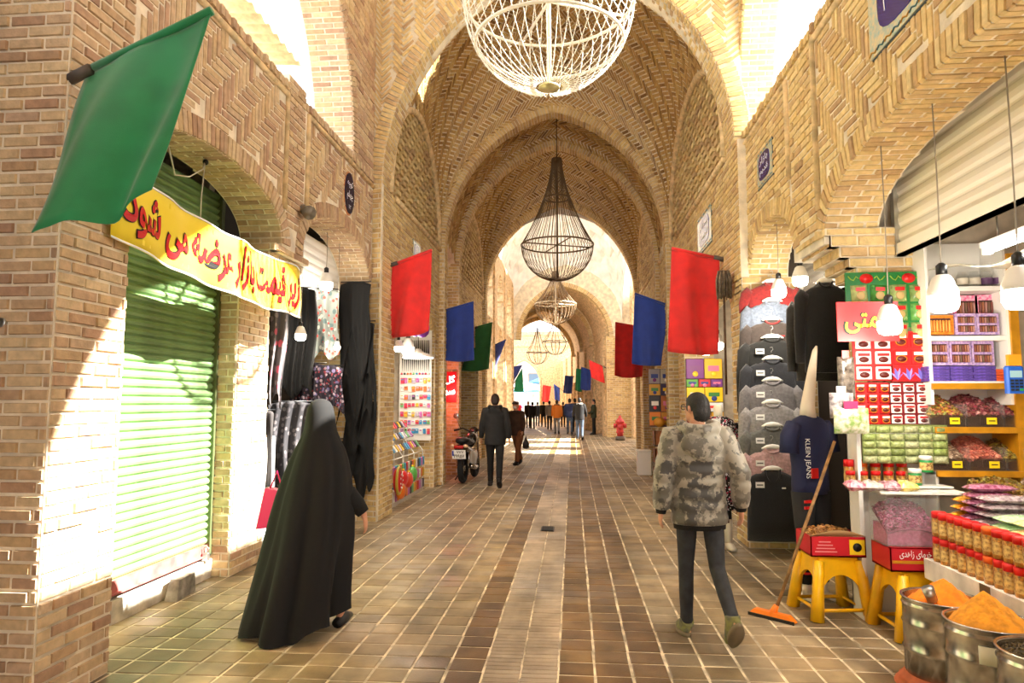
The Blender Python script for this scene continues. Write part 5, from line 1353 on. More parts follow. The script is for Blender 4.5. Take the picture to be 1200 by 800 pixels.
# ================================================================== garments
def garment(p, w, h, m, label, group, sleeve=None, tagged=True, collar=None, open_neck=.07, hanger=True, vneck=False, emblem=None):
    """p: top centre (hanger neck); garment faces the camera; sleeve: length or None"""
    t = thing('hanging_garment', label, 'clothing', p, random.uniform(-.05,.05), group); b = MB(); rs = []
    n = 20
    prof = [(0, .13), (-.03, .2), (-.055, .3), (-.09, .42), (-.13, .49), (-.2, .47), (-.3, .46), (-h*.7, .47), (-h, .48)]
    for z, f in prof:
        ring = []
        for k in range(n):
            a = 2*PI*k/n; x = w*f*math.copysign(abs(math.cos(a))**.7, math.cos(a)); d = (.035+.02*min(1, -z/.3))
            ring.append((x, -d*math.sin(a) + .008*math.sin(x*30+z*5) * min(1, -z*4), z + (-.02 if (-d*math.sin(a)) < 0 and z > -.04 else 0)))
        rs.append(ring)
    b.rings(rs, True); b.build('body', m, t)
    if sleeve:
        for s in (-1, 1):
            q = MB(); L = sleeve; q.tube([(s*w*.4,0,-.11),(s*w*.5,-.005,-.16),(s*w*.56,-.005,-.16-L*.45),(s*(w*.58),-.01,-.16-L)], [(.075,.03),(.07,.034),(.055,.03),(.042,.024)], 10, up=(1,0,0)); q.build('sleeve', m, t)
    # neckline
    nk = MB(); nk.tube([(w*.14*math.cos(a), -.03-.008*math.sin(-a), -.005+(.05 if not vneck else .14)*math.sin(a) if a < 0 else 0) for a in [-PI*k/10 for k in range(11)]], .011, 6); nk.build('neckline', collar or m, t)
    if hanger:
        hg = MB(); hg.tube([(-w*.2,-.03,-.012),(-w*.1,-.032,.006),(0,-.034,.012),(w*.1,-.032,.006),(w*.2,-.03,-.012)], [(.008,.008),(.022,.01),(.026,.01),(.022,.01),(.008,.008)], 8, up=(0,0,1)); hh = hg.build('hanger', WHITE, t)
        MB().tube([(0,0,.03),(0,0,.08),(.02,0,.1),(.012,0,.125),(-.012,0,.12)], .004, 5).build('hook', STEEL, hh)
    if tagged:
        tg = MB().box((-.19,-.075,-.19),(-.1,-.072,-.13)).build('price_tag', TXT_W, t); MB().box((-.178,-.078,-.165),(-.115,-.075,-.155)).build('print_line', TXT_K, tg)
    if emblem: MB().box((.08,-.066,-.2),(.12,-.062,-.185)).build('chest_mark', emblem, t)
    return t
GS = 'sweaters hung in a ladder on the brick pier'
knit = lambda n, c: mat(n, c, .9, vary=.12, scale=40, bump=.4, bscale=90, sheen=.3)
rows = [(330, knit('red_knit', (140,34,34)), 'red short-sleeved shirt, topmost of the hanging ladder', .2, None), (352, knit('blue_grey_knit', (112,122,140)), 'blue-grey cardigan hanging under the red shirt', .62, None), (374, knit('brown_knit', (66,56,52)), 'dark brown sweater with a small red chest mark', .5, flatc((170,30,40))),
        (395, knit('black_knit', (26,26,26)), 'black long-sleeved sweater under the brown one', .66, None), (420, knit('navy_knit', (34,36,44)), 'dark navy sweater in the middle of the hanging ladder', .5, None), (445, knit('grey_knit', (118,114,116)), 'mid grey cable knit sweater of the hanging ladder', .4, None), (471, knit('pale_grey_knit', (146,142,142)), 'pale grey knit sweater of the hanging ladder', .5, None),
        (498, knit('slate_knit', (98,98,94)), 'slate grey long-sleeved shirt with a white chest mark', .58, TXT_W), (524, knit('pink_knit', (186,150,150)), 'dusty pink polo shirt low in the hanging ladder', .2, None), (549, knit('black_vest_knit', (22,22,26)), 'black V-neck vest, lowest of the hanging ladder', None, TXT_W)]
for i, (y, m, lb, sl, em) in enumerate(rows):
    Y = 7.86 - i*.045; p = at(904, y, Y); garment(p, .56 if i != 3 else .6, .66 if i < 9 else .74, m, lb, GS, sl, tagged=2 < i, vneck=i in (9,), emblem=em, collar=flatc((150,40,40)) if i == 2 else None)
# dark garments hanging at the mouth of the sweater shop
for k, (x, y, Y, lb) in enumerate(((966, 330, 6.55, 'black jacket hanging beside the brick pier, front one'), (955, 345, 6.9, 'dark grey hooded top hanging behind the black jacket'))): garment(at(x, y, Y), .42, .85, knit('jacket_black' if not k else 'hood_grey', (24,23,24) if not k else (56,54,54)), lb, None, .6, tagged=False)

def drape(p, w, h, m, label, group, face=0.0, folds=5, depth=.05, taper=1.0, hem=.06, seed=1, name='hanging_shawl', cat='clothing', thick=.006):
    t = thing(name, label, cat, p, face, group); rnd = random.Random(seed); ph = [rnd.uniform(0,6) for _ in range(4)]
    def f(u, v):
        k = 1 + (taper-1)*v; x = (u-.5)*w*k + .02*math.sin(v*5+ph[0]); y = depth*math.sin(u*folds*2*PI+ph[1]+v*1.2)*(.35+.65*v) + .02*math.sin(v*7+ph[2])
        z = -h*v*(1 + hem*math.sin(u*9+ph[3])*v) - .04*(2*u-1)**2
        return (x, y, z)
    MB().grid(f, 30, 24, thick=(0,thick,0)).build('fabric', m, t); MB().tube([(-w*.5,.01,.0),(w*.5,.01,0)], .008, 6).build('rail', BLACKM, t); return t
BLKF = mat('black_crepe', (14,14,15), .9)
def print_mat(n, base, cols, scale=14):
    m = bpy.data.materials.new(n); m.use_nodes = True; N = m.node_tree.nodes; L = m.node_tree.links; b = N['Principled BSDF']; b.inputs['Roughness'].default_value = .8
    tc = N.new('ShaderNodeTexCoord'); prev = None
    for i, c in enumerate(cols):
        v = N.new('ShaderNodeTexVoronoi'); v.inputs['Scale'].default_value = scale*(1+.35*i); mp = N.new('ShaderNodeMapping'); mp.inputs['Location'].default_value = (i*3.1, i*1.7, i*.6); L.new(tc.outputs['Object'], mp.inputs[0]); L.new(mp.outputs[0], v.inputs['Vector'])
        r = N.new('ShaderNodeMath'); r.operation = 'LESS_THAN'; r.inputs[1].default_value = .3; L.new(v.outputs['Distance'], r.inputs[0])
        mx = N.new('ShaderNodeMix'); mx.data_type = 'RGBA'; mx.inputs['A'].default_value = lin(base)+(1,); mx.inputs['B'].default_value = lin(c)+(1,)
        L.new(r.outputs[0], mx.inputs['Factor'])
        if prev: L.new(prev.outputs['Result'], mx.inputs['A'])
        prev = mx
    L.new(prev.outputs['Result'], b.inputs['Base Color']); return m
FL1 = print_mat('dark_floral_print', (40,34,48), [(120,110,150),(170,150,160),(150,60,70)], 12); FL2 = print_mat('grey_floral_print', (110,116,112), [(70,90,90),(180,180,170),(180,50,40)], 9); PLD = print_mat('pink_grey_print', (88,84,86), [(190,90,110),(130,120,124)], 7)
for i in range(5):
    p = at(419 + (3 if i % 2 else -2), 330 + 46*i, 8.9 + .045*i); drape(p, .42, (1.0, 1.05, .95, .9, .62)[i], BLKF, ('topmost', 'second', 'middle', 'fourth', 'lowest')[i] + ' black chador in the tall tiered display on the pier', 'black chadors hung in tiers', folds=3.2+.45*(i % 3), depth=.024, taper=1.0+.08*(i % 3), hem=.34, seed=50+i*3, name='hanging_chador')
drape(at(352, 336, 7.75), .38, 1.25, BLKF, 'long plain black shawl hanging behind the small bulb', None, face=.5, folds=4, seed=31)
drape(at(327, 345, 7.15), .2, 1.15, PLD, 'grey and pink patterned shawl hanging at the sunlit pier', None, face=.6, folds=2, seed=32, taper=.8)
drape(at(381, 338, 8.35), .36, .85, FL2, 'grey shawl with red flowers under the topmost bulb', None, face=.4, folds=2, seed=33, taper=.9)
drape(at(362, 425, 7.95), .42, .62, FL1, 'dark floral shawl hanging lower, left one', None, face=.4, folds=3, seed=34)
drape(at(386, 428, 8.5), .36, .55, FL1, 'dark floral shawl hanging lower beside the chador tiers', None, face=.3, folds=3, seed=35)
drape(at(340, 470, 7.5), .5, .9, print_mat('grey_check', (40,38,42), [(66,62,66),(96,90,92)], 10), 'grey mottled shawl hanging low behind the walking woman', None, face=.5, folds=4, seed=36)
drape(at(312, 480, 7.05), .2, .85, mat('charcoal_cloth', (58,54,54), .9, vary=.2), 'charcoal cloth hanging at the sunlit brick pier', None, face=.8, folds=2, seed=37, taper=.8)
cab = thing('white_cabinet', 'narrow white cabinet standing at the scarf shop entrance', 'cabinet', (-3.36, 7.12, 0)); MB().rbox((-.1,-.12,.04),(.12,.16,1.25), .01).build('body', WHITE, cab); MB().box((-.08,-.1,0),(.1,.14,.04)).build('plinth', BLACKM, cab); MB().box((-.08,-.128,.08),(.1,-.12,1.2)).build('door', WHITE, cab)

# ================================================================== mannequins
IV = mat('mannequin_ivory', (232,222,202), .45)
def mannequin_dress():
    t = thing('mannequin', 'headless mannequin in a black dress with red and white dots', 'mannequin', (1.62, 7.85, 0), .15)
    MB().lathe([(.05,1.42),(.048,1.5),(.05,1.56),(.035,1.59)], n=14).build('neck', IV, t)
    D = print_mat('dotted_dress_print', (16,14,18), [(240,236,236),(196,60,90),(236,230,232)], 22)
    pr = [(.21,.45),(.2,.55),(.19,.7),(.175,.85),(.165,.95),(.15,1.05),(.155,1.15),(.175,1.25),(.185,1.35),(.15,1.42),(.08,1.46)]
    MB().rings([[(r*(1.08 if z > 1.1 else 1)*math.cos(2*PI*k/28), r*.72*math.sin(2*PI*k/28)*(1+.05*math.sin(k*2.2)*(1 if z < .9 else 0)), z) for k in range(28)] for r, z in pr]).build('dress', D, t)
    for s in (-1, 1):
        MB().tube([(s*.17,0,1.38),(s*.23,-.01,1.2),(s*.24,-.03,.98),(s*.235,-.05,.8)], [.055,.055,.048,.045], 10).build('sleeve', D, t)
    MB().obox(R3(.1,0,.1,(-.08,-.14,1.36)), (.1,.006,.16)).build('paper_tag', TXT_W, t)
    for s in (-1, 1):
        lg = MB(); lg.tube([(s*.07,0,.5),(s*.07,0,.3)], .05, 10); lg.build('leg', BLACKM, t)
        bt_ = MB(); bt_.tube([(s*.08,0,.34),(s*.08,0,.2),(s*.08,-.0,.08)], [.05,.045,.042], 12); bt_.tube([(s*.08,.03,.05),(s*.08,-.06,.045),(s*.08,-.15,.03)], [(.05,.042),(.045,.045),(.02,.035)], 10, up=(0,0,1)); bt_.box((s*.08-.03,.01,0),(s*.08+.03,.06,.05)); bt_.build('boot', IV, t)
mannequin_dress()
def mannequin_tee():
    t = thing('mannequin', 'mannequin torso in a navy printed T-shirt and black sports trousers', 'mannequin', (1.98, 6.0, 0), .5)
    NV = mat('navy_tee', (28,34,70), .85, bump=.2)
    pr = [(.18,.86),(.18,.95),(.175,1.08),(.19,1.22),(.2,1.36),(.19,1.43),(.14,1.48),(.07,1.51)]
    MB().rings([[(r*math.cos(2*PI*k/24), r*.62*math.sin(2*PI*k/24), z) for k in range(24)] for r, z in pr]).build('shirt', NV, t)
    for s in (-1, 1): MB().tube([(s*.16,0,1.43),(s*.22,-.005,1.34),(s*.235,-.01,1.2)], [.07,.075,.078], 12).build('sleeve', NV, t)
    MB().tube([(0,0,1.49),(.0,0,1.58),(.03,0,1.72),(.07,0,1.9),(.11,0,2.06),(.13,0,2.1)], [(.075,.065),(.062,.055),(.05,.045),(.036,.034),(.022,.02),(.008,.008)], 14).build('neck_cone', IV, t)
    M = plane((-.19,-.1,1.3), (.0,-.12,-1.0), (.35,-.95,.1)); 
    o = letters('shirt_print', 'KLEIN JEANS', lambda u, v, d: Vector((-.165+v*.9, -.09-v*.45-d, 1.32-u)), 0, .32, 0, .05, TXT_W, t, lift=.012, world=False)
    MB().box((-.12,-.135,1.0),(-.05,-.122,1.08)).build('red_print', TXT_R, t)
    PT = mat('black_jersey', (20,20,22), .8); 
    for s in (-1, 1):
        lg = MB(); lg.tube([(s*.085,0,.88),(s*.09,-.01,.55),(s*.09,0,.14)], [.1,.08,.055], 12); l = lg.build('trouser_leg', PT, t)
        for z in (.8,.75) if s < 0 else (): MB().box((s*.13-.04,-.1,z),(s*.13+.03,-.085,z+.022)).build('red_stripe', TXT_R, l)
        for z in (.22,.27): MB().lathe([(.066,0),(.066,.018)], (s*.09,0,z), 14, cap=False).build('red_band', TXT_R, l)
        ft = MB(); ft.tube([(s*.09,0,.15),(s*.09,-.01,.05)], [.035,.04], 10); ft.tube([(s*.09,.05,.03),(s*.09,-.06,.032),(s*.09,-.15,.018)], [(.03,.035),(.03,.042),(.015,.03)], 10, up=(0,0,1)); ft.build('foot', IV, t)
mannequin_tee()
# mop hung upside down on the right pier
mp = thing('string_mop', 'old grey string mop hung upside down on the right vault pier', 'mop', at(856, 330, 8.3)); mp.location.x = VR - .13
MB().tube([(0,0,.02),(0,.01,-.7),(.0,.02,-1.35)], .014, 8).build('handle', DWOOD, mp)
m = MB(); rnd = random.Random(8)
for k in range(60):
    a = rnd.uniform(0, 6.28); r = rnd.uniform(.03,.1); m.tube([(0,0,.1),(r*.7*math.cos(a),r*.7*math.sin(a),.13),(r*math.cos(a),r*math.sin(a),.02),(r*.95*math.cos(a),r*.95*math.sin(a),-.12-rnd.random()*.1)], .009, 4)
m.build('mop_strings', mat('mop_grey', (120,104,86), .95, vary=.3, scale=20), mp)

# ================================================================== toy and trinket shop on the left
tb = thing('trinket_board', 'white pegboard of necklaces and small packets in the toy shop', 'display', (-3.3, 12.85, .9)); MB().box((0,0,0),(.62,.03,2.25)).build('board', WHITE, tb)
for k in range(14): MB().tube([(.06+k*.039,-.02,1.9),(.055+k*.039,-.03,1.6),(.06+k*.039,-.02,1.3),(.068+k*.039,-.025,1.6),(.06+k*.039,-.02,1.9)], .008, 5).build('necklace', BLACKM, tb)
pc = [(220,60,90),(60,150,200),(230,190,60),(120,190,120),(200,120,190),(240,240,236),(60,60,70),(230,120,60),(190,180,200)]
rnd = random.Random(2)
for j in range(7):
    for k in range(8):
        w_, h_ = .05+rnd.random()*.02, .06+rnd.random()*.05; x = .03+k*.074; z = 1.18-j*.16
        o = MB().rbox((x,-.035,z-h_),(x+w_,-.005,z), .006).build('packet', flatc(rnd.choice(pc)), tb); MB().box((x+.01,-.038,z-h_*.4),(x+w_-.01,-.035,z-h_*.2)).build('label_strip', flatc(rnd.choice(pc)), o)
for k in range(10): MB().ball((.05+k*.058,-.03,1.26), .022, 8, 5).build('charm', flatc(rnd.choice(pc)), tb)
fr = thing('wire_stand', 'sloping white wire stand of toys in front of the trinket board', 'stand', (-2.86, 11.6, 0))
for y in (-1.2, -.4, .4, 1.1): MB().tube([(.06,y,0),(.06,y,.72),(-.3,y,1.25),(-.3,y,0)], .014, 6).build('upright', WHITE, fr)
for x, z in ((.06,.72),(-.06,.9),(-.18,1.07),(-.3,1.25),(.06,.3),(.06,.1)): MB().tube([(x,-1.2,z),(x,1.1,z)], .01, 6).build('rail', WHITE, fr)
MB().box((-.32,-1.2,.0),(.08,1.1,.16)).build('base_tray', mat('pale_board', (206,196,184), .6), fr)
for j in range(3):
    for k in range(16):
        y = -1.12+k*.14; z = .62-j*.2; o = MB().rbox((.065,y,z-.15),(.1,y+.1,z), .008).build('toy_packet', flatc(rnd.choice(pc+[(200,30,40)])), fr)
for j in range(3):
    for k in range(15): 
        y = -1.12+k*.145; o = MB().obox(R3(0,.96,0,(-.02-.12*j,y+.05,.86+.175*j)), (.12,.1,.03)).build('toy_packet', flatc(rnd.choice(pc)), fr)
def ballthing(name, label, p, r, m, group=None):
    t = thing(name, label, 'toy', p, 0, group); return t
t = thing('melon_toy', 'round red watermelon-shaped toy at the foot of the toy stand', 'toy', (-2.68, 10.42, .42)); MB().ball((0,0,0), (.07,.14,.2), 16, 10).build('flesh', flatc((206,24,36)), t); MB().tube([(0.02,.14*math.cos(a),.2*math.sin(a)) for a in [2*PI*k/24 for k in range(25)]], .022, 6).build('rind', flatc((190,170,60)), t)
for k in range(9): MB().ball((.066,.07*math.cos(k*.7),.11*math.sin(k*.7)), (.008,.01,.016), 6, 4).build('seed', TXT_W, t)
for k, (y, z, c, lb) in enumerate(((10.75,.42,(226,30,40),'glossy red inflatable toy beside the watermelon toy'),(10.62,.24,(240,120,30),'orange ball toy lowest at the foot of the toy stand'),(11.1,.36,(230,80,60),'coral coloured toy right of the red inflatable'),(11.4,.42,(90,180,80),'green toy bundle low on the stand'))):
    t = thing('ball_toy', lb, 'toy', (-2.68, y, z)); MB().ball((0,0,0), (.08,.13,.13), 14, 8).build('ball', mat('toy_%d' % k, c, .3, coat=.5), t); MB().lathe([(.02,.12),(.03,.15)], n=8).build('valve', TXT_Y, t)
for k in range(9):
    y = 9.98; z = 1.15+k*.24; t = thing('foil_balloon', ('lowest', 'second lowest', 'third lowest', 'fourth lowest', 'middle', 'fourth highest', 'third highest', 'second highest', 'topmost')[k] + ' red and orange toy in the column at the shop edge', 'toy', (VL-.12, 10.12, z)); MB().ball((0,0,0), (.1,.06,.11), 10, 6).build('body', flatc(((210,30,40),(230,110,40),(200,20,60))[k % 3]), t); MB().ball((.03,-.05,.03), .035, 8, 5).build('face', flatc(((250,210,60),(250,240,230))[k % 2]), t); MB().tube([(0,0,.1),(0,0,.14)], .004, 4).build('string', BLACKM, t)
# toy shop bundle of purple balloons high up
t = thing('balloon_cluster', 'purple and magenta decorations hanging behind the left red flag', 'decoration', at(484, 385, 10.9))
for k in range(6): MB().ball((.2*math.sin(k*2.1),.15*math.cos(k*2.1),.07*math.sin(k*3)), .12, 10, 6).build('balloon', flatc(((120,40,160),(190,40,140))[k % 2]), t)
MB().tube([(0,0,0),(0,0,.6)], .006, 4).build('cord', BLACKM, t)
# neon sign in the left niche
ns = thing('neon_sign', 'small red sign with glowing white Persian script in the left brick niche', 'sign', (-2.89, Y3-.06, 1.62)); MB().box((0,0,0),(.3,.04,.68)).build('board', mat('deep_red_board', (150,8,20), .4, emit=(160,6,16), estr=.6), ns)
NE = mat('neon_white', (255,240,236), .4, emit=(255,225,215), estr=5.0)
Mn = lambda u, v, d: Vector((u, -d, v)); letters('neon_script', 'گل', Mn, .04, .27, .4, .6, NE, ns, bold=.02, lift=.01, world=False); letters('neon_script', 'سر', Mn, .03, .27, .12, .28, NE, ns, bold=.02, lift=.01, world=False)
pl_ = bpy.data.lights.new('neon_light', 'POINT'); pl_.energy = 14; pl_.color = (1, .12, .1); pl_.shadow_soft_size = .15; lo = bpy.data.objects.new('neon_light', pl_); COL.objects.link(lo); lo.parent = ns; lo.location = (.2, -.35, .2)

# ================================================================== right vault shops
def pack_panel(label, O, W, H, rows, pal, seed, d=.04):
    t = thing('packet_rack', label, 'display', O); rnd = random.Random(seed); MB().box((0,0,0),(W,.02,H)).build('panel', flatc((96,70,60)), t); z = H
    for n, hh, cols in rows:
        w_ = W/n
        for k in range(n):
            c = cols[k % len(cols)]; o = MB().rbox((k*w_+.006,-d,z-hh+.008),((k+1)*w_-.006,-.002,z-.006), .008).build('packet', flatc(c), t)
            MB().box((k*w_+w_*.2,-d-.003,z-hh*.62),((k+1)*w_-w_*.2,-d,z-hh*.35)).build('label_patch', flatc(rnd.choice(pal)), o); MB().lathe([(0,0),(w_*.16,0),(w_*.14,.004)], n=10).build('picture', flatc(rnd.choice(pal)), o).rotation_euler = (PI/2,0,0); o.children[-1].location = (k*w_+w_*.5, -d, z-hh*.75)
        z -= hh
    return t
PAL = [(250,240,230),(230,60,60),(250,210,40),(60,130,60),(120,40,120),(220,120,160),(40,60,140)]
O, W, H = pix_plane(805, 420, 846, 500, 11.95); pack_panel('rack of purple and yellow snack packets on the brick pier', O, W, H, [(2,H*.3,[(120,30,130),(240,190,40)]),(3,H*.12,[(90,160,60),(200,40,60),(120,60,140)]),(2,H*.22,[(248,204,20),(248,204,20)]),(1,H*.14,[(236,236,240)]),(3,H*.2,[(130,30,40),(214,160,40),(226,170,50)])], PAL, 5)
O, W, H = pix_plane(761, 432, 787, 500, 14.2); pack_panel('smaller rack of dark snack packets beside the boy', O, W, H, [(2,H*.26,[(150,140,146),(190,180,160)]),(2,H*.2,[(206,150,40),(60,50,80)]),(2,H*.28,[(40,36,44),(190,110,60)]),(2,H*.24,[(226,130,40),(200,140,50)])], PAL, 6)
t = thing('wooden_crates', 'stack of wooden display crates below the dark snack packets', 'crate', (1.62, 14.05, 0)); 
for k in range(3): MB().box((0,-.2,.02+k*.36),(.5,.2,.06+k*.36)).build('crate_base', DWOOD, t); MB().box((0,-.2,.06+k*.36),(.5,-.18,.32+k*.36)).box((0,.18,.06+k*.36),(.5,.2,.32+k*.36)).box((0,-.2,.06+k*.36),(.02,.2,.32+k*.36)).box((.48,-.2,.06+k*.36),(.5,.2,.36+k*.36)).build('crate_side', mat('brown_board', (140,84,46), .7, vary=.2), t)
for z, c in ((1.12,(214,150,50)),(1.12,(230,180,70))): tag(MB().ball((0,0,.1), (.12,.12,.1), 12, 6).build('gold_sack', mat('gold_sack_%d' % c[0], c, .4, bump=.4), loc=(1.74 if c[0] < 220 else 1.99, 14.05, z)), ('left' if c[0] < 220 else 'right') + ' gold wrapped bundle on the wooden crates', 'bundle')
wb = thing('white_box', 'plain white box standing by the right wall ahead of the boy', 'box', (1.44, 15.6, 0)); MB().rbox((0,0,0),(.3,.35,.5), .012).build('body', WHITE, wb); MB().rbox((-.01,-.01,.5),(.31,.36,.55), .01).build('lid', WHITE, wb)
# fire hydrant
hy = thing('fire_hydrant', 'faded red fire hydrant standing by the far right pier', 'hydrant', (2.0, 29.5, 0)); RH = mat('hydrant_red', (196,58,60), .5, vary=.2); MB().lathe([(.2,0),(.2,.16),(.14,.18)], n=14).build('plinth', flatc((96,88,80)), hy); MB().lathe([(.13,.18),(.13,.3),(.17,.34),(.15,.4),(.15,.72),(.2,.76),(.2,.8),(.15,.86),(.08,.95),(.05,1.0),(.05,1.05)], n=16).build('barrel', RH, hy)
for s in (-1, 1): MB().tube([(s*.1,0,.62),(s*.27,0,.62)], [.09,.1], 10).build('outlet_cap', RH, hy)
MB().tube([(0,-.1,.58),(0,-.26,.58)], .11, 10).build('outlet_cap', RH, hy)

# ================================================================== motorcycle (seen from behind)
def motorcycle():
    t = thing('motorcycle', 'black motorcycle with a white licence plate parked by the left pier', 'motorcycle', (-2.22, 13.5, 0), -.06); TY = mat('tyre_rubber', (26,26,27), .9); K = mat('gloss_black', (18,18,20), .25, coat=.6); CH = mat('chrome', (200,200,204), .15, 1.0); LG = mat('pale_fairing', (206,202,192), .4)
    for y, nm in ((.25,'rear_wheel'), (1.42,'front_wheel')):
        m = MB(); m.tube([(0, y+.235*math.cos(a), .3+.235*math.sin(a)) for a in [2*PI*k/28 for k in range(29)]], .062, 10, cap=False); wh = m.build(nm, TY, t); MB().tube([(-.05,y,.3),(.05,y,.3)], .06, 12).build('hub', CH, wh)
        for k in range(6): MB().tube([(0,y,.3),(0,y+.19*math.cos(k*PI/3),.3+.19*math.sin(k*PI/3))], .012, 5).build('spoke', CH, wh)
    MB().tube([(0,.02,.84),(0,.2,.86),(0,.5,.8),(0,.75,.8),(0,.9,.78)], [(.05,.1),(.07,.15),(.07,.16),(.06,.14),(.04,.1)], 12, up=(0,0,1)).build('seat', BLACKM, t)
    MB().tube([(0,-.08,.72),(0,.1,.7),(0,.5,.62),(0,.85,.62)], [(.05,.11),(.09,.15),(.12,.16),(.1,.14)], 12, up=(0,0,1)).build('tail_cowl', K, t)
    MB().tube([(.13,.3,.55),(.15,.6,.45),(.13,.95,.5)], [(.12,.03),(.16,.04),(.12,.03)], 10, up=(0,0,1)).build('side_panel', LG, t); MB().tube([(-.13,.3,.55),(-.15,.6,.45),(-.13,.95,.5)], [(.12,.03),(.16,.04),(.12,.03)], 10, up=(0,0,1)).build('side_panel', K, t)
    MB().tube([(0,.85,.75),(0,1.0,.86),(0,1.15,.9),(0,1.25,.85)], [(.1,.1),(.13,.14),(.1,.13),(.05,.08)], 12, up=(0,0,1)).build('fuel_tank', K, t)
    MB().tube([(0,.7,.42),(0,.95,.38)], [.15,.15], 10).build('engine', mat('engine_grey', (90,90,90), .4, .7), t)
    MB().obox(R3(.25,0,0,(0,-.13,.6)), (.27,.012,.18)).build('licence_plate', TXT_W, t); pl = t.children[-1]
    letters('plate_number', '۴۹۹۵۷', lambda u, v, d: Vector((u, -.142-d*1.2+(.6-v)*-.0+ (v-.6)*-.25, v)), -.1, .11, .53, .6, TXT_K, pl, bold=.01, lift=.002, world=False); letters('plate_number', '۷۷۷', lambda u, v, d: Vector((u, -.142-d*1.2+(v-.6)*-.25, v)), -.04, .1, .62, .67, TXT_K, pl, bold=.01, lift=.002, world=False); MB().obox(R3(.25,0,0,(-.115,-.137,.62)), (.03,.014,.1)).build('blue_band', flatc((40,70,180)), pl)
    MB().tube([(-.09,-.14,.74),(.09,-.14,.74)], [.035,.035], 8).build('tail_light', flatc((170,20,24), .2), t)
    for s in (-1, 1):
        MB().ball((s*.13,-.1,.76), (.05,.035,.035), 10, 6).build('indicator', mat('indicator_lens', (226,190,150), .2), t)
        MB().tube([(s*.05,1.22,.98),(s*.2,1.12,1.06),(s*.36,1.02,1.02)], .015, 8).build('handlebar', BLACKM, t); MB().tube([(s*.27,1.08,1.04),(s*.37,1.02,1.02)], .022, 8).build('grip', BLACKM, t)
        mr = MB(); mr.tube([(s*.24,1.1,1.05),(s*.3,1.06,1.2),(s*.32,1.04,1.27)], .008, 6); mo = mr.build('mirror', CH, t); MB().ball((s*.33,1.02,1.33), (.065,.015,.06), 12, 6).build('mirror_glass', mat('mirror_glass', (200,205,205), .05, 1.0), mo)
        MB().tube([(s*.09,1.42,.3),(s*.09,1.28,.75),(s*.07,1.22,.98)], .022, 8).build('fork', CH, t); MB().tube([(s*.1,.25,.3),(s*.11,.5,.42),(s*.1,.8,.4)], .022, 6).build('swing_arm', BLACKM, t)
        MB().tube([(s*.11,.25,.34),(s*.12,.3,.66)], .028, 8).build('shock_absorber', CH, t)
    MB().tube([(.16,.9,.28),(.2,.5,.3),(.21,.1,.36)], [.03,.045,.05], 10).build('exhaust', CH, t); MB().tube([(0,-.05,.5),(0,-.1,.56),(0,.1,.62)], [(.01,.08),(.012,.1),(.012,.1)], 8, up=(0,0,1)).build('mudguard', mat('grey_guard', (110,116,130), .4), t)
    MB().tube([(-.1,.75,.3),(-.26,.68,.01)], .014, 6).build('side_stand', BLACKM, t); MB().tube([(0,1.3,1.0),(0,1.38,.95)], [.1,.08], 12).build('headlight', K, t)
motorcycle()

# ================================================================== people
_TS = bpy.data.scenes.new('modelling')
def fuse(mb, voxel, smooth=4):
    """overlapping shapes -> one continuous smooth surface"""
    me = mb.mesh('tmp'); o = bpy.data.objects.new('tmp', me); _TS.collection.objects.link(o)
    r = o.modifiers.new('r', 'REMESH'); r.mode = 'VOXEL'; r.voxel_size = voxel; r.use_smooth_shade = True
    if smooth: s = o.modifiers.new('s', 'SMOOTH'); s.iterations = smooth; s.factor = .5
    vl = _TS.view_layers[0]; vl.update(); ev = o.evaluated_get(vl.depsgraph)
    out = bpy.data.meshes.new_from_object(ev, depsgraph=vl.depsgraph)
    bpy.data.objects.remove(o); bpy.data.meshes.remove(me)
    out.polygons.foreach_set('use_smooth', [True]*len(out.polygons)); return out
def link(name, me, m, parent=None):
    me.materials.clear(); me.materials.append(m); o = bpy.data.objects.new(name, me); COL.objects.link(o); o.parent = parent; return o
SKIN = mat('skin', (206,150,118), .55, vary=.08, scale=12)
HAIRK = mat('black_hair', (22,19,18), .6, vary=.3, scale=60, bump=.5, bscale=120); HAIRG = mat('grey_hair', (90,86,82), .7)
def ell_tube(m, rings, n=16):
    m.rings([[(cx + rx*math.cos(2*PI*k/n), cy + ry*math.sin(2*PI*k/n), z) for k in range(n)] for z, rx, ry, cx, cy in rings])
def hand(m, w_, d, side, s=1.0, curl=.5):
    """palm and five fingers from the wrist w_ along direction d"""
    d = d.normalized(); a = Vector((0,1,0)); a = (a - d*a.dot(d)).normalized(); b = d.cross(a) * side
    pc = w_ + d*.045*s; m.tube([w_-d*.02, w_+d*.02*s, pc+d*.025*s, pc+d*.045*s], [(.024*s,.018*s),(.034*s,.017*s),(.038*s,.016*s),(.03*s,.013*s)], 10, up=a)
    for k, L in enumerate((.062,.072,.068,.052)):
        r0 = pc + d*.035*s + a*(.027-.018*k)*s; c = -b*curl; p1 = r0 + (d*.9+c*.3).normalized()*L*.5*s; p2 = p1 + (d*.6+c).normalized()*L*.5*s
        m.tube([r0, p1, p2], [.0095*s,.009*s,.007*s], 7)
    t0 = w_ + d*.02*s + a*.03*s; t1 = t0 + (a*.7+d*.7-b*.2).normalized()*.035*s; m.tube([t0-a*.01, t1, t1+(d*.9+a*.2-b*.3).normalized()*.03*s], [.012*s,.0105*s,.008*s], 7)

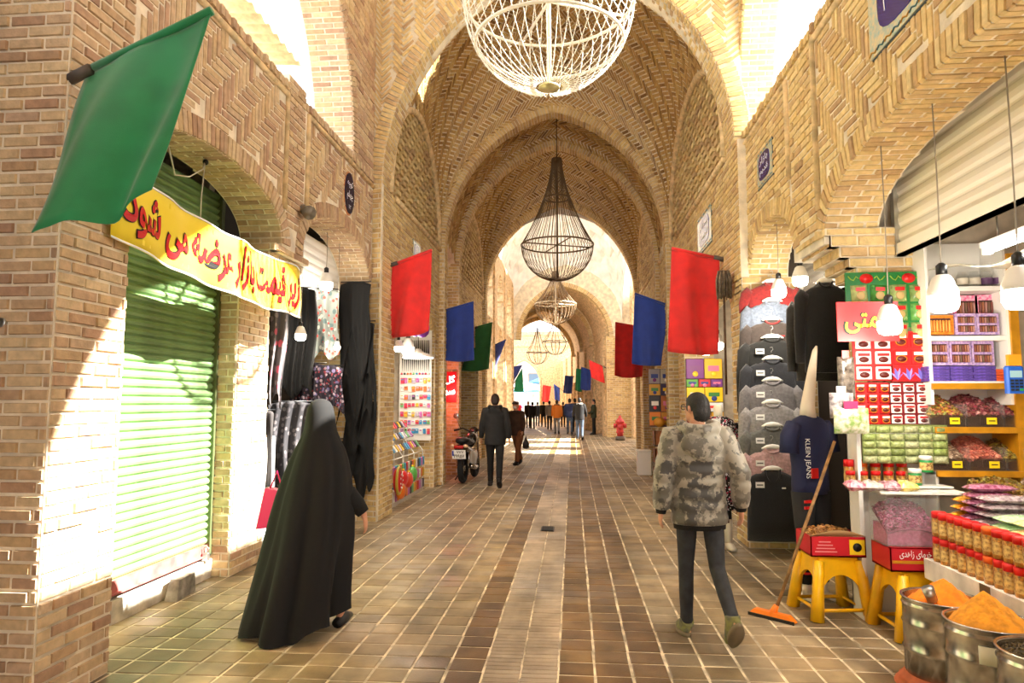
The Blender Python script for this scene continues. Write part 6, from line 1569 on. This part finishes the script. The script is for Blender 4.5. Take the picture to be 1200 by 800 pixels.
def person(label, loc, rz, H, jacket, trousers, shoes=None, vox=.02, legs=((10,5),(-14,25)), arms=((8,12,10),(-8,12,10)), hair=HAIRK, hood=None, hat=None, mask=False, puffer=False, collar=None, jlen=.82, head_turn=0, lean=0.0, loose=1.0, cuff=None, glasses=False, hemband=None, bald=False, hands=True):
    k = H/1.75; S = Matrix.Scale(k, 4)
    hip = {s: Vector((s*.09, 0, .92)) for s in (-1, 1)}; J = {}
    for s, (t, kb) in zip((-1, 1), legs):
        t, kb = math.radians(t), math.radians(kb); kn = hip[s] + Vector((s*.01, math.sin(t), -math.cos(t)))*.43; an = kn + Vector((0, math.sin(t-kb), -math.cos(t-kb)))*.42
        J[s] = (kn, an, t-kb)
    sole = {}
    for s in (-1, 1):
        kn, an, f = J[s]; f2 = min(0, f*1.0) if f < -.25 else 0; q = Matrix.Rotation(f2, 3, 'X'); sole[s] = q
    low = min((J[s][1] + sole[s] @ v).z for s in (-1, 1) for v in (Vector((0,-.06,-.085)), Vector((0,.17,-.085))))
    dz = Vector((0, 0, -low)); lift = -low
    A = {}
    for s, (sw, ab, eb) in zip((-1, 1), arms):
        sw, ab, eb = (math.radians(x) for x in (sw, ab, eb)); sh_ = Vector((s*.185, 0, 1.43)); d = Vector((s*math.sin(ab), math.sin(sw)*math.cos(ab), -math.cos(sw)*math.cos(ab))); el = sh_ + d*.29
        d2 = Vector((s*math.sin(ab)*.4 - s*math.sin(eb)*.15, math.sin(sw+eb), -math.cos(sw+eb))).normalized(); wr = el + d2*.25; A[s] = (sh_, el, wr, d2)
    ln = lambda p: Vector((p.x, p.y + lean*(p.z-.9), p.z)) if p.z > .9 else p
    def T(m):      # lean, lift onto the ground, scale
        m.v = [tuple(S @ (ln(Vector(v)) + dz)) for v in m.v]; return m
    # --- body: one continuous surface
    b = MB(); ell_tube(b, [(.86,.1,.08,0,0),(.92,.15,.105,0,0),(1.05,.135,.095,0,0),(1.2,.145,.1,0,0),(1.35,.165,.105,0,0),(1.44,.13,.08,0,0),(1.49,.06,.06,0,0),(1.56,.053,.056,0,.0)])
    for s in (-1, 1):
        kn, an, f = J[s]; b.tube([hip[s]+Vector((0,0,.02)), hip[s].lerp(kn,.5), kn, kn.lerp(an,.35), an], [.085,.072,.052,.052,.036], 10)
        q = sole[s]; b.tube([an + q@Vector((0,-.05,-.05)), an + q@Vector((0,.06,-.045)), an + q@Vector((0,.15,-.06))], [.02,.022,.014], 8)
        sh_, el, wr, d2 = A[s]; b.tube([Vector((s*.1,0,1.42)), sh_, sh_.lerp(el,.5), el, el.lerp(wr,.3), wr], [.05,.055,.046,.037,.037,.026], 10)
        if hands: hand(b, wr, d2, s, 1.0)
    hd = MB(); hd.ball((0,0,0), (.076,.094,.112), 18, 12); hd.ball((0,.035,-.06), (.055,.055,.05), 12, 8); hd.tube([(0,.085,.005),(0,.108,-.022)], [.01,.014], 6); hd.ball((0,.1,-.028), .015, 8, 5)
    hd.tube([(0,-.01,-.08),(0,-.012,-.19)], [.05,.056], 12)
    for s in (-1, 1): hd.tube([(s*.076,-.012,-.035),(s*.086,-.018,.0),(s*.084,-.012,.025)], [(.008,.014),(.01,.02),(.007,.014)], 8); hd.ball((s*.03,.086,.012), (.014,.01,.008), 8, 5)
    hd.tube([(-.022,.094,-.055),(0,.1,-.054),(.022,.094,-.055)], .007, 6)
    HC = Vector((0, .012, 1.635)); HM = Matrix.Translation(HC) @ Matrix.Rotation(math.radians(head_turn), 4, 'Z')
    hd.v = [tuple(HM @ Vector(v)) for v in hd.v]; b.add(hd.v, hd.f, 0, True)
    root = link('person', fuse(T(b), vox*.7 if vox < .015 else vox, 3), SKIN); tag(root, label, 'person'); root.location = loc; root.rotation_euler = (0, 0, rz)
    # --- trousers
    t_ = MB(); ell_tube(t_, [(.84,.13,.105,0,0),(.9,.172,.128,0,0),(1.0,.165,.122,0,0),(1.06,.155,.118,0,0)])
    for s in (-1, 1):
        kn, an, f = J[s]; t_.tube([hip[s]+Vector((0,0,.02)), hip[s].lerp(kn,.5), kn, kn.lerp(an,.2), kn.lerp(an,.5), kn.lerp(an,.8), an+Vector((0,0,.0))], [.1*loose,.088*loose,.069*loose,.066*loose,.064*loose,.056*loose,.058*loose], 12)
    link('trousers', fuse(T(t_), vox, 2), trousers, root)
    # --- shoes
    for s in (-1, 1):
        kn, an, f = J[s]; q = sole[s]; m = MB(); up = MB()
        m.rings([[an + q@Vector((s*.006+x*w2, y, z)) for x, y in [(math.cos(a), 0) for a in ()]] for z, w2 in ()]) if False else None
        def R_(z, g): return [an + q@Vector((s*.01 + (.044+.007*math.sin((y+.07)*12))*g*math.cos(a)*1.0, y, z)) for a, y in [(2*PI*i/18, .06+.125*math.sin(2*PI*i/18)) for i in range(18)]]
        m.rings([R_(-.085,1.0), R_(-.055,1.06)]); 
        u = MB(); u.rings([R_(-.055,1.0), R_(-.03,.98)]); u.tube([an+q@Vector((0,.17,-.05)), an+q@Vector((0,.1,-.035)), an+q@Vector((0,.02,-.01)), an+q@Vector((0,-.02,.03))], [(.026,.042),(.042,.05),(.058,.052),(.06,.052)], 12, up=(0,0,1))
        so = link('shoe', fuse(T(u), max(.008, vox*.7), 2), (shoes or (flatc((30,28,28)),))[0], root); mm = T(m).mesh('sole'); link('sole', mm, (shoes[1] if shoes and len(shoes) > 1 else flatc((24,22,22))), so)
    # --- jacket
    j = MB(); g = .024 if not puffer else .02
    zz = [jlen + (1.47-jlen)*i/28 for i in range(29)]
    def tor(z): 
        P = [(.75,.185,.13),(.9,.178,.125),(1.05,.168,.118),(1.2,.172,.12),(1.35,.19,.122),(1.42,.165,.1),(1.47,.09,.075)]
        for (a, r1, r2), (c, r3, r4) in zip(P, P[1:]):
            if z <= c: f = max(0, (z-a)/(c-a)); return r1+(r3-r1)*f, r2+(r4-r2)*f
        return P[-1][1:]
    rr = []
    for z in zz:
        rx, ry = tor(z); pf = .012*abs(math.sin((z-jlen)/.085*PI)) if puffer else 0; fade = 1 if z < 1.4 else .6
        rr.append((z, rx+(g+pf)*fade, ry+(g+pf)*fade, 0, 0))
    ell_tube(j, rr, 24)
    for s in (-1, 1):
        sh_, el, wr, d2 = A[s]; pts, rad = [], []; P = [Vector((s*.09,0,1.415)), sh_, sh_.lerp(el,.5), el, el.lerp(wr,.5), wr+d2*.0]
        Rr = [.07,.078,.07,.062,.056,.048] if not puffer else [.066,.074,.066,.06,.054,.044]
        for i in range(len(P)-1):
            for f in range(5):
                pts.append(P[i].lerp(P[i+1], f/5)); rad.append(Rr[i]+(Rr[i+1]-Rr[i])*f/5 + (.012 + .01*abs(math.sin((i*5+f)*PI/3.4)) if puffer else 0))
        pts.append(P[-1]); rad.append(Rr[-1] + (.012 if puffer else 0)); j.tube(pts, rad, 14)
    if puffer: j.tube([(.08*math.cos(a), .07*math.sin(a)-.005, 1.49) for a in [2*PI*i/16 for i in range(17)]], .035, 8)
    elif hood is not None: j.ball((0,-.1,1.435), (.12,.055,.085), 14, 8)
    else: j.tube([(.075*math.cos(a), .068*math.sin(a)+.0, 1.48) for a in [2*PI*i/16 for i in range(17)]], .022, 8)
    jk = link('jacket', fuse(T(j), vox, 2 if puffer else 3), jacket, root)
    if hood is not None and not puffer: 
        h2 = MB(); h2.tube([(-.1,.03,1.51),(-.115,-.03,1.5),(0,-.115,1.49),(.115,-.03,1.5),(.1,.03,1.51)], .045, 10); link('hood', fuse(T(h2), vox, 2), hood, jk)
    if puffer:
        h2 = MB(); h2.tube([(-.1,.05,1.52),(-.13,-.03,1.5),(-.09,-.1,1.475),(0,-.13,1.46),(.09,-.1,1.475),(.13,-.03,1.5),(.1,.05,1.52)], [(.04,.035),(.055,.045),(.06,.05),(.066,.055),(.06,.05),(.055,.045),(.04,.035)], 12, up=(0,0,1)); h2.ball((0,-.12,1.38), (.16,.06,.11), 18, 10); h2.ball((0,-.13,1.33), (.1,.05,.09), 14, 8)
        link('hood', fuse(T(h2), vox, 2), jacket, jk)
    if hemband is not None:
        h2 = MB(); ell_tube(h2, [(jlen-.035,.19,.135,0,0),(jlen+.03,.195,.14,0,0)], 20); link('hem_band', T(h2).mesh('hem_band'), hemband, jk)
    if cuff is not None:
        for s in (-1, 1): sh_, el, wr, d2 = A[s]; c = MB(); c.tube([wr-d2*.02, wr+d2*.03], [.045,.036], 12); link('cuff', T(c).mesh('cuff'), cuff, jk)
    # --- hair, hat, mask, glasses
    if hat is None:
        h = MB(); h.ball((0,-.012,.022), (.084,.1,.105), 18, 12); 
        if not bald: h.ball((0,-.05,-.02), (.08,.062,.085), 14, 8)
        h.v = [tuple(HM @ Vector(v)) for v in h.v if True]
        me = fuse(T(h), max(.008, vox*.7), 1); bm = bmesh.new(); bm.from_mesh(me)
        inv = (S @ Matrix.Translation(dz) @ HM).inverted()
        kill = [v for v in bm.verts if (lambda q: (q.y > .035 and q.z < .055) or q.z < -.095 or (abs(q.x) > .06 and q.z < -.02 and q.y > -.04))(inv @ Vector((v.co.x, v.co.y - lean*(v.co.z/k-.9-lift)*k, v.co.z)))]
        bmesh.ops.delete(bm, geom=kill, context='VERTS'); bm.to_mesh(me); bm.free(); link('hair', me, hair, root)
    else:
        h = MB(); h.ball((0,-.005,.06), (.09,.108,.06), 16, 8); h.tube([(-.05,.09,.055),(0,.13,.045),(.05,.09,.055)], [(.012,.02),(.014,.03),(.012,.02)], 8); h.lathe([(.088,.03),(.092,.06)], n=18, sy=1.16); h.v = [tuple(HM @ Vector(v)) for v in h.v]; link('cap', fuse(T(h), max(.008, vox*.7), 2), hat, root)
        h = MB(); h.ball((0,-.03,-.01), (.08,.08,.08), 12, 8); h.v = [tuple(HM @ Vector(v)) for v in h.v]; link('hair', T(h).mesh('hair'), HAIRG, root)
    if mask: h = MB(); h.ball((0,.06,-.05), (.062,.06,.048), 14, 8); h.v = [tuple(HM @ Vector(v)) for v in h.v]; link('face_mask', T(h).mesh('face_mask'), TXT_W, root)
    if glasses:
        h = MB(); 
        for s in (-1, 1): h.tube([(s*.03+.024*math.cos(a), .105, .012+.02*math.sin(a)) for a in [2*PI*i/14 for i in range(15)]], .003, 5); h.tube([(s*.054,.104,.015),(s*.08,.02,.015),(s*.086,-.02,.005)], .003, 5)
        h.tube([(-.008,.107,.015),(.008,.107,.015)], .003, 5); h.v = [tuple(HM @ Vector(v)) for v in h.v]; link('glasses', T(h).mesh('glasses'), BLACKM, root)
    return root

def camo():
    m = bpy.data.materials.new('camouflage_print'); m.use_nodes = True; N = m.node_tree.nodes; L = m.node_tree.links; b = N['Principled BSDF']; b.inputs['Roughness'].default_value = .55; b.inputs['Sheen Weight'].default_value = .2
    tc = N.new('ShaderNodeTexCoord'); prev = None
    for i, (sc, th, c, base) in enumerate(((7, .5, (96,92,82), (150,144,130)), (11, .58, (120,115,104), None), (6, .58, (62,60,57), None))):
        n = N.new('ShaderNodeTexNoise'); n.inputs['Scale'].default_value = sc; n.inputs['Detail'].default_value = 4; n.inputs['Roughness'].default_value = .6
        mp = N.new('ShaderNodeMapping'); mp.inputs['Location'].default_value = (i*2.7, i*5.1, i); L.new(tc.outputs['Object'], mp.inputs[0]); L.new(mp.outputs[0], n.inputs['Vector'])
        r = N.new('ShaderNodeMapRange'); r.inputs[1].default_value = th; r.inputs[2].default_value = th+.03; L.new(n.outputs['Fac'], r.inputs[0])
        mx = N.new('ShaderNodeMix'); mx.data_type = 'RGBA'; mx.inputs['B'].default_value = lin(c)+(1,)
        if base: mx.inputs['A'].default_value = lin(base)+(1,)
        L.new(r.outputs[0], mx.inputs['Factor'])
        if prev: L.new(prev.outputs['Result'], mx.inputs['A'])
        prev = mx
    L.new(prev.outputs['Result'], b.inputs['Base Color']); return m
KJ = mat('charcoal_denim', (44,46,50), .85, vary=.25, scale=12, bump=.4, bscale=14)
KN = mat('black_knit_band', (18,17,18), .9)
person('boy in a grey camouflage puffer jacket walking away from the camera', (.88, 4.98, 0), .1, 1.67, camo(), KJ, (mat('grey_trainer', (84,84,76), .7, vary=.5, scale=26, col2=(126,126,70)), mat('brown_sole', (116,102,78), .7)), vox=.0105, legs=((6,4),(-12,38)), arms=((-4,15,8),(-22,18,30)), puffer=True, jlen=.8, head_turn=28, cuff=KN, hemband=KN, glasses=True, loose=.84)
BJ = mat('black_parka', (30,30,32), .8, vary=.2, bump=.3, bscale=20); BT = mat('black_trousers', (20,20,22), .85)
person('man in a black parka and black trousers walking away past the motorcycle', (-1.5, 13.25, 0), .05, 1.76, BJ, BT, vox=.016, legs=((10,4),(-12,22)), arms=((4,14,10),(-4,14,12)), hood=BJ, jlen=.78, hair=mat('dark_brown_hair', (44,32,26), .6))
person('elderly man in a cap, white face mask and brown clothes walking towards the camera', (-1.42, 17.7, 0), PI-.5, 1.62, mat('brown_jacket', (66,50,36), .85, vary=.2), mat('brown_trousers', (116,74,44), .85, vary=.15), vox=.016, legs=((14,4),(-16,10)), arms=((6,12,20),(-6,12,20)), hat=mat('brown_cap', (70,52,50), .8), mask=True, lean=.12, loose=1.2, jlen=.8)
bag2 = thing('carrier_bag', 'small black carrier bag held by the elderly man', 'bag', (-1.2, 17.6, .55)); MB().lathe([(.02,-.12),(.08,-.1),(.09,.0),(.04,.1),(.012,.18)], n=10, sy=.5).build('pouch', BLACKM, bag2); MB().tube([(0,0,.16),(0,0,.22)], .01, 5).build('handle', BLACKM, bag2)
JN = mat('blue_jeans', (70,84,104), .85, vary=.2); GT = mat('grey_trousers', (120,114,106), .85); NVJ = mat('navy_jacket', (30,44,84), .8)
person('man in a black jacket with a pale grey hood and jeans in the far crowd', (.3, 29.8, 0), 0, 1.78, mat('crowd_black', (22,21,22), .85), JN, vox=.022, legs=((12,4),(-12,18)), arms=((5,16,30),(5,16,30)), hood=flatc((150,146,140)), hands=False)
person('man in an orange jacket and grey trousers walking in the far crowd', (-.8, 35.0, 0), 0, 1.72, mat('orange_jacket', (214,116,24), .7), GT, vox=.024, legs=((16,4),(-16,18)), arms=((8,12,14),(-8,12,14)), hood=flatc((30,28,28)), hands=False)
person('man in a navy and blue jacket and jeans beside the black-jacketed man', (-.15, 34.4, 0), 0, 1.76, NVJ, JN, vox=.024, legs=((10,4),(-8,10)), arms=((4,10,10),(-4,10,10)), hands=False)
person('dark figure close behind the man in the navy jacket', (.12, 36.5, 0), 0, 1.78, mat('crowd_black', (22,21,22), .85), BT, vox=.026, legs=((8,4),(-8,10)), hands=False)
person('man in a dark green jacket standing sideways by the far right wall', (1.05, 34.6, 0), PI/2, 1.74, mat('dark_green_jacket', (52,62,44), .8), BT, vox=.024, legs=((3,2),(-3,2)), arms=((12,8,50),(12,8,50)), hands=False)
cr_ = [(644, 503, 'person in a pale grey coat left of the orange jacket', (150,142,134), (40,38,38), 0), (637, 500, 'person in a black coat left of the pale grey coat', (20,20,22), (22,22,24), .2), (630, 499, 'person in a dark blue coat before the end doorway', (44,52,70), (40,44,54), 0), (624, 502, 'person in black with dark trousers nearest the end doorway', (24,22,24), (26,26,28), .1), (619, 501, 'person in a dark brown coat left of the far crowd', (50,36,28), (26,24,24), PI), (607, 498, 'person in a red top far behind the elderly man', (180,30,34), (40,36,40), PI), (660, 500, 'person in a charcoal coat behind the orange jacket', (52,50,52), (30,30,32), 0), (603, 496, 'person in a maroon coat at the end doorway', (110,34,44), (34,30,34), PI)]
for x, y, lb, c, c2, rz in cr_:
    p = at(x, y, 40); Y = min(50.0, 1.62*800/(y-471.0)); q = at(x, y, Y); person(lb, (q.x, Y, 0), rz, 1.6 + .035*((x*7) % 6), flatc(c, .85), flatc(c2, .85), vox=.02, legs=((12,4),(-12,14)), arms=((6,5,6),(-6,5,6)), hands=False)

# ------------------------------------------------------------------ woman in a black chador
def woman():
    cx, cy = -1.83, 4.86; b = MB()
    ell_tube(b, [(.8,.1,.09,0,0),(.92,.15,.11,0,0),(1.05,.13,.1,0,0),(1.2,.12,.09,0,0),(1.28,.11,.085,0,0),(1.36,.07,.06,0,0),(1.42,.05,.05,0,0),(1.5,.048,.05,0,0)])
    b.ball((0,.01,1.54), (.072,.088,.1), 14, 10); b.tube([(0,.09,1.54),(0,.105,1.52)], [.01,.013], 6)
    b.tube([(-.08,0,.88),(-.09,-.1,.48),(-.09,-.2,.1)], [.08,.055,.04], 10); b.tube([(.08,0,.88),(.1,.12,.48),(.13,.14,.09)], [.08,.055,.04], 10)
    b.tube([(-.09,-.24,.05),(-.09,-.1,.04)], .03, 8); b.tube([(.13,.1,.045),(.14,.27,.04)], .03, 8)
    b.tube([(.09,0,1.3),(.14,.03,1.08),(.24,.05,.92),(.325,.06,.8)], [.045,.04,.034,.026], 10); hand(b, Vector((.325,.06,.8)), Vector((.1,.1,-1)), 1, .95)
    b.tube([(-.09,0,1.3),(-.13,.03,1.08),(-.15,.08,.9)], [.045,.04,.03], 10)
    root = link('person', fuse(b, .012, 3), SKIN); tag(root, 'woman wrapped in a long black chador walking away on the left', 'person'); root.location = (cx, cy, 0); root.rotation_euler = (0,0,0)
    P = [(1.645,.012,.012,.0),(1.64,.035,.04,.0),(1.62,.066,.075,.0),(1.58,.088,.1,.0),(1.53,.098,.112,.0),(1.47,.106,.12,.002),(1.41,.118,.125,.004),(1.35,.145,.135,.005),(1.28,.18,.15,.005),(1.2,.208,.165,.0),(1.08,.24,.18,-.01),(.95,.265,.195,-.025),(.8,.285,.21,-.04),(.65,.3,.225,-.055),(.5,.315,.245,-.07),(.35,.335,.265,-.085),(.2,.355,.29,-.1),(.08,.375,.31,-.11),(.02,.385,.315,-.112)]
    n = 72; rs = []
    for z, rx, ry, sx in P:
        amp = max(0, (1.46-z)/1.46)**.75; ring = []
        for i in range(n):
            a = 2*PI*i/n; w_ = 1 + amp*(.1*math.sin(7*a+1.1+z*1.2) + .07*math.sin(11*a+2.3-z*1.6) + .03*math.sin(19*a+.4)) + .012*math.sin(9*a)*min(1, max(0,(1.55-z)*4))
            x, y = rx*w_*math.cos(a), ry*w_*math.sin(a)
            zz = z
            if z < .7:
                up = .17*max(0, math.cos(a-.15))**1.5 + .05*math.sin(5*a)*.4; zz = z + up*((.7-z)/.7)
                x -= .06*max(0, math.cos(a-.1))*(.7-z)/.7; y -= .05*(.7-z)
            ring.append((x+sx, y-.01*amp, max(.012, zz)))
        rs.append(ring)
    m = MB(); m.rings(rs, False); m.f.append([i for i in range(n-1,-1,-1)]); m.m.append(0); m.sm.append(True)
    ch = m.build('chador', mat('black_chador', (12,12,13), .9), root)
    sl = MB(); sl.tube([(.12,.02,1.02),(.2,.04,.95),(.27,.05,.88),(.315,.06,.82)], [.06,.075,.062,.046], 14); sl.build('sleeve', mat('black_chador', (12,12,13), .9), root)
    for pts in ([(-.09,-.27,.035),(-.09,-.15,.05),(-.09,-.06,.04)], [(.13,.08,.035),(.14,.2,.045),(.14,.31,.03)]): s = MB(); s.tube(pts, [(.036,.04),(.045,.045),(.025,.035)], 10, up=(0,0,1)); s.build('shoe', flatc((28,26,26)), root)
woman()
pb2 = thing('pink_bag', 'bright pink shopping bag beside the woman in the chador', 'bag', (-2.27, 4.98, .68)); pm = MB(); pm.prism([(-.08,0,0),(.1,0,.02),(.12,0,.28),(-.02,0,.3)], (0,.1,0)); pm.build('pouch', mat('hot_pink_bag', (236,40,110), .45), pb2); MB().tube([(.0,.05,.29),(.05,.05,.42),(.1,.05,.28)], .008, 6).build('handle', mat('hot_pink_bag', (236,40,110), .45), pb2)

# ================================================================== market beyond the end doorway
def parasol(p, r, h, m, label):
    t = thing('market_parasol', label, 'parasol', p, 0, 'parasols beyond the doorway'); MB().tube([(0,0,0),(0,0,h)], .03, 6).build('pole', STEEL, t)
    n = 8; v = [(0,0,h)] + [(r*math.cos(2*PI*i/n), r*math.sin(2*PI*i/n), h-.55) for i in range(n)]; c = MB(); c.add(v + [(x,y,z-.02) for x,y,z in v], [(0,1+i,1+(i+1) % n) for i in range(n)] + [(n+1,n+2+(i+1) % n,n+2+i) for i in range(n)] + [(1+i,n+2+i,n+2+(i+1)%n,1+(i+1)%n) for i in range(n)]); c.build('canopy', m, t)
LB = mat('pale_blue_canopy', (130,196,220), .7); WB = mat('white_canopy', (236,240,242), .7); DB = mat('blue_canopy', (50,110,190), .7)
for i, (x, y, r, h, m, lb) in enumerate(((-5.6,60,1.9,2.9,LB,'pale blue parasol filling the lower part of the doorway, left one'),(-3.6,63,2.0,3.1,LB,'pale blue parasol in the middle of the doorway'),(-2.6,60.5,1.4,3.9,DB,'strong blue parasol at the right side of the doorway'),(-4.6,66,2.2,3.6,WB,'white parasol behind the pale blue ones'))): parasol((x, y, 0), r, h, m, lb)
rnd = random.Random(11)
for i in range(8):
    t = thing('market_stall', ('first','second','third','fourth','fifth','sixth','seventh','eighth')[i] + ' small market table of bright goods beyond the doorway, counted from the left', 'stall', (-7.2+i*.75, 58.5+.4*(i % 3), 0)); MB().box((-.35,-.3,.75),(.35,.3,.8)).build('table_top', DWOOD, t)
    for sx in (-.3,.3): MB().box((sx-.02,-.28,0),(sx+.02,-.24,.75)).build('leg', DWOOD, t)
    for k in range(6): MB().ball((rnd.uniform(-.3,.3), rnd.uniform(-.25,.25), .8+rnd.uniform(.08,.5)), .12, 8, 5).build('goods', flatc(rnd.choice([(220,60,110),(240,240,240),(60,90,180),(230,120,40),(150,60,150)])), t)
b_ = thing('far_building', 'pale sunlit facade standing beyond the market parasols', 'building', (-4, 78, 0)); MB().box((-9,0,0),(9,3,9)).build('facade', mat('pale_facade', (206,190,172), .85, vary=.2, scale=1.2), b_)
for i in range(5):
    for j in range(2): w2 = MB().box((-7+i*3,-.1,3.2+j*2.8),(-5.6+i*3,.02,4.9+j*2.8)).build('window', flatc((120,110,104)), b_); MB().box((-6.9+i*3,-.14,3.3+j*2.8),(-5.7+i*3,-.1,4.8+j*2.8)).build('pane', flatc((90,110,130), .15), w2)
bpy.data.scenes.remove(_TS)
